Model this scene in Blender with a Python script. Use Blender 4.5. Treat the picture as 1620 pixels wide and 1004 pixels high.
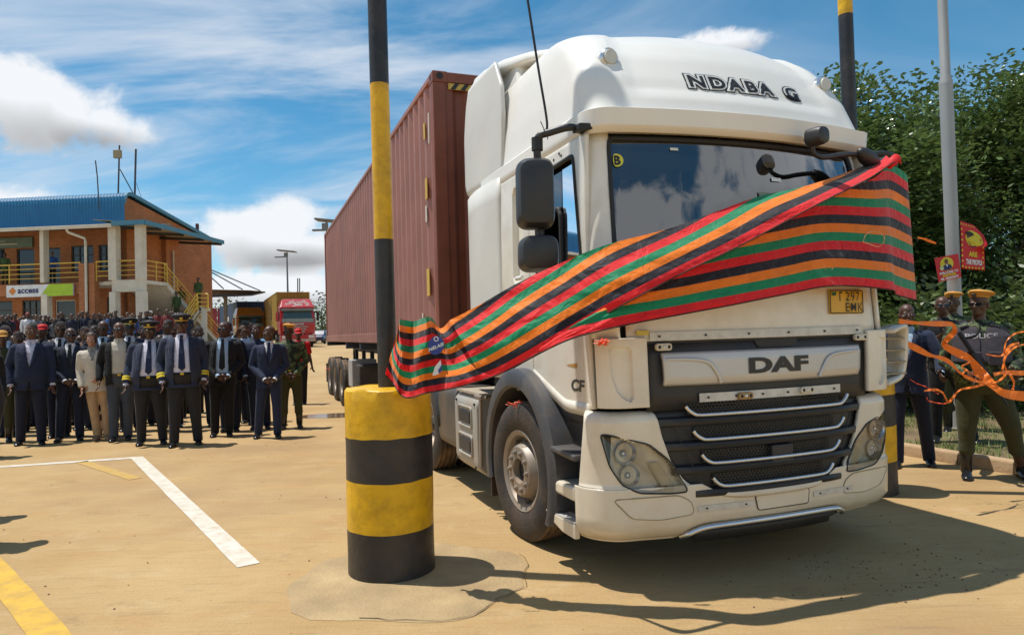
import bpy, bmesh, math, random
from mathutils import Vector, Matrix, noise as mnoise
R_ = math.radians
for o in list(bpy.data.objects): bpy.data.objects.remove(o, do_unlink=True)
SC = bpy.context.scene
COL = SC.collection
random.seed(7)

# ------------------------------------------------------------------ camera
F_PX, CAM_H = 1090.0, 1.555
_p, _r = math.atan(23/F_PX), math.atan(0.028)
_fw = Vector((0, math.cos(_p), math.sin(_p))); _u = Vector((0, -math.sin(_p), math.cos(_p))); _x = Vector((1, 0, 0))
_rt = _x*math.cos(_r) - _u*math.sin(_r); _up = _x*math.sin(_r) + _u*math.cos(_r)
cam_d = bpy.data.cameras.new('camera'); cam = bpy.data.objects.new('camera', cam_d); COL.objects.link(cam)
cam_d.sensor_width = 36.0; cam_d.lens = 36.0*F_PX/1620.0; cam_d.clip_end = 5000; cam_d.clip_start = 0.05
m = Matrix.Identity(4)
for i in range(3):
    m[i][0] = _rt[i]; m[i][1] = _up[i]; m[i][2] = -_fw[i]
m[2][3] = CAM_H
cam.matrix_world = m
SC.camera = cam
def at(px, py, Y):
    """measured point of the photograph taken at a known depth Y (metres in front of the camera)"""
    d = _fw + _rt*((px-810)/F_PX) - _up*((py-502)/F_PX)
    return Vector((0, 0, CAM_H)) + d*(Y/d.y)
def atz(px, py, z=0.0):
    d = _fw + _rt*((px-810)/F_PX) - _up*((py-502)/F_PX)
    return Vector((0, 0, CAM_H)) + d*((z-CAM_H)/d.z)

# ------------------------------------------------------------------ light
SUN_DIR = Vector((-0.34, 0.075, 1.0)).normalized()
sun_d = bpy.data.lights.new('sun', 'SUN'); sun_d.energy = 4.6; sun_d.angle = R_(0.53); sun_d.color = (1.0, 0.955, 0.88)
sun = bpy.data.objects.new('sun', sun_d); COL.objects.link(sun); sun.location = (0, 0, 40)
sun.rotation_euler = SUN_DIR.to_track_quat('Z', 'Y').to_euler()
world = bpy.data.worlds.new('World'); SC.world = world; world.use_nodes = True
def build_world():
    nt = world.node_tree; N = nt.nodes; Lk = nt.links
    for n in list(N): N.remove(n)
    def nd(t, **k):
        n = N.new(t)
        for a, b in k.items(): setattr(n, a, b)
        return n
    def math_(op, a, b=None, c=None, clamp=False):
        n = nd('ShaderNodeMath', operation=op, use_clamp=clamp)
        for i, v in enumerate((a, b, c)):
            if v is None: continue
            if isinstance(v, (int, float)): n.inputs[i].default_value = v
            else: Lk.new(v, n.inputs[i])
        return n.outputs[0]
    sky = nd('ShaderNodeTexSky', sky_type='NISHITA', sun_disc=False)
    sky.sun_elevation = math.asin(SUN_DIR.z); sky.sun_rotation = math.atan2(SUN_DIR.x, SUN_DIR.y)
    sky.altitude = 1200; sky.air_density = 1.0; sky.dust_density = 0.1; sky.ozone_density = 1.4
    hs = nd('ShaderNodeHueSaturation'); hs.inputs['Saturation'].default_value = 1.32; hs.inputs['Value'].default_value = 1.2; hs.inputs['Hue'].default_value = 0.482
    Lk.new(sky.outputs[0], hs.inputs['Color'])
    tc = nd('ShaderNodeTexCoord'); sep = nd('ShaderNodeSeparateXYZ'); Lk.new(tc.outputs['Generated'], sep.inputs[0])
    x, y, z = sep.outputs
    # cloud layer seen as a plane overhead: wispy cirrus
    zz = math_('ADD', math_('MAXIMUM', z, 0.0), 0.22)
    cmb = nd('ShaderNodeCombineXYZ'); Lk.new(math_('DIVIDE', x, zz), cmb.inputs[0]); Lk.new(math_('DIVIDE', y, zz), cmb.inputs[1])
    mp = nd('ShaderNodeMapping'); mp.inputs['Rotation'].default_value = (0, 0, R_(-18)); mp.inputs['Scale'].default_value = (0.75, 2.3, 1); mp.inputs['Location'].default_value = (3.1, 1.7, 0)
    Lk.new(cmb.outputs[0], mp.inputs[0])
    n1 = nd('ShaderNodeTexNoise'); n1.inputs['Scale'].default_value = 1.1; n1.inputs['Detail'].default_value = 9; n1.inputs['Roughness'].default_value = 0.58; n1.inputs['Distortion'].default_value = 0.7
    Lk.new(mp.outputs[0], n1.inputs['Vector'])
    cir = nd('ShaderNodeMapRange', interpolation_type='SMOOTHSTEP'); cir.inputs[1].default_value = 0.36; cir.inputs[2].default_value = 0.72; cir.inputs[4].default_value = 0.9
    Lk.new(n1.outputs[0], cir.inputs[0])
    # thinner wisps towards the right of the view as in the photograph's sky
    n1b = nd('ShaderNodeTexNoise'); n1b.inputs['Scale'].default_value = 0.45; n1b.inputs['Detail'].default_value = 2
    mpb = nd('ShaderNodeMapping'); mpb.inputs['Location'].default_value = (0.4, 2.2, 0); Lk.new(cmb.outputs[0], mpb.inputs[0]); Lk.new(mpb.outputs[0], n1b.inputs['Vector'])
    side = nd('ShaderNodeMapRange'); side.inputs[1].default_value = 0.45; side.inputs[2].default_value = -0.15; side.inputs[3].default_value = 0.15; side.inputs[4].default_value = 1.0
    Lk.new(x, side.inputs[0])
    cirrus = math_('MULTIPLY', cir.outputs[0], side.outputs[0])
    # cumulus: billowy noise in direction space, gathered into banks
    n2 = nd('ShaderNodeTexNoise'); n2.inputs['Scale'].default_value = 10.0; n2.inputs['Detail'].default_value = 10; n2.inputs['Roughness'].default_value = 0.56; n2.inputs['Distortion'].default_value = 0.25
    Lk.new(tc.outputs['Generated'], n2.inputs['Vector'])
    def bank(px, py, rx, rz):
        d = (_fw + _rt*((px-810)/F_PX) - _up*((py-502)/F_PX)).normalized()
        right = d.cross(Vector((0, 0, 1))).normalized(); upv = right.cross(d)
        def comp(v, s):
            vm = nd('ShaderNodeVectorMath', operation='DOT_PRODUCT'); Lk.new(tc.outputs['Generated'], vm.inputs[0]); vm.inputs[1].default_value = v/s
            return vm.outputs['Value']
        a = comp(right, rx); b = comp(upv, rz)
        vm = nd('ShaderNodeVectorMath', operation='DOT_PRODUCT'); Lk.new(tc.outputs['Generated'], vm.inputs[0]); vm.inputs[1].default_value = d
        front = math_('GREATER_THAN', vm.outputs['Value'], 0.0)
        r2 = math_('SUBTRACT', 1.0, math_('ADD', math_('MULTIPLY', a, a), math_('MULTIPLY', b, b)), clamp=False)
        # b is offset-free only near d; subtract the direction's own component (zero by construction)
        return math_('MULTIPLY', math_('MAXIMUM', r2, 0.0), front), b
    banks = [bank(45, 160, 0.125, 0.075), bank(425, 372, 0.115, 0.062), bank(170, 205, 0.065, 0.045), bank(490, 395, 0.09, 0.05), bank(1150, 66, 0.07, 0.03), bank(40, 318, 0.08, 0.03), bank(560, 460, 0.3, 0.04)]
    # banks behind the camera, which the windscreen mirrors
    def bank_dir(d, rx, rz):
        d = Vector(d).normalized(); right = d.cross(Vector((0, 0, 1))).normalized(); upv = right.cross(d)
        def comp(v, s):
            vm = nd('ShaderNodeVectorMath', operation='DOT_PRODUCT'); Lk.new(tc.outputs['Generated'], vm.inputs[0]); vm.inputs[1].default_value = v/s
            return vm.outputs['Value']
        a = comp(right, rx); b = comp(upv, rz)
        vm = nd('ShaderNodeVectorMath', operation='DOT_PRODUCT'); Lk.new(tc.outputs['Generated'], vm.inputs[0]); vm.inputs[1].default_value = d
        front = math_('GREATER_THAN', vm.outputs['Value'], 0.0)
        return math_('MULTIPLY', math_('MAXIMUM', math_('SUBTRACT', 1.0, math_('ADD', math_('MULTIPLY', a, a), math_('MULTIPLY', b, b))), 0.0), front), b
    banks += [bank_dir((0.80, -0.32, 0.38), 0.50, 0.24), bank_dir((0.55, -0.70, 0.36), 0.34, 0.18), bank_dir((0.30, -0.9, 0.22), 0.3, 0.13), bank_dir((-0.8, -0.5, 0.25), 0.3, 0.12), bank_dir((1.0, 0.1, 0.16), 0.2, 0.08)]
    dens = None; under = None
    for r2, b in banks:
        dens = r2 if dens is None else math_('MAXIMUM', dens, r2)
        t = math_('MULTIPLY', r2, math_('MULTIPLY', b, -1.0)); under = t if under is None else math_('ADD', under, t)
    field = math_('ADD', dens, math_('MULTIPLY', math_('SUBTRACT', n2.outputs[0], 0.5), 3.0))
    cum = nd('ShaderNodeMapRange', interpolation_type='SMOOTHSTEP'); cum.inputs[1].default_value = 0.28; cum.inputs[2].default_value = 0.86
    Lk.new(field, cum.inputs[0])
    cumd = math_('MULTIPLY', cum.outputs[0], math_('GREATER_THAN', dens, 0.001))
    # cloud shade: brighter tops, greyer undersides
    n3 = nd('ShaderNodeTexNoise'); n3.inputs['Scale'].default_value = 11; n3.inputs['Detail'].default_value = 6
    Lk.new(tc.outputs['Generated'], n3.inputs['Vector'])
    shade = math_('SUBTRACT', math_('ADD', 0.80, math_('MULTIPLY', n3.outputs[0], 0.42)), math_('MULTIPLY', under, 1.0), clamp=False)
    shade = math_('MINIMUM', math_('MAXIMUM', shade, 0.45), 1.05)
    ccol = nd('ShaderNodeVectorMath', operation='SCALE'); ccol.inputs[0].default_value = (8.0, 8.2, 8.5); Lk.new(shade, ccol.inputs['Scale'])
    m1 = nd('ShaderNodeMix', data_type='RGBA'); Lk.new(cirrus, m1.inputs[0]); Lk.new(hs.outputs[0], m1.inputs[6]); m1.inputs[7].default_value = (6.6, 7.2, 8.0, 1)
    m2 = nd('ShaderNodeMix', data_type='RGBA'); Lk.new(cumd, m2.inputs[0]); Lk.new(m1.outputs[2], m2.inputs[6]); Lk.new(ccol.outputs[0], m2.inputs[7])
    bg = nd('ShaderNodeBackground'); bg.inputs['Strength'].default_value = 0.10; Lk.new(m2.outputs[2], bg.inputs[0])
    out = nd('ShaderNodeOutputWorld'); Lk.new(bg.outputs[0], out.inputs[0])
build_world()
SC.view_settings.view_transform = 'Standard'; SC.view_settings.look = 'None'
SC.view_settings.exposure = 0.12; SC.view_settings.gamma = 1.0; SC.view_settings.use_curve_mapping = False
SC.render.engine = 'CYCLES'
SC.cycles.max_bounces = 8; SC.cycles.transparent_max_bounces = 12; SC.cycles.caustics_reflective = False; SC.cycles.caustics_refractive = False

# ------------------------------------------------------------------ materials
MATS = {}
def mat(name, col, rough=0.5, metal=0.0, var=0.12, scale=3.0, bump=0.0, bscale=40.0, dirt=None, dirt_amt=0.0, dirt_scale=1.5, low=None, coat=0.0, spec=0.5, emit=None, trans=0.0, sheen=0.0):
    """procedural surface: colour with noise variation, optional dirt patches, optional dust near the ground (low = (height, colour, amount))"""
    if name in MATS: return MATS[name]
    m = bpy.data.materials.new(name); m.use_nodes = True; nt = m.node_tree; N = nt.nodes; Lk = nt.links
    b = N['Principled BSDF']; b.inputs['Roughness'].default_value = rough; b.inputs['Metallic'].default_value = metal
    b.inputs['Specular IOR Level'].default_value = spec
    if coat: b.inputs['Coat Weight'].default_value = coat; b.inputs['Coat Roughness'].default_value = 0.08
    if sheen: b.inputs['Sheen Weight'].default_value = sheen
    tc = N.new('ShaderNodeTexCoord')
    n = N.new('ShaderNodeTexNoise'); n.inputs['Scale'].default_value = scale; n.inputs['Detail'].default_value = 5; Lk.new(tc.outputs['Object'], n.inputs['Vector'])
    mix = N.new('ShaderNodeMix'); mix.data_type = 'RGBA'
    c0 = tuple(max(0, c*(1-var)) for c in col); c1 = tuple(min(1, c*(1+var)) for c in col)
    mix.inputs[6].default_value = c0+(1,); mix.inputs[7].default_value = c1+(1,)
    rg = N.new('ShaderNodeMapRange'); rg.inputs[1].default_value = 0.3; rg.inputs[2].default_value = 0.7; Lk.new(n.outputs[0], rg.inputs[0]); Lk.new(rg.outputs[0], mix.inputs[0])
    cur = mix.outputs[2]
    if dirt:
        n2 = N.new('ShaderNodeTexNoise'); n2.inputs['Scale'].default_value = dirt_scale; n2.inputs['Detail'].default_value = 8; n2.inputs['Roughness'].default_value = 0.65; Lk.new(tc.outputs['Object'], n2.inputs['Vector'])
        r2 = N.new('ShaderNodeMapRange'); r2.inputs[1].default_value = 0.42; r2.inputs[2].default_value = 0.75; r2.inputs[4].default_value = dirt_amt; Lk.new(n2.outputs[0], r2.inputs[0])
        mx = N.new('ShaderNodeMix'); mx.data_type = 'RGBA'; Lk.new(r2.outputs[0], mx.inputs[0]); Lk.new(cur, mx.inputs[6]); mx.inputs[7].default_value = tuple(dirt)+(1,)
        cur = mx.outputs[2]
    if low:
        sp = N.new('ShaderNodeSeparateXYZ'); Lk.new(tc.outputs['Object'], sp.inputs[0])
        r3 = N.new('ShaderNodeMapRange'); r3.inputs[1].default_value = low[0]; r3.inputs[2].default_value = 0.0; r3.inputs[4].default_value = low[2]
        n4 = N.new('ShaderNodeTexNoise'); n4.inputs['Scale'].default_value = 5; n4.inputs['Detail'].default_value = 6; Lk.new(tc.outputs['Object'], n4.inputs['Vector'])
        ad = N.new('ShaderNodeMath'); ad.operation = 'MULTIPLY_ADD'; ad.inputs[1].default_value = 0.6; Lk.new(n4.outputs[0], ad.inputs[0]); Lk.new(sp.outputs[2], ad.inputs[2])
        Lk.new(ad.outputs[0], r3.inputs[0])
        mx = N.new('ShaderNodeMix'); mx.data_type = 'RGBA'; Lk.new(r3.outputs[0], mx.inputs[0]); Lk.new(cur, mx.inputs[6]); mx.inputs[7].default_value = tuple(low[1])+(1,)
        cur = mx.outputs[2]
    Lk.new(cur, b.inputs['Base Color'])
    rv = N.new('ShaderNodeMapRange'); rv.inputs[3].default_value = max(0, rough-0.06); rv.inputs[4].default_value = min(1, rough+0.10); Lk.new(n.outputs[0], rv.inputs[0]); Lk.new(rv.outputs[0], b.inputs['Roughness'])
    if bump:
        n3 = N.new('ShaderNodeTexNoise'); n3.inputs['Scale'].default_value = bscale; n3.inputs['Detail'].default_value = 4; Lk.new(tc.outputs['Object'], n3.inputs['Vector'])
        bp = N.new('ShaderNodeBump'); bp.inputs['Strength'].default_value = bump; bp.inputs['Distance'].default_value = 0.02; Lk.new(n3.outputs[0], bp.inputs['Height']); Lk.new(bp.outputs[0], b.inputs['Normal'])
    if emit: b.inputs['Emission Color'].default_value = tuple(emit)+(1,); b.inputs['Emission Strength'].default_value = 1
    MATS[name] = m
    return m
def glass(name, tint=(0.5, 0.6, 0.6), refl=1.0):
    if name in MATS: return MATS[name]
    m = bpy.data.materials.new(name); m.use_nodes = True; nt = m.node_tree; N = nt.nodes; Lk = nt.links
    for n in list(N): N.remove(n)
    t = N.new('ShaderNodeBsdfTransparent'); t.inputs[0].default_value = tuple(tint)+(1,)
    g = N.new('ShaderNodeBsdfGlossy'); g.inputs['Roughness'].default_value = 0.015; g.inputs[0].default_value = (0.95, 0.97, 1, 1)
    f = N.new('ShaderNodeFresnel'); f.inputs[0].default_value = 1.62
    mu = N.new('ShaderNodeMath'); mu.operation = 'MULTIPLY'; mu.use_clamp = True; mu.inputs[1].default_value = refl; Lk.new(f.outputs[0], mu.inputs[0])
    mx = N.new('ShaderNodeMixShader'); Lk.new(mu.outputs[0], mx.inputs[0]); Lk.new(t.outputs[0], mx.inputs[1]); Lk.new(g.outputs[0], mx.inputs[2])
    o = N.new('ShaderNodeOutputMaterial'); Lk.new(mx.outputs[0], o.inputs[0])
    MATS[name] = m; return m

# ------------------------------------------------------------------ mesh helpers
def hash01(*a):
    v = math.sin(sum((i+1)*12.9898*float(q) for i, q in enumerate(a)))*43758.5453
    return v-math.floor(v)
class MB:
    def __init__(s): s.v = []; s.f = []; s.mi = []; s.uv = {}
    def add(s, vs, fs, mi=0):
        k = len(s.v); s.v += [tuple(q) for q in vs]; s.f += [tuple(i+k for i in f) for f in fs]; s.mi += [mi]*len(fs); return k
    def box(s, c, d, rot=None, mi=0):
        x, y, z = [q/2 for q in d]
        vs = [Vector(q) for q in ((-x,-y,-z),(x,-y,-z),(x,y,-z),(-x,y,-z),(-x,-y,z),(x,-y,z),(x,y,z),(-x,y,z))]
        if rot is not None: vs = [rot @ q for q in vs]
        c = Vector(c); s.add([q+c for q in vs], [(0,3,2,1),(4,5,6,7),(0,1,5,4),(1,2,6,5),(2,3,7,6),(3,0,4,7)], mi); return s
    def b2(s, a, b, mi=0):
        a = Vector(a); b = Vector(b); return s.box((a+b)/2, [abs(q) for q in (b-a)], None, mi)
    def beam(s, a, b, w, h, upv=(0,0,1), mi=0):
        a = Vector(a); b = Vector(b); d = b-a; L = d.length; d.normalize()
        x = d.cross(Vector(upv)); x = x.normalized() if x.length > 1e-6 else Vector((1,0,0)); z = x.cross(d)
        rot = Matrix((x, d, z)).transposed(); return s.box((a+b)/2, (w, L, h), rot, mi)
    def tube(s, path, r, n=10, caps=True, mi=0, flat=1.0, closed=False):
        P = [Vector(p) for p in path]; m_ = len(P)
        rr = r if isinstance(r, (list, tuple)) else [r]*m_
        ref = None; rings = []
        for i in range(m_):
            if closed: d = P[(i+1) % m_]-P[i-1]
            else: d = P[min(i+1, m_-1)]-P[max(i-1, 0)]
            d = d.normalized() if d.length > 1e-9 else Vector((0,0,1))
            if ref is None:
                ref = Vector((0,0,1)) if abs(d.z) < 0.9 else Vector((1,0,0))
            x = ref-d*ref.dot(d)
            x = x.normalized() if x.length > 1e-6 else d.orthogonal().normalized()
            y = d.cross(x); ref = x
            rings.append([P[i]+(x*math.cos(2*math.pi*k/n)+y*math.sin(2*math.pi*k/n)*flat)*rr[i] for k in range(n)])
        k0 = len(s.v); fs = []
        for i in range(m_ if closed else m_-1):
            j = (i+1) % m_
            for k in range(n):
                fs.append((i*n+k, i*n+(k+1) % n, j*n+(k+1) % n, j*n+k))
        if caps and not closed:
            fs.append(tuple(range(n))[::-1]); fs.append(tuple((m_-1)*n+k for k in range(n)))
        s.add([p for r_ in rings for p in r_], fs, mi); return s
    def loft(s, rings, caps=True, mi=0, closed=True):
        n = len(rings[0]); fs = []
        for i in range(len(rings)-1):
            for k in range(n if closed else n-1):
                fs.append((i*n+k, i*n+(k+1) % n, (i+1)*n+(k+1) % n, (i+1)*n+k))
        if caps: fs.append(tuple(range(n))[::-1]); fs.append(tuple((len(rings)-1)*n+k for k in range(n)))
        s.add([p for r in rings for p in r], fs, mi); return s
    def grid(s, fn, nu, nv, mi=0, keep=None):
        vs = [fn(i/nu, j/nv) for j in range(nv+1) for i in range(nu+1)]
        fs = []
        for j in range(nv):
            for i in range(nu):
                if keep and not keep((i+.5)/nu, (j+.5)/nv): continue
                fs.append((j*(nu+1)+i, j*(nu+1)+i+1, (j+1)*(nu+1)+i+1, (j+1)*(nu+1)+i))
        return s.add(vs, fs, mi)
    def lathe(s, prof, n=24, axis='z', c=(0,0,0), mi=0, caps=True):
        c = Vector(c); rings = []
        for r, h in prof:
            ring = []
            for k in range(n):
                a = 2*math.pi*k/n; p, q = r*math.cos(a), r*math.sin(a)
                ring.append(c+Vector({'z': (p, q, h), 'x': (h, p, q), 'y': (q, h, p)}[axis]))
            rings.append(ring)
        return s.loft(rings, caps, mi)
    def prism(s, poly, a, b, axis='y', mi=0):
        """extrude a 2-D polygon along an axis from a to b"""
        def mk(p, q): return {'y': (p[0], q, p[1]), 'x': (q, p[0], p[1]), 'z': (p[0], p[1], q)}[axis]
        return s.loft([[mk(p, a) for p in poly], [mk(p, b) for p in poly]], True, mi)
    def ell(s, c, r, nu=14, nv=9, mi=0):
        c = Vector(c); rings = []
        for j in range(1, nv):
            t = math.pi*j/nv
            rings.append([c+Vector((r[0]*math.sin(t)*math.cos(2*math.pi*k/nu), r[1]*math.sin(t)*math.sin(2*math.pi*k/nu), -r[2]*math.cos(t))) for k in range(nu)])
        k0 = s.loft(rings, True, mi); return s
    def mesh(s, name):
        me = bpy.data.meshes.new(name); me.from_pydata(s.v, [], s.f); me.update()
        return me
    def build(s, name, m, parent=None, smooth=None, bevel=0.0, solid=0.0, sub=0, loc=None, fix=True, ref=None):
        me = s.mesh(name)
        ms = m if isinstance(m, (list, tuple)) else [m]
        for q in ms: me.materials.append(q)
        if len(ms) > 1: me.polygons.foreach_set('material_index', s.mi)
        if fix:
            bm = bmesh.new(); bm.from_mesh(me); bmesh.ops.recalc_face_normals(bm, faces=bm.faces)
            if ref is not None:
                rv = Vector(ref)
                if sum((f.calc_center_median()-rv).dot(f.normal)*f.calc_area() for f in bm.faces) < 0: bmesh.ops.reverse_faces(bm, faces=bm.faces)
            bm.to_mesh(me); bm.free()
        if smooth is not None:
            me.shade_smooth()
            if smooth < 180: me.set_sharp_from_angle(angle=R_(smooth))
        o = bpy.data.objects.new(name, me); COL.objects.link(o)
        if parent: o.parent = parent
        if loc is not None: o.location = loc
        if sub: q = o.modifiers.new('sub', 'SUBSURF'); q.levels = sub; q.render_levels = sub
        if solid: q = o.modifiers.new('solid', 'SOLIDIFY'); q.thickness = abs(solid); q.offset = -1 if solid > 0 else 1
        if bevel: q = o.modifiers.new('bev', 'BEVEL'); q.width = bevel; q.segments = 2; q.limit_method = 'ANGLE'; q.angle_limit = R_(35); q.harden_normals = False
        return o
def tag(o, label, cat=None, group=None, kind=None):
    if label: o['label'] = label
    if cat: o['category'] = cat
    if group: o['group'] = group
    if kind: o['kind'] = kind
    return o
def thing(name, label, cat, loc=(0,0,0), rz=0.0, group=None):
    o = bpy.data.objects.new(name, None); COL.objects.link(o); o.empty_display_size = 0.2
    o.location = loc; o.rotation_euler = (0, 0, rz)
    return tag(o, label, cat, group)
def copy_tree(o, parent=None):
    c = o.copy(); COL.objects.link(c); c.parent = parent
    for ch in list(o.children): copy_tree(ch, c)
    return c
def lerp(a, b, t): return a+(b-a)*t
def interp(tab, x):
    if x <= tab[0][0]: return tab[0][1:]
    for a, b in zip(tab, tab[1:]):
        if x <= b[0]:
            t = (x-a[0])/(b[0]-a[0]); return tuple(lerp(p, q, t) for p, q in zip(a[1:], b[1:]))
    return tab[-1][1:]
def smooth_curve(pts, n):
    """Catmull-Rom through points, n samples per span"""
    P = [Vector(p) for p in pts]; out = []
    for i in range(len(P)-1):
        p0, p1, p2, p3 = P[max(i-1,0)], P[i], P[i+1], P[min(i+2,len(P)-1)]
        for k in range(n):
            t = k/n
            out.append(0.5*((2*p1)+(p2-p0)*t+(2*p0-5*p1+4*p2-p3)*t*t+(3*p1-p0-3*p2+p3)*t**3))
    out.append(P[-1]); return out
_dg = None
def text_mesh(s, size=1.0, bold=0.0, xscale=1.0, align='CENTER', shear=0.0, spacing=1.0):
    """letters as flat polygons in the x-y plane, centred on x, baseline at y=0"""
    c = bpy.data.curves.new('text', 'FONT'); c.body = s; c.size = size; c.offset = bold; c.align_x = align; c.shear = shear; c.space_character = spacing; c.resolution_u = 4
    o = bpy.data.objects.new('text', c); COL.objects.link(o)
    bpy.context.view_layer.update()
    me = bpy.data.meshes.new_from_object(o.evaluated_get(bpy.context.evaluated_depsgraph_get()))
    vs = [Vector((v.co.x*xscale, v.co.y, 0)) for v in me.vertices]; fs = [tuple(p.vertices) for p in me.polygons]
    bpy.data.objects.remove(o, do_unlink=True); bpy.data.meshes.remove(me); bpy.data.curves.remove(c)
    return vs, fs
def text_obj(name, s, m, parent, fn, **k):
    vs, fs = text_mesh(s, **k); b = MB(); b.add([fn(v) for v in vs], fs)
    return b.build(name, m, parent, fix=False)
# ------------------------------------------------------------------ ground
def gz(x, y):
    """the yard climbs gently towards the building"""
    t = min(1, max(0, (y-15)/17.0)); t = t*t*(3-2*t); return 0.85*t
def ground_material():
    m = bpy.data.materials.new('sandy_concrete'); m.use_nodes = True; nt = m.node_tree; N = nt.nodes; Lk = nt.links; b = N['Principled BSDF']
    tc = N.new('ShaderNodeTexCoord')
    def noise(scale, det=6, rough=0.6, vec=None):
        n = N.new('ShaderNodeTexNoise'); n.inputs['Scale'].default_value = scale; n.inputs['Detail'].default_value = det; n.inputs['Roughness'].default_value = rough
        Lk.new(vec or tc.outputs['Object'], n.inputs['Vector']); return n.outputs[0]
    def mp(sc, rot=0):
        q = N.new('ShaderNodeMapping'); q.inputs['Scale'].default_value = sc; q.inputs['Rotation'].default_value = (0, 0, rot); Lk.new(tc.outputs['Object'], q.inputs[0]); return q.outputs[0]
    def rng(v, a, b_, c=0, d=1):
        q = N.new('ShaderNodeMapRange'); q.inputs[1].default_value = a; q.inputs[2].default_value = b_; q.inputs[3].default_value = c; q.inputs[4].default_value = d; Lk.new(v, q.inputs[0]); return q.outputs[0]
    def mix(f, a, c):
        q = N.new('ShaderNodeMix'); q.data_type = 'RGBA'; Lk.new(f, q.inputs[0])
        for i, v in ((6, a), (7, c)):
            if isinstance(v, tuple): q.inputs[i].default_value = v+(1,)
            else: Lk.new(v, q.inputs[i])
        return q.outputs[2]
    base = mix(rng(noise(0.55, 5), 0.3, 0.7), (0.395, 0.250, 0.102), (0.51, 0.352, 0.165))
    # reddish laterite dust carried in by tyres
    base = mix(rng(noise(0.9, 7, 0.7, mp((1, 2.6, 1), R_(-8))), 0.52, 0.74, 0, 0.6), base, (0.42, 0.225, 0.085))
    base = mix(rng(noise(2.0, 9, 0.75, mp((1, 1.6, 1), R_(5))), 0.55, 0.72, 0, 0.6), base, (0.55, 0.42, 0.25))
    base = mix(rng(noise(1.3, 10, 0.8, mp((1.2, 1.7, 1), R_(20))), 0.55, 0.72, 0, 0.6), base, (0.23, 0.14, 0.07))
    base = mix(rng(noise(0.22, 4, 0.6, mp((1, 1.8, 1), R_(12))), 0.50, 0.66, 0, 0.5), base, (0.30, 0.19, 0.10))
    # broom lines across the slab
    w = N.new('ShaderNodeTexWave'); w.wave_type = 'BANDS'; w.bands_direction = 'Y'; w.inputs['Scale'].default_value = 9.5; w.inputs['Distortion'].default_value = 1.6; w.inputs['Detail'].default_value = 3; w.inputs['Detail Scale'].default_value = 0.7
    Lk.new(mp((1, 1, 1), R_(4)), w.inputs['Vector'])
    lines = noise(1.0, 6, 0.75, mp((2.4, 60, 1), R_(-4)))
    base = mix(rng(lines, 0.52, 0.68, 0, 0.5), base, (0.24, 0.155, 0.085))
    base = mix(rng(noise(1.0, 6, 0.7, mp((0.9, 20, 1), R_(-4))), 0.58, 0.70, 0, 0.5), base, (0.27, 0.17, 0.085))
    base = mix(rng(noise(70, 3, 0.6), 0.62, 0.74, 0, 0.5), base, (0.16, 0.105, 0.065))
    base = mix(rng(noise(140, 2, 0.6), 0.60, 0.72, 0, 0.4), base, (0.62, 0.50, 0.33))
    Lk.new(base, b.inputs['Base Color'])
    b.inputs['Roughness'].default_value = 0.82; b.inputs['Specular IOR Level'].default_value = 0.3
    ad = N.new('ShaderNodeMath'); ad.operation = 'ADD'; Lk.new(lines, ad.inputs[0]); Lk.new(noise(45, 4), ad.inputs[1])
    bp = N.new('ShaderNodeBump'); bp.inputs['Strength'].default_value = 0.6; bp.inputs['Distance'].default_value = 0.014; Lk.new(ad.outputs[0], bp.inputs['Height']); Lk.new(bp.outputs[0], b.inputs['Normal'])
    return m
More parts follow.
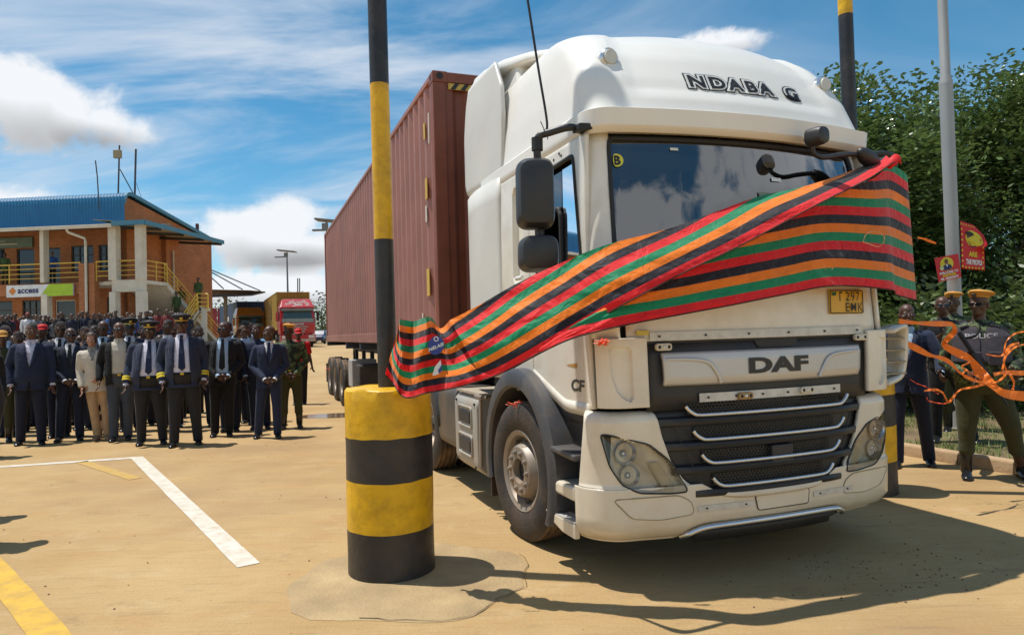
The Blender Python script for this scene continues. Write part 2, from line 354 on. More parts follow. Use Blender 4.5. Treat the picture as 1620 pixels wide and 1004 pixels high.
def build_ground():
    b = MB()
    ys = [-30, -10, 0, 3, 6, 9, 12, 15]+[15+i*1.2 for i in range(1, 16)]+[40, 60, 100, 200, 500, 1500]
    xs = [-1500, -400, -120, -60, -30, -15, 0, 15, 30, 60, 120, 400, 1500]
    b.v = [(x, y, gz(x, y)) for y in ys for x in xs]; n = len(xs)
    b.f = [(j*n+i, j*n+i+1, (j+1)*n+i+1, (j+1)*n+i) for j in range(len(ys)-1) for i in range(n-1)]
    GM = ground_material(); o = b.build('ground', GM, smooth=180); tag(o, 'sandy brown concrete yard', None, None, 'structure')
    # painted markings
    wm = mat('white_road_paint', (0.62, 0.585, 0.50), 0.7, var=0.08, scale=6, dirt=(0.45, 0.32, 0.18), dirt_amt=0.75, dirt_scale=9, bump=0.2)
    ym = mat('yellow_road_paint', (0.60, 0.36, 0.04), 0.7, var=0.1, scale=6, dirt=(0.36, 0.22, 0.08), dirt_amt=0.8, dirt_scale=7, bump=0.2)
    yf = mat('worn_yellow_paint', (0.47, 0.30, 0.07), 0.8, var=0.1, scale=6, dirt=(0.46, 0.29, 0.13), dirt_amt=1.0, dirt_scale=5)
    def strip(name, pts, w, m, label, z=0.004):
        P = [Vector((p[0], p[1], 0)) for p in pts]; q = MB(); L_, R2 = [], []
        for i, p in enumerate(P):
            d0 = (P[i]-P[i-1]).normalized() if i else None; d1 = (P[i+1]-P[i]).normalized() if i+1 < len(P) else None
            d = ((d0 or d1)+(d1 or d0)).normalized(); nn = Vector((-d.y, d.x, 0)); k = w/2/max(0.4, nn.dot(Vector((-(d1 or d0).y, (d1 or d0).x, 0))))
            L_.append(p+nn*k); R2.append(p-nn*k)
        rows = []
        for i in range(len(P)-1):
            for k in range(14):
                t = k/14; j = lambda s_: 0.008*mnoise.noise(Vector((i*3+t*9, s_, 2)))
                rows.append((L_[i].lerp(L_[i+1], t)+Vector((j(1), j(2), 0)), R2[i].lerp(R2[i+1], t)+Vector((j(3), j(4), 0))))
        rows.append((L_[-1], R2[-1]))
        for a, c in rows: q.v += [(a.x, a.y, z), (c.x, c.y, z)]
        q.f = [(2*i, 2*i+1, 2*i+3, 2*i+2) for i in range(len(rows)-1)]
        return tag(q.build(name, m), label, None, None, 'structure')
    strip('white_line_marking', [(-12.5, 8.05), (-9.5, 8.3), (-6.67, 8.93), (-5.12, 9.35), (-1.86, 4.78)], 0.15, wm, 'white painted line that bends towards the near pillar')
    strip('yellow_line_marking', [(-6.2, 7.3), (-3.47, 4.66), (-1.4, 2.62)], 0.17, ym, 'yellow painted line in the near left corner')
    strip('faded_yellow_marking', [(-5.75, 9.15), (-4.35, 7.9)], 0.14, yf, 'faded short yellow line behind the white line')
    # repair patch round the near pillar
    q = MB(); c = Vector((-0.72, 4.45, 0)); ring = []
    for k in range(56):
        a = 2*math.pi*k/56; r = 0.80*(1+0.22*mnoise.noise(Vector((math.cos(a)*1.7, math.sin(a)*1.7, 3.3)))+0.03*mnoise.noise(Vector((math.cos(a)*9, math.sin(a)*9, 1))))
        ring.append((c.x+r*math.cos(a)*0.98, c.y+r*math.sin(a)*0.86))
    q.loft([[(x, y, 0.0) for x, y in ring], [(x, y, 0.0025) for x, y in ring], [(c.x+(x-c.x)*0.96, c.y+(y-c.y)*0.96, 0.007) for x, y in ring]])
    pm = mat('repair_concrete', (0.40, 0.285, 0.145), 0.85, var=0.22, scale=3, dirt=(0.27, 0.18, 0.09), dirt_amt=0.7, dirt_scale=1.6, bump=0.5, bscale=50)
    tag(q.build('concrete_patch', pm, smooth=30), 'rough round concrete patch at the foot of the near pillar', None, None, 'structure')
    # hairline crack along the patch's edge and across the slab
    cm = mat('crack_dark', (0.10, 0.065, 0.04), 0.95)
    def crack(pts, w, lb):
        b_ = MB(); P = [Vector((x, y, 0)) for x, y in pts]
        for k, p in enumerate(P):
            d = (P[min(k+1, len(P)-1)]-P[max(k-1, 0)]).normalized(); nn = Vector((-d.y, d.x, 0))*w*(.3+.7*hash01(k, len(pts))); b_.v += [(p.x+nn.x, p.y+nn.y, .0095), (p.x-nn.x, p.y-nn.y, .0095)]
        b_.f = [(2*k, 2*k+1, 2*k+3, 2*k+2) for k in range(len(P)-1)]; tag(b_.build('crack', cm), lb, None, None, 'structure')
    crack([(x+.02*hash01(k), y+.02*hash01(k, 5)) for k, (x, y) in enumerate(ring[-16:]+ring[:6])], .004, 'crack along the right edge of the concrete patch')
    # damp puddle behind the pillar
    q = MB(); cx, cy = atz(530, 657).x, atz(530, 657).y
    ring = [(cx+0.75*math.cos(a)*(1+.3*mnoise.noise(Vector((math.cos(a)*2, math.sin(a)*2, 5)))), cy+0.42*math.sin(a), 0.003) for a in [2*math.pi*k/40 for k in range(40)]]
    q.add(ring, [tuple(range(40))])
    tag(q.build('puddle', mat('wet_concrete', (0.16, 0.10, 0.055), 0.12, var=0.2, spec=0.6)), 'small wet puddle on the concrete by the trailer wheels', None, None, 'structure')
build_ground()

# loose pebbles and clods on the slab
def pebbles():
    b = MB(); rnd = random.Random(3)
    for i in range(420):
        x, y = rnd.uniform(-6, 4.5), rnd.uniform(3.2, 11)
        if i < 160: x, y = rnd.gauss(2.3, 0.55), rnd.gauss(4.35, 0.25)
        r = rnd.uniform(0.003, 0.009)*(1.5 if i % 17 == 0 else 1)
        vs = [Vector((x+r*rnd.uniform(.7, 1.3)*math.cos(a), y+r*rnd.uniform(.7, 1.3)*math.sin(a), 0.001)) for a in (0, 1.6, 3.1, 4.7)]+[Vector((x, y, 0.001+r))]
        b.add(vs, [(0, 1, 4), (1, 2, 4), (2, 3, 4), (3, 0, 4)])
    tag(b.build('pebbles', mat('clod_brown', (0.16, 0.09, 0.05), 0.9)), 'small dark pebbles and clods scattered on the concrete', 'pebbles', None, 'stuff')
pebbles()

# ------------------------------------------------------------------ gate pillars
YEL = mat('yellow_gloss_paint', (0.74, 0.42, 0.008), 0.36, var=0.10, scale=5, dirt=(0.34, 0.18, 0.012), dirt_amt=0.7, dirt_scale=9, bump=0.25, bscale=14, low=None, spec=0.4)
BLK = mat('black_band_paint', (0.014, 0.013, 0.015), 0.42, var=0.25, scale=5, dirt=(0.085, 0.065, 0.045), dirt_amt=0.5, dirt_scale=4, bump=0.25, bscale=16)
def gate_pillar(name, label, loc, r, top, bands, pr, pbands, lean):
    t = thing(name, label, 'gate pillar', loc, 0, 'striped gate pillars')
    def wob(a, z): return 1+0.018*mnoise.noise(Vector((math.cos(a)*1.2, math.sin(a)*1.2, z*2.0)))
    n = 56
    for z0, z1, m_ in bands:
        b = MB(); rings = []; k = 5
        for i in range(k+1):
            z = lerp(z0, z1, i/k); ring = []
            for j in range(n):
                a = 2*math.pi*j/n; e = 0.006*mnoise.noise(Vector((math.cos(a)*3, math.sin(a)*3, round(z, 3)*9))) if 0 < z < top-1e-3 else 0
                rr = r*wob(a, z); rr *= 1+0.02*math.exp(-((z % 0.45)-0.0)**2/0.004)*0.4
                ring.append((rr*math.cos(a), rr*math.sin(a), z+e))
            rings.append(ring)
        if abs(z1-top) < 1e-6:
            rings[-1] = [(x*0.988, y*0.988, z) for x, y, z in rings[-1]]
            b.loft(rings+[[(x*0.955, y*0.955, top+0.012+0.004*math.sin(i*.7)) for i, (x, y, z) in enumerate(rings[-1])]], True)
        else: b.loft(rings, False)
        b.build('drum_band', m_, t, smooth=45)
    p = 0.0
    for z0, z1, m_ in pbands:
        b = MB(); b.tube([(lean*(z-top), 0, z) for z in (z0, lerp(z0, z1, .5), z1)], pr, 28, caps=True)
        b.build('pole_band', m_, t, smooth=40)
    return t
# heights of the colour bands measured on the photograph
c0 = Vector((-0.845, 4.63, 0))
gate_pillar('gate_pillar', 'nearest pillar with black and yellow striped drum base and tall pole', c0, 0.285, 1.20,
            [(0, .30, BLK), (.30, .62, YEL), (.62, .90, BLK), (.90, 1.20, YEL)], 0.064,
            [(1.19, 2.20, BLK), (2.20, 3.25, YEL), (3.25, 4.35, BLK), (4.35, 5.4, YEL), (5.4, 6.6, BLK), (6.6, 7.6, YEL)], -0.004)
c1 = Vector((3.215, 6.42, 0))
gate_pillar('gate_pillar', 'striped black and yellow pillar and pole behind the far side of the white truck', c1, 0.285, 1.20,
            [(0, .30, BLK), (.30, .62, YEL), (.62, .90, BLK), (.90, 1.20, YEL)], 0.064,
            [(1.19, 2.17, BLK), (2.17, 3.10, YEL), (3.10, 4.44, BLK), (4.44, 5.4, YEL), (5.4, 6.6, BLK), (6.6, 7.6, YEL)], 0.0)
# ------------------------------------------------------------------ the white tractor unit
TRK_O = Vector((1.63, 4.368, 0)); TRK_RZ = math.atan2(0.3496, 0.9369)
TRK_M = Matrix.Translation(TRK_O) @ Matrix.Rotation(TRK_RZ, 4, 'Z')
TRK_I = TRK_M.inverted()
TRL_O = Vector((1.60, 4.357, 0)); TRL_M = Matrix.Translation(TRL_O) @ Matrix.Rotation(TRK_RZ, 4, 'Z')
DUST = (0.36, 0.25, 0.13)
WHITE = mat('cream_white_cab_paint', (0.78, 0.745, 0.66), 0.30, var=0.04, scale=3, dirt=(0.46, 0.36, 0.23), dirt_amt=0.5, dirt_scale=3.2, coat=0.35, low=(1.7, (0.60, 0.46, 0.27), 0.68))
WHITE2 = mat('white_roof_plastic', (0.80, 0.785, 0.74), 0.36, var=0.03, scale=2, dirt=(0.64, 0.58, 0.48), dirt_amt=0.22, dirt_scale=1.2, coat=0.15)
GREYW = mat('weathered_white_panel', (0.62, 0.615, 0.58), 0.42, var=0.06, scale=2, dirt=(0.5, 0.46, 0.38), dirt_amt=0.35)
PLAS = mat('grey_black_plastic', (0.022, 0.024, 0.028), 0.48, var=0.2, scale=4, dirt=(0.07, 0.055, 0.04), dirt_amt=0.4, dirt_scale=3, low=(0.9, (0.09, 0.065, 0.042), 0.3))
FEND = mat('fender_plastic', (0.055, 0.058, 0.066), 0.5, var=0.2, scale=4, dirt=(0.16, 0.125, 0.09), dirt_amt=0.6, dirt_scale=3)
MIRR = mat('mirror_housing_plastic', (0.022, 0.023, 0.025), 0.42, var=0.15, scale=6, dirt=(0.06, 0.05, 0.045), dirt_amt=0.3)
RUB = mat('rubber_black', (0.016, 0.016, 0.017), 0.6, var=0.2)
TYRE = mat('tyre_rubber', (0.022, 0.021, 0.020), 0.7, var=0.3, scale=8, dirt=(0.15, 0.09, 0.05), dirt_amt=0.5, dirt_scale=5, bump=0.3, bscale=60)
TREAD = mat('dusty_tread', (0.06, 0.045, 0.033), 0.85, var=0.3, scale=9, dirt=(0.30, 0.18, 0.09), dirt_amt=0.85, dirt_scale=4, bump=0.4, bscale=50)
STEEL = mat('dusty_steel', (0.30, 0.26, 0.22), 0.5, metal=0.35, var=0.2, scale=6, dirt=(0.30, 0.19, 0.10), dirt_amt=0.7, dirt_scale=4)
SILV = mat('silver_panel_paint', (0.56, 0.56, 0.56), 0.38, metal=0.35, var=0.05, scale=3, dirt=(0.5, 0.42, 0.32), dirt_amt=0.3, dirt_scale=2)
CHRM = mat('satin_chrome', (0.62, 0.63, 0.65), 0.22, metal=0.9, var=0.05)
ALU = mat('scuffed_aluminium_strip', (0.62, 0.61, 0.58), 0.45, metal=0.3, var=0.08, scale=9, dirt=(0.3, 0.27, 0.24), dirt_amt=0.5, dirt_scale=14)
DARK = mat('cab_interior_dark', (0.022, 0.022, 0.024), 0.8, var=0.2)
SEATM = mat('seat_cloth', (0.055, 0.05, 0.05), 0.9, var=0.2)
BLKP = mat('black_print', (0.018, 0.017, 0.018), 0.5, var=0.1)
ORNG = mat('orange_stripe_print', (0.52, 0.27, 0.05), 0.45)
WS = glass('windscreen_glass', (0.34, 0.38, 0.38), 2.8); SG = glass('side_glass', (0.07, 0.09, 0.11), 1.6); LENS = glass('lamp_lens', (0.93, 0.94, 0.94), 1.0)
CHAS = mat('chassis_black', (0.03, 0.028, 0.027), 0.7, var=0.2, dirt=(0.14, 0.09, 0.05), dirt_amt=0.5)

truck = thing('truck_tractor', 'white truck tractor unit draped with a striped cloth and pulling the brown container', 'truck', TRK_O, TRK_RZ)

UP = [(1.05, 1.13, .03, .06, .16), (1.5, 1.14, .02, .07, .16), (1.95, 1.145, .03, .09, .17), (2.4, 1.14, .09, .10, .18), (2.81, 1.13, .155, .11, .19)]
RF = [(2.765, 1.12, .085, .10, .18), (2.78, 1.135, .06, .10, .18), (2.80, 1.143, .045, .10, .18), (2.90, 1.143, .03, .10, .18), (2.925, 1.115, .095, .10, .18),
      (3.14, 1.10, .17, .11, .20), (3.34, 1.075, .28, .12, .22), (3.48, 1.05, .39, .13, .24), (3.58, 1.015, .51, .14, .26), (3.65, .97, .66, .15, .30), (3.70, .90, .86, .17, .34), (3.745, .78, 1.12, .18, .36), (3.78, .55, 1.5, .15, .3), (3.80, .3, 1.8, .1, .2)]
LO = [(.27, 1.15, .09, .10, .26), (.30, 1.19, .035, .10, .26), (.36, 1.22, .0, .10, .26), (.60, 1.225, -.005, .10, .26), (.62, 1.215, .01, .10, .25), (1.0, 1.19, .0, .09, .23), (1.035, 1.18, .015, .09, .23), (1.06, 1.15, .05, .09, .23)]
def S(tab, s, z, yb=2.3, off=0.0):
    W, y0, bow, rc = interp(tab, z); a = abs(s); sg = 1 if s >= 0 else -1
    if a <= 1: x = a*(W-rc); y = y0+bow*a*a; nx, ny = 2*bow*a/max(1e-6, (W-rc)), -1
    elif a <= 2:
        th = (a-1)*math.pi/2; x = W-rc+rc*math.sin(th); y = y0+bow+rc*(1-math.cos(th)); nx, ny = math.sin(th), -math.cos(th)
    else: x = W; y = lerp(y0+bow+rc, yb, a-2); nx, ny = 1, 0
    l = math.hypot(nx, ny); return Vector(((x+off*nx/l)*sg, y+off*ny/l, z))
def s_of_y(tab, y, z, yb=2.3):
    W, y0, bow, rc = interp(tab, z); a = y0+bow+rc; return 2+(y-a)/(yb-a)
def patch(tab, s0, s1, z0, z1, ns, nz, keep=None, off=0.0, yb=2.3):
    b = MB()
    f0 = s0 if callable(s0) else (lambda z: s0); f1 = s1 if callable(s1) else (lambda z: s1)
    def fn(u, v):
        z = lerp(z0, z1, v); return S(tab, lerp(f0(z), f1(z), u), z, yb, off)
    b.grid(fn, ns, nz, keep=(None if keep is None else (lambda u, v: keep(lerp(f0(lerp(z0, z1, v)), f1(lerp(z0, z1, v)), u), lerp(z0, z1, v)))))
    return b
def zgrid(tab, s0, s1, zs, ns, off=0.0, yb=2.3):
    b = MB(); n = ns+1
    for z in zs:
        for i in range(n): b.v.append(tuple(S(tab, lerp(s0, s1, i/ns), z, yb, off)))
    b.f = [(j*n+i, j*n+i+1, (j+1)*n+i+1, (j+1)*n+i) for j in range(len(zs)-1) for i in range(ns)]
    return b
def inpoly(p, poly):
    x, y = p; r = False; n = len(poly)
    for i in range(n):
        (x0, y0), (x1, y1) = poly[i], poly[i-1]
        if (y0 > y) != (y1 > y) and x < (x1-x0)*(y-y0)/(y1-y0)+x0: r = not r
    return r
def rounded(poly, r, n=5):
    out = []; P = [Vector(p) for p in poly]; m_ = len(P)
    for i in range(m_):
        a, c, d = P[i-1], P[i], P[(i+1) % m_]; e0 = (a-c); e1 = (d-c); k = min(r, e0.length*.45, e1.length*.45)
        p0 = c+e0.normalized()*k; p1 = c+e1.normalized()*k
        for j in range(n+1):
            t = j/n; out.append(tuple((p0.lerp(c, t)).lerp(c.lerp(p1, t), t)))
    return out

def build_cab():
    T = truck
    # --- roof visor and high roof
    zs = [2.765, 2.78, 2.80, 2.83, 2.87, 2.90, 2.925, 2.95, 2.985]+[3.02+.04*i for i in range(16)]+[3.66, 3.69, 3.715, 3.74, 3.76, 3.78, 3.79, 3.80]
    b = MB(); ns = 96; n = ns+1
    for z in zs:
        for i in range(n):
            s = lerp(-3, 3, i/ns); p = S(RF, s, z)
            # shallow recessed lettering field in the visor
            if abs(s) < 1 and 3.0 < z < 3.66:
                x = p.x; e = 1/(1+math.exp(-(0.80-abs(x))/.014)); e *= 1/(1+math.exp(-(z-3.05)/.010)); p.y += 0.034*e
            b.v.append(tuple(p))
    b.f = [(j*n+i, j*n+i+1, (j+1)*n+i+1, (j+1)*n+i) for j in range(len(zs)-1) for i in range(ns)]
    k = (len(zs)-1)*n; b.f.append(tuple(k+i for i in range(n)))
    # back wall of the roof
    back = [j*n for j in range(len(zs))]+[j*n+ns for j in range(len(zs)-1, -1, -1)]; b.f.append(tuple(back))
    b.build('high_roof', WHITE2, T, smooth=26)
    # underside of the visor
    b = MB(); b.grid(lambda u, v: S(UP, lerp(-2.0, 2.0, u), 2.775).lerp(S(RF, lerp(-2.0, 2.0, u), 2.767), v), 40, 2); b.build('visor_underside', WHITE, T, smooth=40)
    # marker lamps on the roof
    for sx in (-1, 1):
        c = S(RF, 1.06*sx, 3.30, off=0.012)
        l = MB(); l.lathe([(0.046, 0.02), (0.05, -0.012), (0.043, -0.03), (0.0015, -0.034)], 20, 'y', c); lamp = l.build('marker_lamp', mat('lamp_glass_white', (0.55, 0.56, 0.52), 0.12, var=0.1), T, smooth=40)
        l = MB(); l.lathe([(0.066, 0.04), (0.066, -0.002), (0.054, -0.016), (0.048, -0.014)], 20, 'y', c, caps=False); l.build('lamp_bezel', CHRM, lamp, smooth=40)
    # rear roof deflector
    b = MB(); rings = []
    for y, w, zt, th in ((1.05, .66, 3.72, .05), (1.3, .82, 3.78, .08), (1.6, .96, 3.85, .11), (2.0, 1.05, 3.93, .14), (2.4, 1.08, 3.99, .15), (2.66, 1.08, 4.01, .15), (2.72, 1.07, 3.99, .11)):
        po = rounded([(-w, zt-th), (w, zt-th), (w-.02, zt-.03), (.75*w, zt), (-.75*w, zt), (-w+.02, zt-.03)], .07, 4); rings.append([(p[0], y, p[1]) for p in po])
    b.loft(rings); b.build('roof_deflector', WHITE2, T, smooth=45)
    # body under the deflector
    b = MB(); rings = []
    for z, w, y0, y1 in ((3.25, 1.02, 1.7, 2.62), (3.6, .99, 1.7, 2.64), (3.86, .96, 1.8, 2.66)):
        rings.append([(-w, y0, z), (w, y0, z), (w, y1, z), (-w, y1, z)])
    b.loft(rings); b.build('deflector_body', WHITE2, T, bevel=0.04)
    # side fairings up to the container
    for sx in (-1, 1):
        b = MB()
        def fn(u, v):
            z = lerp(2.84, 3.86, v); y0 = interp([(2.8, 1.80), (3.1, 1.76), (3.35, 1.74), (3.6, 1.78), (3.9, 2.0)], z)[0]; y1 = interp([(2.8, 2.72), (2.95, 2.80), (3.4, 2.80), (3.7, 2.76), (3.9, 2.70)], z)[0]
            y = lerp(y0, y1, u); k = interp([(0, 0.0), (.25, .012), (.5, .03), (.75, .04), (1, .02)], u)[0]
            x = 1.125-0.03*max(0, (z-3.3)/.6)**2 + .5*k - .03*max(0, (2.88-z)/.05)
            return Vector((sx*x, y, z))
        b.grid(fn, 24, 30); b.build('side_fairing', GREYW if sx < 0 else WHITE2, T, smooth=50, solid=.03, ref=(0, 1.3, 1.8))
        b = MB()
        def fn(u, v):
            z = lerp(1.18, 2.83, v); y = lerp(1.80, 2.80, u); return Vector((sx*(1.145+.035*math.sin(math.pi*min(1, u*1.2))-.03*max(0, u-.85)/.15), y, z))
        b.grid(fn, 12, 10); p = b.build('rear_side_panel', GREYW, T, smooth=50, solid=.03, ref=(0, 1.3, 1.8))
        b = MB(); b.grid(lambda u, v: Vector((sx*(1.151+.035*math.sin(math.pi*min(1, lerp(0.02, .98, u)*1.2))-.03*max(0, u-.87)/.15), lerp(1.82, 2.78, u), lerp(1.72, 1.765, v))), 10, 1); b.build('orange_stripe', ORNG, p)
    # --- upper front panel below the windscreen
    b = patch(UP, -1.0, 1.0, 1.475, 2.02, 40, 8); b.build('front_panel', WHITE, T, smooth=50, solid=.02, ref=(0, 1.3, 1.8))
    b = MB(); b.grid(lambda u, v: S(UP, lerp(-.98, .98, u), lerp(1.462, 1.470, v), off=.003), 30, 1); b.build('panel_gap', BLKP, T)
    # windscreen: gasket, glass
    def wsx(z): return 1.02+0.10*(z-2.0)
    out = []
    for (s, z) in rounded([(-1.16, 2.0), (1.16, 2.0), (1.10, 2.745), (-1.10, 2.745)], .1, 6): out.append((s, z))
    dens = []
    for i in range(len(out)):
        a, c = out[i], out[(i+1) % len(out)]; k = max(1, int(abs(a[0]-c[0])/.08)+int(abs(a[1]-c[1])/.08))
        for j in range(k): dens.append((lerp(a[0], c[0], j/k), lerp(a[1], c[1], j/k)))
    b = MB(); b.tube([S(UP, s, z, off=-.002) for s, z in dens], .016, 8, closed=True, flat=0.8); b.build('windscreen_gasket', RUB, T, smooth=60)
    b = patch(UP, -1.16, 1.16, 2.0, 2.755, 48, 14, off=-.008); b.build('windscreen', WS, T, smooth=180)
    # tinted band along the top and small stickers on the glass
    def sticker(name, x0, x1, z0, z1, m_, par=None):
        q = MB(); q.grid(lambda u, v: S(UP, lerp(x0, x1, u)/.95, lerp(z0, z1, v), off=.0), 3, 2); return q.build(name, m_, par or T)
    wsob = [o for o in T.children if o.name.startswith('windscreen') and 'gasket' not in o.name][0]
    cst = MB(); cen = S(UP, -.985, 2.60, off=.001); ring = [S(UP, -.985+.043*math.cos(a)/.95, 2.60+.043*math.sin(a), off=.001) for a in [2*math.pi*k/24 for k in range(24)]]
    cst.add(ring, [tuple(range(24))]); st = cst.build('round_sticker', mat('yellow_sticker', (0.62, 0.60, 0.06), 0.5), wsob, fix=False)
    text_obj('sticker_mark', 'B', BLKP, st, lambda v: S(UP, -.985+v.x/.95, 2.572+v.y, off=.002), size=.08, bold=.004)
    sticker('paper_sticker', -.58, -.525, 2.672, 2.69, mat('paper_white', (0.7, 0.75, 0.75), 0.6), wsob)
    sticker('paper_sticker', .155, .235, 2.50, 2.525, MATS['paper_white'], wsob)
    sticker('permit_sticker', .03, .125, 2.27, 2.42, mat('permit_green', (0.20, 0.26, 0.20), 0.6, var=.35, scale=60), wsob)
    # A pillars / cab corners
    for sx in (-1, 1):
        b = MB(); b.grid(lambda u, v: S(UP, sx*lerp(1.10 if v > .8 else 1.16, s_of_y(UP, .245, lerp(1.5, 2.79, v)), u), lerp(1.5, 2.79, v)), 12, 16); b.build('pillar_panel', WHITE, T, smooth=60, solid=.03, ref=(0, 1.3, 1.8))
        # door with window opening
        win = rounded([(.30, 1.83), (1.04, 1.83), (1.04, 2.58), (.98, 2.65), (.42, 2.67)], .05, 4)
        def keep(y, z): return not inpoly((y, z), win)
        b = MB()
        b.grid(lambda u, v: Vector((sx*(interp(UP, lerp(1.07, 2.765, v))[0]+.004), lerp(.252, 1.18, u), lerp(max(1.07, 1.07+.3*(u-.5)), 2.765, v))), 48, 84, keep=lambda u, v: keep(lerp(.252, 1.18, u), lerp(max(1.07, 1.07+.3*(u-.5)), 2.765, v)))
        door = b.build('door', WHITE, T, smooth=60, solid=.03, ref=(0, 1.3, 1.8))
        b = MB(); dn = []
        for i in range(len(win)):
            a, c = win[i], win[(i+1) % len(win)]; k = 1+int(math.dist(a, c)/.1)
            for j in range(k): dn.append((lerp(a[0], c[0], j/k), lerp(a[1], c[1], j/k)))
        b.tube([(sx*(interp(UP, z)[0]+.001), y, z) for y, z in dn], .016, 8, closed=True); b.build('window_seal', RUB, door, smooth=60)
        def pane(poly, nm):
            q = MB(); ri = [(sx*(interp(UP, z)[0]-.012), y, z) for y, z in poly]; q.add(ri, [tuple(range(len(ri)))]); return q.build(nm, SG, door)
        pane([(.31, 1.84), (.62, 1.84), (.62, 2.62), (.42, 2.625)], 'quarter_glass')
        pane([(.63, 2.37), (1.03, 2.37), (1.03, 2.55), (.97, 2.61), (.63, 2.615)], 'window_glass')
        b = MB(); b.tube(smooth_curve([(sx*1.142, .625, 1.84), (sx*1.142, .625, 2.25), (sx*1.142, .64, 2.34), (sx*1.142, .70, 2.37), (sx*1.142, 1.03, 2.37)], 6), .017, 8); b.build('window_bar', RUB, door, smooth=60)
        for k in range(3):
            b = MB(); b.lathe([(.009, -.002), (.009, .004)], 10, 'x', (sx*1.139, .60+.06*k-(.03 if k == 1 else 0), 2.71+(.02 if k % 2 else 0))); b.build('screw_cap', RUB, door)
        # rear part of the cab side with a vertical recessed grip
        b = MB(); rec = rounded([(1.30, 1.93), (1.52, 1.93), (1.52, 2.66), (1.30, 2.70)], .05, 4)
        def fn(u, v):
            y = lerp(1.19, 1.795, u); z = lerp(1.10, 2.78, v); d = 0.0
            if inpoly((y, z), rec): d = .045
            return Vector((sx*(interp(UP, z)[0]+.004-d), y, z))
        b.grid(fn, 48, 84); b.build('side_panel', WHITE, T, smooth=30, solid=.03, ref=(0, 1.3, 1.8))
        b = MB(); b.tube([(sx*1.15, 1.45, 1.965), (sx*1.15, 1.33, 1.965)], .018, 8); b.build('grab_handle', GREYW, T, smooth=60)
    # cab corner air deflectors with slot
    for sx in (-1, 1):
        scoop = rounded([(1.44, 1.44), (.985, 1.44), (.985, 1.125), (1.12, 1.13), (1.30, 1.18), (1.41, 1.28)], .04, 4); b = MB()
        b.grid(lambda u, v: S(UP, sx*lerp(.885, 1.74, u), lerp(1.085, 1.50, v), off=.03-(.022 if inpoly((lerp(.885, 1.74, u), lerp(1.085, 1.50, v)), scoop) else 0)), 96, 48)
        b.build('corner_deflector', WHITE, T, smooth=50, solid=.035, ref=(0, 1.3, 1.8))
        # side lower panel behind the corner, with model badge
        b = MB(); b.grid(lambda u, v: Vector((sx*1.14, lerp(.30, 1.19, u), lerp(1.02+.34*max(0, u-.35)**1.2, 1.10+.3*max(0, u-.4), v))), 16, 2); b.build('door_sill', WHITE, T, smooth=60, solid=.02, ref=(0, 1.3, 1.8))
    for sx in (-1,):
        q = [o for o in T.children if o.name.startswith('door')][0]
        text_obj('badge', 'CF', mat('badge_grey', (.10, .10, .105), .3, metal=.5), q, lambda v: Vector((-1.1395, .46-v.x, 1.17+v.y)), size=.10, bold=.004, xscale=1.6, shear=.15)
        b = MB(); b.add([(-1.1425, .62, 1.33), (-1.1425, .44, 1.345), (-1.1425, .45, 1.315)], [(0, 1, 2)]); b.build('orange_decal', ORNG, q)
    # far-side air scoop standing off the right corner
    b = MB(); pth = smooth_curve([(1.16, .14, 1.50), (1.36, .20, 1.53), (1.42, .24, 1.44), (1.42, .26, 1.24), (1.36, .25, 1.14), (1.15, .18, 1.10)], 6)
    rr = [(p+Vector((0, -.05, 0)), p+Vector((0, .10, 0))) for p in pth]
    b.v = [tuple(q) for r in rr for q in r]; b.f = [(2*i, 2*i+1, 2*i+3, 2*i+2) for i in range(len(rr)-1)]; sc = b.build('air_scoop', WHITE, T, smooth=60, solid=.03)
    for k in range(4):
        b = MB(); b.b2((1.18, .20, 1.17+.085*k), (1.40, .30, 1.18+.085*k)); b.build('scoop_vane', mat('scoop_tan', (.33, .27, .18), .7), sc)
    # --- interior
    b = MB(); b.b2((-1.08, .30, 1.10), (1.08, 2.25, 1.20)); b.b2((-1.08, 2.2, 1.2), (1.08, 2.26, 2.72)); b.b2((-1.08, .32, 2.705), (1.08, 2.26, 2.72)); b.build('cab_lining', DARK, T)
    b = MB(); b.b2((-1.05, .20, 1.2), (1.05, .55, 1.82)); b.b2((-1.05, .55, 1.5), (1.05, .72, 1.74)); b.build('dashboard', mat('dash_plastic', (.06, .058, .056), .6), T, bevel=.04)
    b = MB(); b.b2((-1.0, .30, 2.58), (1.0, .62, 2.70)); b.build('overhead_shelf', mat('headliner', (.20, .19, .17), .8), T, bevel=.03)
    for sx in (-1, 1):
        b = MB(); b.b2((sx*.55-.27, .95, 1.45), (sx*.55+.27, 1.5, 1.62)); b.b2((sx*.55-.26, 1.42, 1.6), (sx*.55+.26, 1.58, 2.25)); b.b2((sx*.55-.14, 1.44, 2.26), (sx*.55+.14, 1.54, 2.45)); b.b2((sx*.55-.2, 1.0, 1.19), (sx*.55+.2, 1.45, 1.46)); b.build('seat', SEATM, T, bevel=.05)
    b = MB(); c = Vector((-.55, .78, 1.92)); ax = Matrix.Rotation(R_(-28), 3, 'X')
    b.tube([c+ax @ Vector((.22*math.cos(a), .22*math.sin(a), 0)) for a in [2*math.pi*k/28 for k in range(28)]], .016, 8, closed=True); b.tube([c+ax @ Vector((-.22, 0, 0)), c+ax @ Vector((.22, 0, 0))], .014, 6); b.tube([c, c+Vector((0, -.25, -.3))], .03, 8); b.build('steering_wheel', RUB, T, smooth=60)
    # wipers
    for x0 in (-.75, .1, .65):
        b = MB(); b.tube([S(UP, x0, 2.0, off=.03), S(UP, x0+.12, 2.03, off=.03), S(UP, x0+.62 if x0 < .6 else .98, 2.07, off=.02)], .010, 6); b.build('wiper', RUB, T, smooth=60)
build_cab()

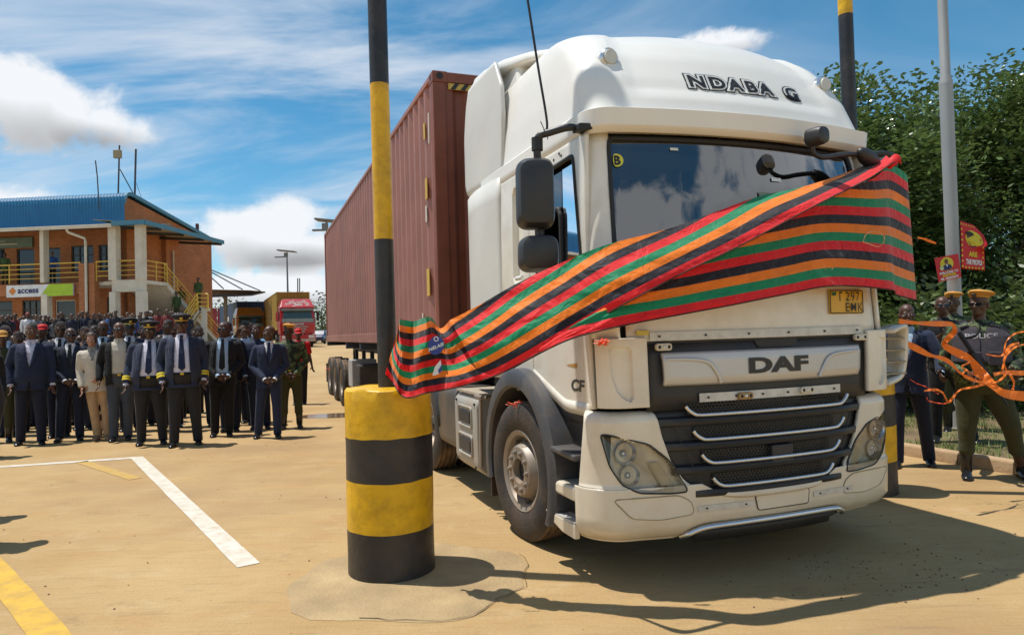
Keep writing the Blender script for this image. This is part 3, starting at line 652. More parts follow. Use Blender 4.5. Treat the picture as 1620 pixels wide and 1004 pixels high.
def build_front():
    T = truck
    def gx(z): return interp([(.50, .40), (.54, .50), (.58, .575), (.64, .645), (.75, .72), (.90, .775), (1.06, .815)], z)[0]
    # headlight polygon in (x, z) on the left; mirrored on the right
    hl = rounded([(1.135, .93), (1.09, .925), (.86, .86), (.73, .755), (.67, .66), (.62, .562), (.74, .560), (.93, .575), (1.03, .63), (1.095, .74)], .03, 3)
    def sx_of(x, z):
        W, y0, bow, rc = interp(LO, z); k = W-rc; sg_ = 1 if x >= 0 else -1; x = abs(x)
        return sg_*(x/k if x <= k else 1+2/math.pi*math.asin(min(1, (x-k)/rc)))
    for sg in (-1, 1):
        hs = [(sx_of(x, z), z) for x, z in hl]
        b = MB()
        f0 = lambda z: gx(z)/(interp(LO, z)[0]-interp(LO, z)[3])
        zs = [.605, .612, .62]+[.62+.0091*i for i in range(1, 43)]+[1.018, 1.03, 1.04, 1.05, 1.06]
        ns = 84; n = ns+1
        for z in zs:
            for i in range(n): b.v.append(tuple(S(LO, sg*lerp(f0(z), 1.9, i/ns), z, .62)))
        for j in range(len(zs)-1):
            for i in range(ns):
                zc = (zs[j]+zs[j+1])/2; sc = lerp(f0(zc), 1.9, (i+.5)/ns)
                if inpoly((sc, zc), hs): continue
                b.f.append((j*n+i, j*n+i+1, (j+1)*n+i+1, (j+1)*n+i))
        hp = b.build('headlight_panel', WHITE, T, smooth=50, solid=.025, ref=(0, 1.3, .8))
        # the lamp itself sits partly below the panel line
        lamp = MB(); lamp.grid(lambda u, v: S(LO, sg*lerp(.50, 1.36, u), lerp(.55, .94, v), off=-.045), 10, 6)
        ho = lamp.build('headlamp', mat('lamp_reflector', (.78, .72, .60), .3, metal=.15, var=.15, scale=14), T, smooth=60)
        # clip the housing to the outline
        bm = bmesh.new(); bm.from_mesh(ho.data); bmesh.ops.subdivide_edges(bm, edges=bm.edges, cuts=5, use_grid_fill=True)
        kill = [f for f in bm.faces if not inpoly((abs(f.calc_center_median().x), f.calc_center_median().z), [(q[0]*1.0, q[1]) for q in hl])]
        bmesh.ops.delete(bm, geom=kill, context='FACES'); bm.to_mesh(ho.data); bm.free()
        # side wall of the lamp pot
        wall = MB(); ring0 = [S(LO, sg*s, z, off=.002) for s, z in hs]; ring1 = [S(LO, sg*s, z, off=-.048) for s, z in hs]
        wall.loft([ring0, ring1], False); wall.build('lamp_pot', mat('lamp_pot_beige', (.74, .63, .46), .5), ho, smooth=60)
        g = MB(); g.tube([S(LO, sg*s, z, off=.003) for s, z in hs], .005, 6, closed=True); g.build('lamp_gasket', RUB, ho, smooth=60)
        for (x, z, r) in ((1.0, .81, .072), (.97, .675, .066)):
            c = S(LO, sg*sx_of(x, z), z, off=-.01)
            q = MB(); q.lathe([(r, -.0), (r*.8, .035), (r*.45, .06), (.004, .066)], 22, 'y', c, caps=False); q.build('reflector_bowl', CHRM, ho, smooth=60)
            q = MB(); q.ell(c+Vector((0, .035, 0)), (r*.34, r*.34, r*.34)); q.build('bulb_cap', CHRM, ho, smooth=60)
        q = MB(); q.grid(lambda u, v: S(LO, sg*sx_of(lerp(lerp(.78, .69, u), lerp(.86, .79, u), v), .7), lerp(.605, .745, v), off=-.022), 6, 6); q.build('lamp_wing', mat('lamp_wing_beige', (.78, .66, .45), .4), ho, smooth=60)
        q = MB()
        for k in range(7):
            for j in range(2): q.b2(S(LO, sg*sx_of(.62+.017*k+.01*(j % 2), .57), .566+.021*j, off=-.03), S(LO, sg*sx_of(.633+.017*k+.01*(j % 2), .57), .583+.021*j, off=-.012))
        q.build('indicator_facets', CHRM, ho)
        q = MB(); q.grid(lambda u, v: S(LO, sg*sx_of(lerp(.80, .755, u), .58), lerp(.566, .605, v), off=-.03), 2, 2); q.build('amber_reflector', mat('amber_red', (.35, .08, .03), .3), ho)
        le = MB(); le.v = [tuple(S(LO, sg*s, z, off=.006)) for s, z in hs]; le.f = [tuple(range(len(hs)))]; le.build('lamp_glass', LENS, ho)
    # bumper
    zs = [.262, .27, .285, .30, .33, .36, .42, .48, .54, .575, .59, .598, .603]; b = MB(); ns = 96; n = ns+1
    def lift(x): return .055*max(0, min(1, (.66-abs(x))/.16))
    for z in zs:
        for i in range(n):
            p = S(LO, lerp(-2.02, 2.02, i/ns), z, .62); k = max(0, min(1, (.40-z)/.14)); p.z += lift(p.x)*k
            # grille's rounded lower end dips into the bumper
            if abs(p.x) < .52 and z > .54: p.z -= (z-.54)*1.5*max(0, 1-(p.x/.52)**4)
            b.v.append(tuple(p))
    b.f = [(j*n+i, j*n+i+1, (j+1)*n+i+1, (j+1)*n+i) for j in range(len(zs)-1) for i in range(ns)]
    bp = b.build('bumper', WHITE, T, smooth=50, solid=.02, ref=(0, 1.3, .45))
    for sg in (-1, 1):
        po = rounded([(1.09, .545), (.68, .545), (.60, .50), (.585, .425), (.80, .405), (.98, .425)], .04, 4)
        q = MB(); q.tube([S(LO, sg*sx_of(x, z), z, .62, .0015) for x, z in po], .0045, 5, closed=True); q.build('fog_lamp_cover_edge', mat('cover_seam', (.33, .27, .17), .6), bp)
        q = MB(); q.v = [tuple(S(LO, sg*sx_of(x, z), z, .62, .004)) for x, z in po]; q.f = [tuple(range(len(po)))]; q.build('fog_lamp_cover', WHITE, bp)
    q = MB(); q.v = [tuple(S(LO, sx_of(x, z), z, .62, .006)) for x, z in rounded([(-.14, .405), (.26, .405), (.27, .50), (-.16, .50)], .02, 3)]; q.f = [tuple(range(len(q.v)))]; q.build('tow_hook_cover', WHITE, bp)
    q = MB(); q.tube([S(LO, sx_of(x, z), z, .62, .004) for x, z in rounded([(-.14, .405), (.26, .405), (.27, .50), (-.16, .50)], .02, 3)], .004, 5, closed=True); q.build('tow_hook_seam', BLKP, bp)
    for x0, x1 in ((-.56, -.17), (.31, .68)):
        q = MB(); q.grid(lambda u, v: S(LO, sx_of(lerp(x0, x1, u), .45), lerp(.435, .47, v), .62, .005), 8, 1); ms = q.build('reflector_strip', ALU, bp)
        for k in (.15, .85):
            q = MB(); q.lathe([(.006, 0), (.006, -.004)], 8, 'y', S(LO, sx_of(lerp(x0, x1, k), .45), .4525, .62, .006)); q.build('rivet', BLKP, ms)
    # bright skid strip and dark lip under the bumper
    pts = [(-.66, .275), (-.60, .305), (-.50, .337), (-.3, .345), (0, .347), (.3, .345), (.50, .337), (.60, .305), (.66, .275)]
    q = MB(); q.tube([S(LO, sx_of(p.x, .3), p.y, .62, .018) for p in smooth_curve([(x, z, 0) for x, z in pts], 5)], .016, 8, flat=.6); q.build('skid_strip', CHRM, bp, smooth=60)
    q = MB(); q.grid(lambda u, v: S(LO, lerp(-.60, .60, u), lerp(.235, .318, v), .62, -.02), 24, 2); q.build('lower_lip', PLAS, T, smooth=60, solid=.03)
    # --- black grille
    b = MB()
    zs = [.505, .515, .53, .55, .575, .60, .64, .70, .80, .90, 1.0, 1.06]
    def fn(u, v):
        z = zs[int(round(v*(len(zs)-1)))]; x = lerp(-gx(z), gx(z), u)*1.01; return Vector((x, S(LO, sx_of(x, .7), .7, .62).y+.030, z))
    b.grid(fn, 30, len(zs)-1); gr = b.build('grille', PLAS, T, smooth=60, solid=.02, ref=(0, 1.3, .8))
    b = MB(); b.grid(lambda u, v: Vector((lerp(-.86, .86, u), S(UP, lerp(-.86, .86, u)/.98, 1.3).y+.004, lerp(1.055, 1.475, v))), 24, 4); b.build('upper_grille', PLAS, T, smooth=60, solid=.02, ref=(0, 1.3, 1.3))
    b = MB(); po = rounded([(-.11, 1.475), (.25, 1.475), (.22, 1.415), (-.08, 1.415)], .03, 4)
    b.v = [(x, S(UP, x/.98, 1.4).y-.001, z) for x, z in po]; b.f = [tuple(range(len(po)))]; b.build('grille_recess', BLKP, T)
    # panel lines in the grille
    for x0, x1, z0, z1 in ((-.70, -.52, .97, .58), (.70, .55, .97, .62)):
        q = MB(); q.tube([(lerp(x0, x1, k/8), S(LO, sx_of(lerp(x0, x1, k/8), .7), .7, .62).y-.004, lerp(z0, z1, (k/8))) for k in range(9)], .004, 5); q.build('grille_seam', BLKP, gr)
    def fy(x, d=0.0): return S(LO, sx_of(x, .7), .7, .62).y+d
    for k, (zc, hw) in enumerate(((1.025, .60), (.875, .555), (.73, .505), (.585, .435))):
        # louvre: a rounded dark slat standing proud above each opening
        q = MB(); rings = []
        for i in range(25):
            x = lerp(-min(gx(zc)*.985, hw+.20), min(gx(zc)*.985, hw+.20), i/24); y = fy(x); e = 1-.9*max(0, (abs(x)-hw)/.2)**1.5
            pr = [(y+.03, zc-.012), (y-.022*e, zc-.022), (y-.034*e, zc-.040), (y-.022*e, zc-.062), (y+.03, zc-.075)]
            rings.append([(x, a, c) for a, c in pr])
        q.loft(rings); lv = q.build('grille_slat', PLAS, gr, smooth=40)
        # bright strip with upturned ends
        path = [(-hw-.035, zc+.055), (-hw-.015, zc+.03), (-hw+.02, zc+.006), (-hw+.07, zc-.003), (-hw*.5, zc-.004), (0, zc-.004), (hw*.5, zc-.004), (hw-.07, zc-.003), (hw-.02, zc+.006), (hw+.015, zc+.03), (hw+.035, zc+.055)]
        path = [p for p in smooth_curve([(x, z, 0) for x, z in path], 5)]
        q = MB(); q.tube([(p.x, fy(p.x, -.034), p.y) for p in path], .0125, 8); q.build('bright_strip', CHRM, gr, smooth=60)
        # recessed honeycomb mesh
        q = MB(); q.grid(lambda u, v: Vector((lerp(-hw, hw, u), fy(lerp(-hw, hw, u), .018), lerp(zc-.005, zc+.068, v))), 16, 1); q.build('mesh_backing', BLKP, gr)
        q = MB(); cw, chh = .026, .0175
        wire = mat('mesh_wire', (.075, .062, .045), .6, var=.2)
        for j in range(5):
            z = zc-.002+chh*j
            if z > zc+.066: break
            q2 = [(-hw+.01+hw*2*i/16*.99, z) for i in range(17)]
            q.tube([(x, fy(x, .008), zz) for x, zz in q2], .0022, 4)
            nx = int(2*hw/cw)
            for i in range(nx):
                x = -hw+cw*(i+.5*(j % 2))+.008; q.box((x, fy(x, .008), z+chh/2), (.0036, .004, chh))
        o = q.build('mesh_lattice', wire, gr); o['kind'] = 'stuff'
    q = MB(); q.b2((-.03, fy(0, -.03), .675), (.135, fy(0, .02), .80)); q.build('radar_block', PLAS, gr, bevel=.008)
    # silver badge panel
    def py(x): return S(UP, x/.98, 1.3).y-.022
    W_ = .775; outline = rounded([(-W_, 1.385), (-W_+.02, 1.405), (W_-.02, 1.405), (W_, 1.385), (W_-.012, 1.215), (-.0, 1.198), (-W_+.012, 1.215)], .012, 3)
    q = MB(); rings = []
    q.grid(lambda u, v: Vector((lerp(-W_, W_, u)*(1-.015*(1-v)), py(lerp(-W_, W_, u))-.020*min(1, v*5)*min(1, (1-v)*4+.2) - (.012 if False else 0), lerp(1.205-.006*math.cos(lerp(-1.5, 1.5, u)), 1.405, v))), 60, 14)
    badge = q.build('badge_panel', SILV, T, smooth=50, solid=.03, ref=(0, 1.3, 1.3))
    for sg in (-1, 1):
        pth = smooth_curve([(sg*(W_-.02), py(W_)-.018, 1.365), (sg*.57, py(.57)-.024, 1.358), (sg*.47, py(.47)-.026, 1.335), (sg*.415, py(.42)-.026, 1.27), (sg*.385, py(.4)-.020, 1.212)], 6)
        q = MB(); q.tube(pth, .012, 8, flat=.7); q.build('badge_rib', SILV, badge, smooth=60)
    text_obj('lettering', 'DAF', mat('badge_lettering', (.035, .034, .036), .35, metal=.3), badge, lambda v: Vector((.045+v.x, py(.045+v.x)-.0265, 1.262+v.y)), size=.128, bold=.0055, xscale=1.95, spacing=1.02)
    # drilled aluminium strips
    def strip(x0, x1, z0, z1, yf, lamps):
        q = MB(); q.grid(lambda u, v: Vector((lerp(x0, x1, u), yf(lerp(x0, x1, u)), lerp(z0, z1, v))), 20, 1); st = q.build('fixing_strip', ALU, T, solid=.006, ref=(0, 1.3, 1.3))
        for i in range(6):
            x = lerp(x0+.06, x1-.06, i/5); q = MB(); q.lathe([(.0065, -.009), (.0065, .002)], 8, 'y', (x, yf(x), (z0+z1)/2)); q.build('rivet', BLKP, st)
        for x, z, colr in lamps:
            q = MB(); po = rounded([(x-.055, z-.022), (x+.055, z-.022), (x+.055, z+.022), (x-.055, z+.022)], .02, 4); q.prism(po, yf(x)-.022, yf(x)+.004, 'y'); l = q.build('clearance_lamp', colr, T, bevel=.004, smooth=50)
            for dx in (-.033, 0, .033):
                q = MB(); q.ell((x+dx, yf(x)-.022, z), (.010, .006, .012), 8, 6); q.build('lamp_diode', BLKP if dx else CHRM, l)
    LMPW = mat('clearance_lens', (.62, .58, .46), .35); LMPR = mat('rusty_lamp', (.35, .22, .09), .6)
    strip(-.84, .84, 1.478, 1.530, lambda x: S(UP, x/.98, 1.5).y-.012, [(-.76, 1.44, LMPW), (.80, 1.455, LMPW)])
    strip(-.52, .60, 1.095, 1.148, lambda x: S(UP, x/.98, 1.2).y-.012, [(-.20, 1.118, LMPR), (.29, 1.128, LMPW)])
    # number plate
    t = Vector((.70, 0, 1.70)); q = MB(); yp = lambda x: S(UP, x/.98, 1.7).y-.014
    q.grid(lambda u, v: Vector((lerp(.53, .865, u), yp(lerp(.53, .865, u)), lerp(1.615, 1.775, v))), 4, 1); pl_ = q.build('number_plate', mat('plate_yellow', (.72, .43, .03), .35, var=.05), T, solid=.004, ref=(0, 1.3, 1.7))
    q = MB(); q.tube([(x, yp(x)-.005, z) for x, z in rounded([(.535, 1.62), (.86, 1.62), (.86, 1.77), (.535, 1.77)], .01, 3)], .0028, 5, closed=True); q.build('plate_border', BLKP, pl_)
    text_obj('plate_text', 'T', BLKP, pl_, lambda v: Vector((.632+v.x, yp(.7)-.008, 1.702+v.y)), size=.088, bold=.0009, xscale=.9)
    text_obj('plate_text', '297', BLKP, pl_, lambda v: Vector((.745+v.x, yp(.7)-.008, 1.702+v.y)), size=.086, bold=.0005, xscale=.80, spacing=1.25)
    text_obj('plate_text', 'EMK', BLKP, pl_, lambda v: Vector((.755+v.x, yp(.7)-.008, 1.630+v.y)), size=.086, bold=.0005, xscale=.80, spacing=1.25)
    q = MB(); q.add([(.552, yp(.55)-.007, 1.738), (.59, yp(.59)-.007, 1.738), (.59, yp(.59)-.007, 1.762), (.552, yp(.55)-.007, 1.762)], [(0, 1, 2), (0, 2, 3)]); q.build('plate_flag', mat('plate_flag_green', (.03, .22, .10), .5), pl_)
    q = MB(); q.add([(.552, yp(.55)-.008, 1.738), (.558, yp(.55)-.008, 1.738), (.59, yp(.59)-.008, 1.757), (.59, yp(.59)-.008, 1.762), (.584, yp(.59)-.008, 1.762), (.552, yp(.55)-.008, 1.743)], [(0, 1, 2, 3, 4, 5)]); q.build('plate_flag_stripe', BLKP, pl_)
    # small yellow clip under the panel at the left
    q = MB(); q.b2((-.93, S(UP, -.93, 1.5).y-.035, 1.515), (-.85, S(UP, -.9, 1.5).y-.01, 1.545)); q.build('yellow_clip', mat('clip_yellow', (.62, .5, .1), .5), T, bevel=.006)
    # roof lettering: dark letters with a light line and dark outline
    rz = [o for o in T.children if o.name.startswith('high_roof')][0]
    def onroof(v, off):
        x = .085+v.x; z = 3.11+v.y*0.93; p = S(RF, x/(interp(RF, z)[0]-interp(RF, z)[3]), z, off=off); p.y += 0.034; return p
    OUT = mat('lettering_pale', (.74, .74, .72), .4)
    for k, (bo, m_, off) in enumerate(((.022, BLKP, .006), (.0155, OUT, .009), (.004, BLKP, .012))):
        for word, x0 in (('NDABA', -.145), ('G', .375)):
            text_obj('roof_lettering', word, m_, rz, lambda v, off=off, x0=x0: onroof(v+Vector((x0, 0, 0)), off), size=.135, bold=bo, xscale=1.24, spacing=1.28)
build_front()

def wheel(parent, name, c, R, w, steer=0.0, sx=-1, kind='front', dual=False):
    """one wheel; outer face towards sx"""
    e = bpy.data.objects.new(name, None); COL.objects.link(e); e.parent = parent; e.location = c; e.rotation_euler = (0, 0, steer)
    b = MB(); rr = .295; h = w/2
    prof = [(rr, -h*.80), (rr+.02, -h*.92), (rr+.10, -h*1.0), (R-.075, -h*.98), (R-.03, -h*.90), (R-.008, -h*.80)]
    for k in range(4):
        a = -h*.62+k*(h*1.24/3); 
    tread = [(R-.008, -h*.80), (R, -h*.74)]
    for k in range(4):
        a = lerp(-h*.56, h*.56, k/3); tread += [(R+.001, a-.012), (R-.014, a-.008), (R-.014, a+.008), (R+.001, a+.012)]
    tread += [(R, h*.74), (R-.008, h*.80)]
    prof2 = [(R-.008, h*.80), (R-.03, h*.90), (R-.075, h*.98), (rr+.10, h*1.0), (rr+.02, h*.92), (rr, h*.80)]
    b.lathe([(r, sx*q) for r, q in prof], 64, 'x', caps=False); b.lathe([(r, sx*q) for r, q in prof2], 64, 'x', caps=False)
    ty = b.build('tyre', TYRE, e, smooth=50)
    b = MB(); b.lathe([(r, sx*q) for r, q in tread], 64, 'x', caps=False)
    b.build('tread', TREAD, e, smooth=40)
    b = MB()
    if kind == 'front': rp = [(rr+.012, h*.84), (rr+.004, h*.90), (rr-.03, h*.80), (rr-.045, h*.55), (rr-.06, h*.35), (.205, h*.62), (.190, h*.90), (.178, h*.98), (.094, h*.98), (.088, h*.62), (.004, h*.60)]
    else: rp = [(rr+.012, h*.84), (rr+.004, h*.90), (rr-.03, h*.80), (rr-.05, h*.2), (.20, -h*.1), (.18, -h*.2), (.13, -h*.2), (.12, h*.3), (.10, h*.5), (.004, h*.5)]
    b.lathe([(r, sx*q) for r, q in rp], 48, 'x', caps=False); b.build('rim', STEEL, e, smooth=35)
    b = MB(); b.lathe([(.085, sx*(h*.66)), (.002, sx*(h*.66))], 20, 'x', caps=False); b.build('hub_bore', BLKP, e)
    nm = 10; rb = .140 if kind == 'front' else .155; xb = h*.96 if kind == 'front' else -h*.2
    for k in range(nm):
        a = 2*math.pi*k/nm; b = MB(); b.lathe([(.020, sx*(xb-.004)), (.020, sx*(xb+.014)), (.013, sx*(xb+.016)), (.012, sx*(xb+.026)), (.002, sx*(xb+.027))], 8, 'x', (0, rb*math.cos(a), rb*math.sin(a))); b.build('wheel_nut', STEEL, e, smooth=30)
        a2 = a+math.pi/nm; rq = .228; b = MB(); xq = h*.50 if kind == 'front' else h*.0
        ring = [Vector((0, .022*math.cos(t), .030*math.sin(t))) for t in [2*math.pi*j/14 for j in range(14)]]; rot = Matrix.Rotation(a2-math.pi/2, 3, 'X')
        b.add([rot @ q + Vector((sx*(xq+.012), rq*math.cos(a2), rq*math.sin(a2))) for q in ring], [tuple(range(14))]); b.build('vent_hole', BLKP, e)
    return e
def build_running_gear():
    T = truck; R = .515
    wheel(T, 'front_wheel', (-1.08, 1.34, R), R, .30, R_(5), -1, 'front'); wheel(T, 'front_wheel', (1.05, 1.36, R), R, .30, R_(5), 1, 'front')
    for x, sx in ((-1.06, -1), (-.74, -1), (1.06, 1), (.74, 1)): wheel(T, 'drive_wheel', (x, 4.35, R), R, .29, 0, sx, 'rear')
    # chassis rails, axle
    b = MB()
    for sx in (-1, 1): b.b2((sx*.38-.04, .3, .72), (sx*.38+.04, 5.4, .98))
    for y in (.9, 2.2, 3.4, 5.2): b.b2((-.34, y-.05, .76), (.34, y+.05, .94))
    b.b2((-.3, .25, .45), (.3, 1.6, 1.05)); b.build('chassis', CHAS, T, bevel=.01)
    b = MB(); b.tube([(-.95, 1.36, .5), (-.5, 1.36, .42), (.5, 1.36, .42), (.95, 1.36, .5)], .06, 10); b.tube([(-.95, 4.35, .515), (.95, 4.35, .515)], .09, 10); b.ell((0, 4.35, .515), (.22, .2, .24)); b.build('axle', CHAS, T, smooth=60)
    b = MB(); b.lathe([(.45, .98), (.48, 1.02), (.48, 1.13), (.44, 1.16), (.004, 1.16)], 28, 'z', (0, 4.1, 0)); b.b2((-.5, 3.7, .96), (.5, 4.5, 1.0)); b.build('fifth_wheel', CHAS, T, smooth=40)
    # front wheel arch
    for sx in (-1, 1):
        b = MB(); cy, cz = 1.36, .53; prof = []
        ang = [R_(a) for a in range(-28, 201, 8)]
        rings = []
        for a in ang:
            k = max(0, math.sin(a)); ro = .72+.03*k; ri = .605
            cs, sn = -math.cos(a), math.sin(a)
            def P(r, x): return (sx*x, cy+cs*r, max(.25, cz+sn*r))
            rings.append([P(ri, .98), P(ri, 1.225), P(ri+.02, 1.245), P(ro-.03, 1.245), P(ro, 1.22), P(ro, .98)])
        b.loft(rings); b.build('wheel_arch', FEND, T, smooth=40)
        b = MB(); b.v = []; rr_ = []
        for a in ang: rr_.append([(sx*.62, cy-math.cos(a)*.60, max(.3, cz+math.sin(a)*.60)), (sx*1.0, cy-math.cos(a)*.60, max(.3, cz+math.sin(a)*.60))])
        b.loft(rr_, False, closed=False); b.build('arch_liner', CHAS, T, smooth=60)
        # mud flap
        b = MB(); b.grid(lambda u, v: Vector((sx*lerp(.74, 1.20, u), 2.06+.012*math.sin(u*9), lerp(.17, .80, v))), 10, 4); b.build('mud_flap', mat('mudflap_rubber', (.045, .035, .028), .85, var=.3, dirt=(.16, .09, .05), dirt_amt=.8, dirt_scale=6, bump=.4, bscale=50), T, solid=.012)
        # step well between arch and bumper
        b = MB(); b.grid(lambda u, v: Vector((sx*(1.12-.05*math.sin(math.pi*v)), lerp(.28, .86, u), lerp(.36, 1.06, v))), 4, 8); b.build('step_panel', PLAS, T, smooth=50, solid=.02, ref=(0, 1.3, .8))
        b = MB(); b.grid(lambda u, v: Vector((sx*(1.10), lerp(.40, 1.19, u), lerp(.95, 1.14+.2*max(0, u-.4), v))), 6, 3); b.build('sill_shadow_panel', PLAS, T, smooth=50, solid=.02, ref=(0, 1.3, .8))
        b = MB(); po = [(.34, .745), (.84, .765), (.84, .80), (.34, .785)]; b.prism([(y, z) for y, z in po], sx*1.02, sx*1.235, 'x'); b.build('step', FEND, T, bevel=.012)
        b = MB(); b.prism([(.37, .49), (.72, .49), (.78, .57), (.37, .585)], sx*1.05, sx*1.225, 'x'); b.build('step_fairing', WHITE, T, bevel=.02)
        b = MB(); b.prism([(.37, .372), (.73, .372), (.74, .49), (.37, .49)], sx*.98, sx*1.03, 'x'); b.build('step_recess', PLAS, T)
        # lower tread plate with anti-slip holes
        b = MB(); y0, y1, x0, x1 = .37, .82, 1.02, 1.225
        hol = []
        for i in range(5):
            for j in range(3): hol.append((y0+.045+.066*i+(.03 if j % 2 else 0), x0+.055+.055*j))
        b.grid(lambda u, v: Vector((sx*lerp(x0, x1, v), lerp(y0, y1, u), .368-.02*(u))), 60, 36, keep=lambda u, v: not any(((lerp(y0, y1, u)-hy)/.017)**2+((lerp(x0, x1, v)-hx)/.013)**2 < 1 for hy, hx in hol))
        b.build('tread_plate', ALU, T, solid=.012)
        b = MB(); b.prism([(.37, .262), (.56, .262), (.70, .29), (.83, .345), (.80, .348), (.37, .352)], sx*1.19, sx*1.228, 'x'); b.build('step_skirt', WHITE, T, bevel=.012)
    # storage / battery box behind the wheel, with two latched lids
    b = MB(); rings = []
    for y in (2.30, 3.02):
        po = rounded([(.74, .26), (1.12, .26), (1.235, .36), (1.24, .93), (1.17, 1.0), (.74, 1.0)], .05, 4); rings.append([(-x, y, z) for x, z in po])
    b.loft(rings); bx = b.build('battery_box', mat('box_grey', (.33, .315, .28), .5, var=.08, dirt=(.40, .29, .17), dirt_amt=.6, dirt_scale=4), T, smooth=40, bevel=.015)
    for z0, z1 in ((.70, .88), (.44, .62)):
        q = MB(); po = rounded([(2.45, z0), (2.86, z0), (2.86, z1), (2.45, z1)], .03, 4); q.tube([(-1.243, y, z) for y, z in po], .012, 6, closed=True); fr = q.build('lid_frame', MATS['box_grey'], bx, smooth=60)
        q = MB(); q.prism(rounded([(2.50, z0+.03), (2.81, z0+.03), (2.81, z1-.03), (2.50, z1-.03)], .02, 3), -1.252, -1.238, 'x'); q.build('lid_handle', PLAS, fr, bevel=.006)
    for y, z in ((2.36, .92), (2.94, .92), (2.36, .36), (2.94, .36)):
        q = MB(); q.lathe([(.012, -1.236), (.012, -1.249)], 8, 'x', (0, y, z)); q.build('screw', BLKP, bx)
    b = MB(); b.b2((-1.22, 2.28, 1.0), (-.70, 3.0, 1.02)); b.build('tread_deck', mat('chequer_deck', (.36, .30, .22), .7, bump=.6, bscale=30), T)
    b = MB(); b.tube([(-1.2, 2.12, 1.0), (-1.24, 2.18, .98), (-1.24, 2.2, .40)], .016, 8); b.tube([(-1.24, 2.12, 1.0), (-1.24, 2.30, 1.0)], .02, 8); b.build('box_bracket', STEEL, T, smooth=60)
    b = MB(); rings = []
    for y in (3.12, 3.80): rings.append([(-x, y, z) for x, z in rounded([(.74, .38), (1.20, .38), (1.20, 1.02), (.74, 1.02)], .12, 5)])
    b.loft(rings); b.build('fuel_tank', mat('tank_dark', (.07, .065, .06), .5, dirt=(.2, .13, .07), dirt_amt=.6), T, smooth=40)
    b = MB(); rings = []
    for a in [R_(q) for q in range(0, 181, 15)]:
        rings.append([(-.58, 4.35-math.cos(a)*.60, .56+math.sin(a)*.6), (-1.23, 4.35-math.cos(a)*.60, .56+math.sin(a)*.6)])
    b.loft(rings, False, closed=False); b.build('rear_mudguard', PLAS, T, smooth=60, solid=.02)
    # air lines between cab and trailer
    b = MB()
    for k in range(3): b.tube(smooth_curve([(-.4+.2*k, 2.4, 1.9), (-.42+.2*k, 2.8, 1.3), (-.4+.2*k, 3.2, 1.25), (-.3+.2*k, 3.7, 1.6)], 6), .014, 6)
    b.build('air_line', RUB, T, smooth=60)
build_running_gear()

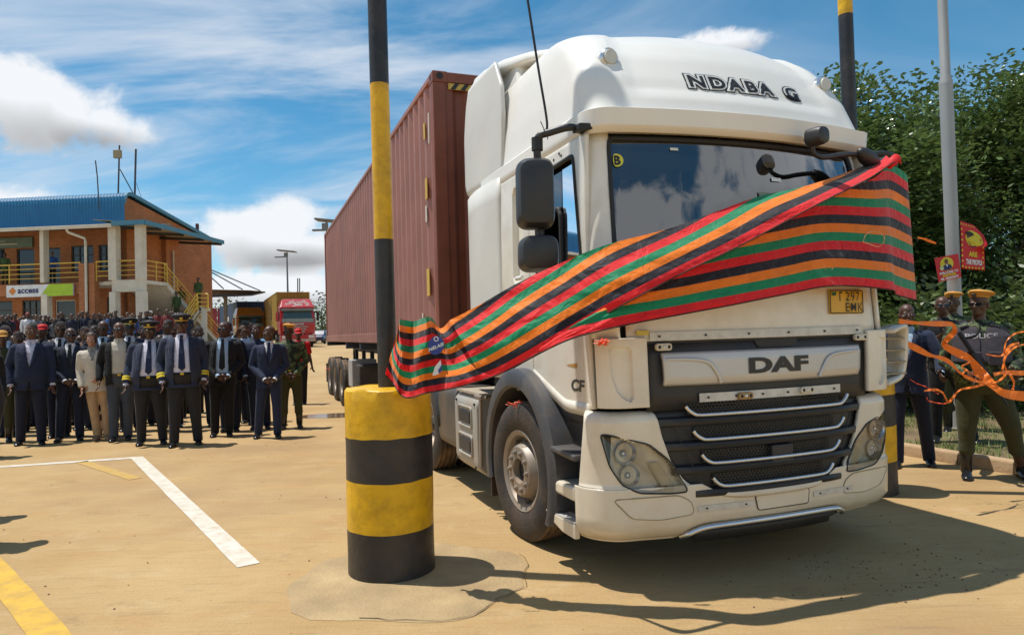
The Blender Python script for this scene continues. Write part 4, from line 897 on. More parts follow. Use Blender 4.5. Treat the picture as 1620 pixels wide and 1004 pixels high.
def build_mirrors():
    T = truck
    def housing(name, c, w, h, d, rz, mi, tilt=0):
        rings = []; b = MB()
        for k, (yy, sc) in enumerate(((-d, .72), (-d*.93, .86), (-d*.6, .965), (0, 1.0), (.02, .99), (.025, .93))):
            po = rounded([(-w/2*sc, -h/2*sc), (w/2*sc, -h/2*sc), (w/2*sc*.98, h/2*sc), (-w/2*sc*.96, h/2*sc*.97)], .075*sc, 6); rings.append([(x, yy, z) for x, z in po])
        b.loft(rings); o = b.build(name, mi, T, smooth=40); o.location = c; o.rotation_euler = (R_(tilt), 0, R_(rz)); 
        q = MB(); po = rounded([(-w/2*.92, -h/2*.92), (w/2*.92, -h/2*.92), (w/2*.92, h/2*.92), (-w/2*.92, h/2*.92)], .06, 5); q.prism(po, .022, .030, 'y'); q.build('mirror_glass', mat('mirror_silver', (.8, .82, .84), .03, metal=1.0, var=0), o)
        return o
    # near-side main and wide-angle mirrors on one arm
    mx, my = -1.42, .40
    housing('main_mirror', (mx, my, 2.40), .235, .44, .12, -14, MIRR)
    housing('wide_angle_mirror', (mx+.01, my, 2.03), .25, .225, .13, -14, MIRR)
    b = MB(); b.tube(smooth_curve([(-1.13, .30, 2.79), (-1.22, .28, 2.80), (-1.33, .33, 2.775), (-1.395, .37, 2.75), (-1.40, .385, 2.66), (-1.385, .40, 2.5), (-1.385, .40, 2.0)], 6), .024, 8); b.build('mirror_arm', MIRR, T, smooth=60)
    b = MB(); b.tube([(-1.398, .384, 2.75), (-1.398, .386, 2.67)], .036, 10); b.build('arm_clamp', RUB, T, smooth=40)
    b = MB(); b.prism(rounded([(-1.20, 2.765), (-1.08, 2.785), (-1.08, 2.82), (-1.19, 2.815)], .01, 2), .22, .30, 'y'); b.build('arm_bracket', RUB, T, bevel=.008)
    b = MB(); b.tube([(-1.385, .42, 1.98), (-1.15, .34, 1.90)], .018, 8); b.build('mirror_stay', MIRR, T, smooth=60)
    # whip antenna
    b = MB(); b.tube(smooth_curve([(-1.36, .36, 2.79), (-1.345, .345, 2.84), (-1.385, .37, 3.2), (-1.44, .40, 3.7), (-1.50, .43, 4.2)], 8), [.008]*33, 6); b.build('antenna', RUB, T, smooth=60)
    b = MB(); b.tube([(-1.36, .36, 2.80), (-1.39, .34, 2.84)], .003, 5); b.tube([(-1.34, .35, 2.78), (-1.35, .33, 2.73)], .003, 5); b.build('antenna_wire', RUB, T)
    # far side: front-view mirror on a curved arm, main mirror beyond
    housing('front_view_mirror', (.36, -.05, 2.76), .12, .12, .09, 8, MIRR)
    b = MB(); b.tube(smooth_curve([(.36, -.04, 2.71), (.38, -.03, 2.665), (.47, -.02, 2.645), (.62, .0, 2.675), (.78, .03, 2.70), (.88, .05, 2.70)], 6), .017, 8); b.build('mirror_arm', MIRR, T, smooth=60)
    o = housing('main_mirror', (1.30, .20, 2.36), .22, .44, .10, 26, MIRR)
    b = MB(); b.tube(smooth_curve([(1.10, .22, 2.76), (1.25, .16, 2.76), (1.36, .20, 2.70), (1.37, .25, 2.4)], 6), .024, 8); b.build('mirror_arm', MIRR, T, smooth=60)
    # bowl-shaped kerb mirror that the cloth is hooked on
    b = MB(); b.ell((0, 0, 0), (.125, .055, .055), 18, 10); o = b.build('kerb_mirror', MIRR, T, smooth=180); o.location = (.93, .04, 2.68); o.rotation_euler = (0, R_(22), R_(12))
build_mirrors()

# ------------------------------------------------------------------ semi-trailer and its container
trailer = thing('semi_trailer', 'low dark semi-trailer chassis under the big brown container', 'trailer', TRL_O, TRK_RZ)
def build_trailer():
    T = trailer; NV = mat('trailer_navy', (.030, .045, .075), .55, var=.2, dirt=(.16, .11, .07), dirt_amt=.5)
    b = MB()
    for sx in (-1, 1): b.b2((sx*.45-.06, 3.6, 1.16), (sx*.45+.06, 15.8, 1.425))
    b.build('main_beam', NV, T, bevel=.01)
    for y in (3.65, 6.5, 9.5, 11.6): b = MB(); b.b2((-1.2, y-.07, 1.30), (1.2, y+.07, 1.438)); b.build('cross_beam', NV, T, bevel=.01)
    for k, y in enumerate((12.45, 13.75, 15.05)):
        for x, sx in ((-1.05, -1), (1.05, 1)): wheel(T, 'trailer_wheel', (x, y, .52), .52, .385, 0, sx, 'rear')
        b = MB(); b.tube([(-.9, y, .52), (.9, y, .52)], .075, 10); b.build('axle', CHAS, T, smooth=60)
        b = MB(); b.b2((-.6, y-.5, .75), (-.45, y+.4, .95)); b.b2((-.55, y-.1, .9), (-.48, y+.1, 1.2)); b.build('suspension', CHAS, T, bevel=.01); b = MB(); b.b2((.45, y-.5, .75), (.6, y+.4, .95)); b.build('suspension', CHAS, T, bevel=.01)
    for sx in (-1, 1):
        b = MB(); b.b2((sx*.62-.07, 6.9, .35), (sx*.62+.07, 7.05, 1.2)); b.b2((sx*.62-.14, 6.85, .30), (sx*.62+.14, 7.1, .35)); b.build('landing_leg', CHAS, T, bevel=.01)
        b = MB(); b.grid(lambda u, v: Vector((sx*lerp(.78, 1.24, u), 15.75, lerp(.35, .85, v))), 4, 2); b.build('mud_flap', RUB, T, solid=.012)
    b = MB(); b.b2((-1.2, 10.7, .52), (-.7, 11.3, 1.08)); b.build('tool_box', mat('tool_box_grey', (.42, .42, .41), .5, dirt=(.3, .22, .14), dirt_amt=.4), T, bevel=.02)
    b = MB(); b.b2((-1.15, 10.0, .60), (-.65, 10.6, 1.0)); b.build('spare_carrier', CHAS, T, bevel=.04)
    b = MB(); b.b2((-1.18, 15.9, .52), (1.18, 16.0, .66)); b.b2((-.5, 15.8, .6), (-.4, 15.9, 1.3)); b.b2((.4, 15.8, .6), (.5, 15.9, 1.3)); b.build('underrun_bar', CHAS, T, bevel=.01)
    b = MB(); b.b2((-1.2, 15.62, 1.33), (1.2, 15.78, 1.43)); b.build('rear_beam', NV, T, bevel=.01)
build_trailer()
def make_container(name, label, parent_loc, rz, L_, H_, z0, lit_sidec, shaded_frontc, detail=True, decal=None):
    C = thing(name, label, 'shipping container', parent_loc, rz)
    W = 1.219; pitch = .278 if detail else .278; dp = .036
    sm = mat(name+'_lit_side_paint', lit_sidec, .5, var=.10, scale=.8, dirt=tuple(c*.62 for c in lit_sidec), dirt_amt=.6, dirt_scale=1.7, low=None)  # lighter copy of the paint: sunlight on the side put into the colour
    fm = mat(name+'_shaded_frame_paint', shaded_frontc, .5, var=.12, scale=1.2, dirt=tuple(c*.5 for c in shaded_frontc), dirt_amt=.6, dirt_scale=3)  # darker copy for ends and frame: the front's shade put into the colour
    for sx in (-1, 1):
        b = MB(); xs = []; y = .12; n = int((L_-.24)/pitch)
        for k in range(n):
            y = .12+k*(L_-.24)/n; q = (L_-.24)/n
            xs += [(y, 0), (y+q*.26, 0), (y+q*.5, dp), (y+q*.76, dp)]
        xs.append((L_-.12, 0))
        lo, hi = z0+.16, z0+H_-.06
        b.v = [(sx*(W-.012-d), yy, z) for z in (lo, hi) for yy, d in xs]; n2 = len(xs); b.f = [(i, i+1, n2+i+1, n2+i) for i in range(n2-1)]
        b.build('corrugated_side', sm, C)
        b = MB(); b.b2((sx*W-sx*.06, .10, z0), (sx*W, L_-.10, z0+.16)); b.build('bottom_rail', sm, C, bevel=.008)
        b = MB(); b.b2((sx*W-sx*.06, .12, z0+H_-.062), (sx*W, L_-.12, z0+H_-.002)); b.build('top_rail', sm, C, bevel=.006)
        for y0, y1 in ((0, .13), (L_-.13, L_)):
            b = MB(); b.b2((sx*(W-.14), y0+.001, z0+.118), (sx*(W+.001), y1-.001, z0+H_-.118)); b.build('corner_post', fm, C, bevel=.012)
            for zz in (z0, z0+H_-.118):
                b = MB(); b.b2((sx*(W-.16), y0-.004 if y0 == 0 else y1-.178, zz-.004), (sx*(W+.004), y0+.178 if y0 == 0 else y1+.004, zz+.118)); cc = b.build('corner_casting', fm, C, bevel=.012)
                if detail and y0 == 0:
                    q = MB(); q.lathe([(.034, -.010), (.034, .05)], 16, 'y', (sx*(W-.075), -.0, zz+.062), caps=False); q.lathe([(.034, -.0065), (.0005, -.0065)], 16, 'y', (sx*(W-.075), 0, zz+.062), caps=False); q.build('casting_hole', BLKP, cc)
                    q = MB(); q.lathe([(.026, .006), (.0005, .006)], 14, 'x', (sx*W if sx > 0 else -W-.012, .085, zz+.06), caps=False); q.build('casting_hole', BLKP, cc)
    for y0, sg in ((.0, 1), (L_, -1)):
        b = MB(); xs = []; n = 9
        for k in range(n):
            x = -W+.14+k*(2*W-.28)/n; q = (2*W-.28)/n; xs += [(x, .02), (x+q*.3, .02), (x+q*.5, .062), (x+q*.8, .062)]
        xs.append((W-.14, .02)); b.v = [(x, y0+sg*d, z) for z in (z0+.14, z0+H_-.11) for x, d in xs]; n2 = len(xs); b.f = [(i, i+1, n2+i+1, n2+i) for i in range(n2-1)]
        b.build('end_wall', fm, C)
        b = MB(); b.b2((-W+.15, y0+sg*.004, z0+H_-.115), (W-.15, y0+sg*.11, z0+H_-.004)); b.build('header', fm, C, bevel=.01)
        b = MB(); b.b2((-W+.15, y0+sg*.004, z0), (W-.15, y0+sg*.11, z0+.14)); b.build('sill', fm, C, bevel=.01)
    b = MB(); b.b2((-W+.05, .11, z0+H_-.03), (W-.05, L_-.11, z0+H_-.006)); b.build('roof', sm, C)
    b = MB(); b.b2((-W+.05, .11, z0+.05), (W-.05, L_-.11, z0+.15)); b.build('floor', fm, C)
    return C
cpos = TRL_M @ Vector((0, 3.50, 0))
container = make_container('shipping_container', 'rusty brown corrugated shipping container behind the white truck', cpos, TRK_RZ, 12.19, 2.90, 1.44, (.33, .145, .115), (.23, .066, .035))  # one brown paint in two tones: sunlit side, shaded front
def container_marks():
    C = container; W = 1.219
    YL = mat('label_yellow', (.62, .42, .08), .6, dirt=(.35, .2, .06), dirt_amt=.6, dirt_scale=30); WT = mat('label_white', (.62, .58, .52), .6, dirt=(.3, .16, .12), dirt_amt=.6, dirt_scale=40)
    # hazard chevrons below the header
    b = MB(); b.b2((-W+.17, -.002, 4.15), (-.25, .012, 4.215)); hz = b.build('hazard_tape', YL, C)
    for k in range(9):
        x = -W+.19+k*.11; b = MB(); b.add([(x, -.005, 4.15), (x+.05, -.005, 4.15), (x+.10, -.005, 4.215), (x+.05, -.005, 4.215)], [(0, 1, 2, 3)]); b.build('hazard_stripe', BLKP, hz)
    def lab(y0, y1, z0, z1, m_, nm='label_plate'):
        b = MB(); b.b2((-W-.004, y0, z0), (-W+.004, y1, z1)); return b.build(nm, m_, C)
    lab(.36, .45, 3.05, 3.28, YL); lab(.40, .47, 2.80, 2.98, WT); l = lab(.36, .48, 1.98, 2.28, YL)
    lab(.70, .75, 1.70, 1.80, WT)
    lab(.20, .245, 3.62, 3.95, WT); lab(.40, .46, 3.72, 3.90, YL)
container_marks()
# ------------------------------------------------------------------ striped cloth over the truck's front
def fr(px, py, yl):
    """point of the photograph on the plane local y = yl in front of the truck's nose"""
    d = _fw + _rt*((px-810)/F_PX) - _up*((py-502)/F_PX); o = Vector((0, 0, CAM_H))
    n = TRK_M.to_3x3() @ Vector((0, 1, 0)); p0 = TRK_M @ Vector((0, yl, 0))
    return o+d*((p0-o).dot(n)/d.dot(n))
def cloth_material():
    m = bpy.data.materials.new('striped_cotton'); m.use_nodes = True; nt = m.node_tree; N = nt.nodes; Lk = nt.links; b = N['Principled BSDF']
    uv = N.new('ShaderNodeUVMap'); uv.uv_map = 'stripes'; sp = N.new('ShaderNodeSeparateXYZ'); Lk.new(uv.outputs[0], sp.inputs[0])
    mo = N.new('ShaderNodeMath'); mo.operation = 'FLOORED_MODULO'; mo.inputs[1].default_value = 4.0; Lk.new(sp.outputs[1], mo.inputs[0])
    dv = N.new('ShaderNodeMath'); dv.operation = 'DIVIDE'; dv.inputs[1].default_value = 4.0; Lk.new(mo.outputs[0], dv.inputs[0])
    cr = N.new('ShaderNodeValToRGB'); cr.color_ramp.interpolation = 'CONSTANT'; e = cr.color_ramp.elements
    cols = [(.80, .008, .012), (.0, .25, .105), (.95, .22, .006), (.012, .010, .018)]
    e[0].position = 0; e[0].color = cols[0]+(1,); e[1].position = .25; e[1].color = cols[1]+(1,)
    for p, c in ((.5, cols[2]), (.75, cols[3])): q = e.new(p); q.color = c+(1,)
    Lk.new(dv.outputs[0], cr.inputs[0])
    tc = N.new('ShaderNodeTexCoord'); n = N.new('ShaderNodeTexNoise'); n.inputs['Scale'].default_value = 14; n.inputs['Detail'].default_value = 5; Lk.new(tc.outputs['Object'], n.inputs['Vector'])
    hs = N.new('ShaderNodeHueSaturation'); r = N.new('ShaderNodeMapRange'); r.inputs[3].default_value = .82; r.inputs[4].default_value = 1.18; Lk.new(n.outputs[0], r.inputs[0]); Lk.new(r.outputs[0], hs.inputs['Value']); Lk.new(cr.outputs[0], hs.inputs['Color'])
    Lk.new(hs.outputs[0], b.inputs['Base Color']); b.inputs['Roughness'].default_value = .62; b.inputs['Sheen Weight'].default_value = .25; b.inputs['Specular IOR Level'].default_value = .35
    tr = N.new('ShaderNodeBsdfTranslucent'); Lk.new(hs.outputs[0], tr.inputs[0]); mx = N.new('ShaderNodeMixShader'); mx.inputs[0].default_value = .22
    Lk.new(b.outputs[0], mx.inputs[1]); Lk.new(tr.outputs[0], mx.inputs[2]); Lk.new(mx.outputs[0], N['Material Output'].inputs[0])
    n2 = N.new('ShaderNodeTexNoise'); n2.inputs['Scale'].default_value = 9; n2.inputs['Detail'].default_value = 6; n2.inputs['Distortion'].default_value = 1.2; Lk.new(tc.outputs['Object'], n2.inputs['Vector'])
    bp = N.new('ShaderNodeBump'); bp.inputs['Strength'].default_value = .55; bp.inputs['Distance'].default_value = .04; Lk.new(n2.outputs[0], bp.inputs['Height']); Lk.new(bp.outputs[0], b.inputs['Normal'])
    return m
CLOTH = cloth_material()
cloth = thing('striped_cloth', 'red green orange and black striped cloth hung across the truck front', 'cloth', (0, 0, 0))
def sheet(name, stations, nu, nv, sign, phase, wrinkle, extra=None, hem=True):
    """stations: (lower point, upper point, stripe count); sign = stripe order going up"""
    lo = smooth_curve([s[0] for s in stations], nu); hi = smooth_curve([s[1] for s in stations], nu)
    ct = smooth_curve([(s[2], 0, 0) for s in stations], nu)
    b = MB(); uv = []; n = len(lo); rows = nv+1
    for i in range(n):
        for j in range(rows):
            t = j/nv; p = lo[i].lerp(hi[i], t); toc = (Vector((0, 0, CAM_H))-p).normalized()
            a = i/(n-1)
            d = 1.9*wrinkle*(mnoise.noise(Vector((a*7, t*1.6, 1.3)))+.5*mnoise.noise(Vector((a*19, t*5, 4.1))))+.25*wrinkle*mnoise.noise(Vector((a*50, t*12, 9)))
            if extra: d += extra(a, t)
            b.v.append(tuple(p+toc*d)); uv.append((a*10, sign*ct[i].x*t+phase+.10*mnoise.noise(Vector((a*9, t*2, 7)))*min(1, 4*t)))
    b.f = [(i*rows+j, (i+1)*rows+j, (i+1)*rows+j+1, i*rows+j+1) for i in range(n-1) for j in range(nv)]
    o = b.build(name, CLOTH, cloth, smooth=180, fix=False)
    l = o.data.uv_layers.new(name='stripes')
    for k, lp in enumerate(o.data.loops): l.data[k].uv = uv[lp.vertex_index]
    if hem:
        q = MB(); q.tube([b.v[i*rows] for i in range(n)], .0045, 5); q.build('frayed_hem', mat('hem_brown', (.05, .022, .016), .9), o)
    return o
def build_cloth():
    F = lambda x, y, yl=-.10: fr(x, y, yl)
    # flat part below the fold, going round the far corner
    st = [(at(1450, 474, 4.96), at(1436, 284, 4.98), 13.6), (at(1443, 473, 4.86), at(1432, 274, 4.92), 13.9), (at(1418, 466, 4.68), at(1408, 262, 4.82), 13.6), (F(1407, 458, -.15), F(1378, 284, -.05), 12.2), (F(1320, 452, -.19), F(1300, 312, -.06), 10), (F(1240, 466, -.20), F(1235, 343, -.08), 8.6), (F(1160, 482, -.21), F(1160, 385, -.11), 6.6), (F(1090, 495, -.21), F(1090, 418, -.13), 5.3), (F(1010, 510, -.21), F(1010, 458, -.15), 3.4), (F(950, 523, -.20), F(950, 490, -.16), 2.2), (F(898, 538, -.19), F(898, 520, -.17), 1.0), (at(850, 561, 3.86), at(850, 552, 3.88), .6), (at(812, 582, 3.95), at(812, 577, 3.97), .3)]
    sheet('front_sheet', st, 16, 60, 1, 0.0, .012)
    # diagonal fold running down to the near pillar
    sb = [((1414, 256), (1402, 246), 1.0, 4.74), ((1372, 284), (1350, 269), 2.1, 4.58), ((1300, 320), (1275, 294), 3.0, None), ((1240, 352), (1200, 311), 3.9, None), ((1160, 394), (1130, 336), 4.9, None), ((1090, 427), (1060, 361), 5.9, None), ((1000, 474), (960, 387), 7.3, None), ((930, 513), (885, 417), 8.4, 3.86), ((860, 554), (820, 447), 9.3, 3.90), ((800, 587), (755, 484), 10.2, 3.97), ((764, 601), (712, 506), 10.9, 4.02)]
    st = []
    for l, u, n, Y in sb:
        if Y is None: st.append((F(l[0], l[1], -.25), F(u[0], u[1], -.06), n))
        else: st.append((at(l[0], l[1], Y-.06), at(u[0], u[1], Y+.14), n))
    def roll(a, t): return .035*math.sin(math.pi*min(1, t*1.15))+.02*math.sin(a*6+t*2)
    sheet('diagonal_fold', st, 14, 56, -1, 5.0, .014, roll)
    # crumpled tail caught behind the pillar's pole
    tl = [((764, 601), (712, 506), 10.9, 3.96, 4.16), ((728, 611), (697, 519), 11.0, 4.02, 4.18), ((700, 617), (682, 502), 11.6, 4.09, 4.16), ((672, 622), (668, 503), 12, 4.12, 4.22), ((648, 629), (652, 508), 12, 4.14, 4.24), ((634, 624), (634, 504), 12, 4.17, 4.25), ((622, 606), (632, 509), 11, 4.25, 4.27), ((609, 592), (630, 520), 6, 4.30, 4.29)]
    st = [(at(l[0], l[1], y0), at(u[0], u[1], y1), n) for l, u, n, y0, y1 in tl]
    def crumple(a, t): return .065*math.sin(a*17+t*1.5)*min(1, t*1.6)*math.exp(-((a-.45)/.38)**2)+.02*math.sin(a*33-t*4)*t-.05*math.exp(-((a-.56)/.06)**2)*max(0, (t-.45))*1.6 + .02*math.sin(t*9+a*6)
    sheet('tail', st, 14, 70, -1, 5.0, .02, crumple)
    # curled end hooked over the far mirror
    q = MB(); q.tube([at(1404, 266, 4.72), at(1412, 256, 4.70), at(1419, 248, 4.71), at(1424, 258, 4.76)], [.02, .034, .03, .012], 10, flat=.5); o = q.build('hook_end', mat('cloth_red', (.62, .008, .012), .62), cloth, smooth=180)
    # stickers on the tail
    c = at(690, 546, 3.99)
    e = MB(); ring = [at(690+12.5*math.cos(a)-3*math.sin(a), 546-14*math.sin(a)+5*math.cos(a)*-1, 3.985) for a in [2*math.pi*k/24 for k in range(24)]]; e.add(ring, [tuple(range(24))]); st_ = e.build('blue_sticker', mat('sticker_blue', (.02, .045, .26), .4), cloth, fix=False)
    text_obj('sticker_text', 'NELASI', mat('sticker_white', (.75, .75, .75), .5), st_, lambda v: at(690+v.x*1.0, 551-v.y-v.x*.42, 3.98), size=7.5, bold=.25)
    e = MB(); ring = [at(690+4*math.cos(a), 536-4*math.sin(a), 3.98) for a in [2*math.pi*k/14 for k in range(14)]]; ring2 = [at(690+2.6*math.cos(a), 536-2.6*math.sin(a), 3.98) for a in [2*math.pi*k/14 for k in range(14)]]; e.loft([ring, ring2], False); e.build('sticker_ring', MATS['sticker_white'], st_, fix=False)
    e = MB(); e.add([at(x, y, 4.0) for x, y in ((684, 594), (688, 580), (697, 569), (699, 582), (693, 592))], [(0, 1, 2, 3, 4)]); w_ = e.build('white_patch', MATS['sticker_white'], cloth, fix=False)
    e = MB(); e.add([at(x, y, 3.99) for x, y in ((693, 586), (699, 576), (699, 586), (695, 591))], [(0, 1, 2, 3)]); e.build('blue_corner', MATS['sticker_blue'], w_, fix=False)
build_cloth()

# ------------------------------------------------------------------ orange ribbon and foil streamers
ORR = mat('orange_ribbon_satin', (.95, .20, .008), .42, var=.15, scale=20, sheen=.3)
REDR = mat('red_orange_streamer', (.85, .10, .03), .45)
def ribbon(name, pts, w, label, m_=ORR, group=None, twist=0.0):
    P = smooth_curve(pts, 10); b = MB(); n = len(P)
    for i in range(n):
        d = (P[min(i+1, n-1)]-P[max(i-1, 0)]).normalized(); v = (Vector((0, 0, CAM_H))-P[i]).normalized(); s = d.cross(v).normalized()
        ww = (w(i/(n-1)) if callable(w) else w)*(.55+.45*abs(math.cos(i*.13+len(pts)))); s = s*math.cos(twist*i/n*6.28)+v*math.sin(twist*i/n*6.28)
        b.v += [tuple(P[i]+s*ww/2), tuple(P[i]-s*ww/2+v*.006*math.sin(i))]
    b.f = [(2*i, 2*i+1, 2*i+3, 2*i+2) for i in range(n-1)]
    o = b.build(name, m_, None, fix=False); return tag(o, label, 'ribbon', group)
def A(*pp): return [at(x, y, Y) for x, y, Y in pp]
ribbon('ribbon', A((1422, 508, 5.7), (1455, 511, 5.75), (1485, 512, 5.8), (1506, 513, 5.85), (1510, 524, 5.9), (1497, 538, 5.95), (1494, 546, 5.98), (1515, 558, 6.0), (1535, 568, 6.0), (1550, 588, 6.0), (1565, 604, 5.95), (1590, 622, 5.9), (1640, 628, 5.85)), lambda a: .045+.04*min(1, max(0, (a-.4)*3)), 'wide orange ribbon stretched from the truck to in front of the policeman with the vest', twist=.0)
ribbon('ribbon', A((1430, 541, 5.6), (1450, 551, 5.65), (1470, 561, 5.7), (1492, 567, 5.75), (1505, 575, 5.8), (1520, 590, 5.85), (1545, 602, 5.85), (1575, 612, 5.8)), lambda a: .050*(1-a)+.010, 'lower orange ribbon sloping down from the truck corner')
ribbon('ribbon', A((1530, 584, 5.7), (1523, 592, 5.7), (1535, 600, 5.7), (1560, 606, 5.7), (1580, 602, 5.7), (1592, 588, 5.7), (1588, 570, 5.7), (1600, 553, 5.7), (1618, 545, 5.7), (1640, 548, 5.7)), .016, 'narrow orange ribbon curling over the policeman\'s vest')
ribbon('ribbon', A((1560, 560, 5.68), (1585, 562, 5.68), (1592, 540, 5.68), (1605, 528, 5.68), (1622, 524, 5.68)), .013, 'thin orange ribbon loop at the right edge')
ribbon('ribbon', A((1572, 592, 5.66), (1590, 589, 5.66), (1620, 590, 5.66), (1640, 589, 5.66)), .04, 'flat orange ribbon piece held at the right edge')
ribbon('ribbon', A((1586, 585, 5.64), (1590, 565, 5.64), (1597, 548, 5.64), (1612, 542, 5.64)), .022, 'short upright orange ribbon strip at the right edge')
ribbon('ribbon', A((1598, 592, 5.65), (1604, 605, 5.65), (1602, 616, 5.65)), .02, 'hanging orange ribbon end at the right edge')
ribbon('ribbon', A((1462, 618, 5.9), (1480, 616, 5.9), (1492, 622, 5.9), (1500, 636, 5.9), (1508, 628, 5.88), (1520, 616, 5.86), (1545, 611, 5.85), (1570, 602, 5.84)), .02, 'crumpled orange ribbon hanging low before the black trousers')
ribbon('ribbon', A((1466, 628, 5.95), (1470, 634, 5.95), (1490, 638, 5.95), (1500, 637, 5.95)), .009, 'thin red orange streamer loop low on the black trousers', REDR)
ribbon('ribbon', A((1440, 600, 6.1), (1450, 606, 6.1), (1466, 612, 6.1), (1485, 623, 6.0)), .007, 'thin red streamer beside the dark suit hand', REDR)
ribbon('ribbon', A((1452, 376, 5.4), (1462, 378, 5.4), (1472, 382, 5.4), (1481, 385, 5.4)), .02, 'loose scrap of orange ribbon before the trees')
ribbon('ribbon', A((1519, 566, 5.8), (1527, 563, 5.8), (1534, 572, 5.8), (1522, 580, 5.8), (1540, 592, 5.8), (1558, 598, 5.78)), .014, 'small knotted orange ribbon near the policeman\'s hand')
# streamers caught on the cloth and on people
PALE = mat('pale_foil_string', (.80, .42, .20), .4)
G = 'foil streamers caught on the cloth'
ribbon('foil_streamer', [fr(x, y, -.16) for x, y in ((1366, 382), (1370, 371), (1382, 366), (1396, 371), (1399, 381), (1390, 390), (1376, 386), (1364, 382))], .005, 'looped pale foil streamer on the right of the striped cloth', PALE)
ribbon('foil_streamer', [fr(x, y, -.16) for x, y in ((1303, 418), (1306, 430), (1300, 445), (1308, 432), (1318, 424))], .006, 'small pale foil streamer in the middle of the striped cloth', PALE)
ribbon('foil_streamer', [fr(x, y, -.19) for x, y in ((1083, 408), (1086, 418), (1092, 424), (1085, 416))], .006, 'tiny pale foil streamer on the diagonal cloth fold', PALE)
def tuft(name, c, r, n, label, m_):
    b = MB(); rnd = random.Random(int(c.x*100))
    for k in range(n):
        a = rnd.uniform(0, 6.28); e = c+Vector((math.cos(a)*r*rnd.uniform(.4, 1.2), rnd.uniform(-.01, .01), math.sin(a)*r*rnd.uniform(.2, .6))); b.tube([c+Vector((rnd.uniform(-.02, .02), 0, rnd.uniform(-.01, .01))), (c+e)/2+Vector((0, -.01, rnd.uniform(-.01, .01))), e], .0028, 4)
    return tag(b.build(name, m_), label, 'streamer')
tuft('foil_tuft', fr(953, 542, .05), .05, 22, 'small bright orange foil tuft stuck beside the truck grille', REDR)
tuft('foil_tuft', TRK_M @ Vector((-1.235, 1.32, 1.02)), .07, 9, 'orange foil strands on top of the front tyre', REDR)
tuft('foil_tuft', TRK_M @ Vector((-1.26, 15.0, .72)), .16, 10, 'orange foil strands behind the trailer wheels', REDR)
# ------------------------------------------------------------------ people
def remesh(shapes, vox, smooth_it=2):
    """join closed shapes into one continuous skin"""
    b = MB()
    for s in shapes:
        q = MB(); s(q); b.add(q.v, q.f)
    me = b.mesh('tmp'); bm = bmesh.new(); bm.from_mesh(me); bmesh.ops.recalc_face_normals(bm, faces=bm.faces); bm.to_mesh(me); bm.free()
    o = bpy.data.objects.new('tmp', me); COL.objects.link(o)
    r = o.modifiers.new('r', 'REMESH'); r.mode = 'VOXEL'; r.voxel_size = vox
    if smooth_it: s = o.modifiers.new('s', 'SMOOTH'); s.factor = .5; s.iterations = smooth_it
    dg = bpy.context.evaluated_depsgraph_get(); out = bpy.data.meshes.new_from_object(o.evaluated_get(dg))
    bpy.data.objects.remove(o, do_unlink=True); bpy.data.meshes.remove(me)
    return out
def put(me, name, m_, parent):
    me.materials.clear(); me.materials.append(m_); me.shade_smooth(); me.name = name
    o = bpy.data.objects.new(name, me); COL.objects.link(o); o.parent = parent; return o
def cut(me, test):
    bm = bmesh.new(); bm.from_mesh(me); bmesh.ops.delete(bm, geom=[f for f in bm.faces if test(f.calc_center_median())], context='FACES'); bm.to_mesh(me); bm.free(); return me
def thicken(o, t=.006):
    q = o.modifiers.new('solid', 'SOLIDIFY'); q.thickness = t; q.offset = 0
def cap(b, p0, p1, r0, r1, n=12, fl=1.0):
    p0, p1 = Vector(p0), Vector(p1); d = (p1-p0).normalized()
    path = [p0-d*r0*.85, p0-d*r0*.5, p0, p0.lerp(p1, .33), p0.lerp(p1, .66), p1, p1+d*r1*.5, p1+d*r1*.85]
    b.tube(path, [r0*.5, r0*.87, r0, lerp(r0, r1, .33), lerp(r0, r1, .66), r1, r1*.87, r1*.5], n, flat=fl)
def limb(b, pts, rad, n=12):
    P = [Vector(p) for p in pts]; d0 = (P[1]-P[0]).normalized(); d1 = (P[-1]-P[-2]).normalized()
    b.tube([P[0]-d0*rad[0]*.7]+P+[P[-1]+d1*rad[-1]*.7], [rad[0]*.6]+list(rad)+[rad[-1]*.6], n)
def torso(b, rows, n=20, infl=0.0):
    rings = []
    for z, rx, ry, yo in rows:
        rings.append([Vector(((rx+infl)*math.copysign(abs(math.cos(a))**.85, math.cos(a)), yo+(ry+infl)*math.copysign(abs(math.sin(a))**.9, math.sin(a)), z)) for a in [2*math.pi*k/n for k in range(n)]])
    b.loft(rings)
SKINS = {'d': mat('skin_dark', (.080, .037, .022), .42, var=.12, scale=9, spec=.5), 'b': mat('skin_brown', (.125, .058, .032), .42, var=.12, scale=9), 'l': mat('skin_light', (.42, .22, .15), .45, var=.08, scale=9)}
HAIRB = mat('hair_black', (.012, .010, .010), .8, var=.3, scale=60, bump=.4, bscale=120)
EYE = mat('eye_white', (.55, .52, .48), .25); IRIS = mat('iris_dark', (.012, .008, .006), .15)
LEATH = mat('black_leather', (.012, .012, .013), .22, var=.2, scale=20)
SHADE = mat('sunglass_lens', (.006, .006, .007), .06)
BRASS = mat('brass_trim', (.55, .36, .06), .35, metal=.6)
def cloth_mat(name, col, rough=.78): return mat(name, col, rough, var=.16, scale=7, bump=.35, bscale=16, spec=.25, sheen=.08)
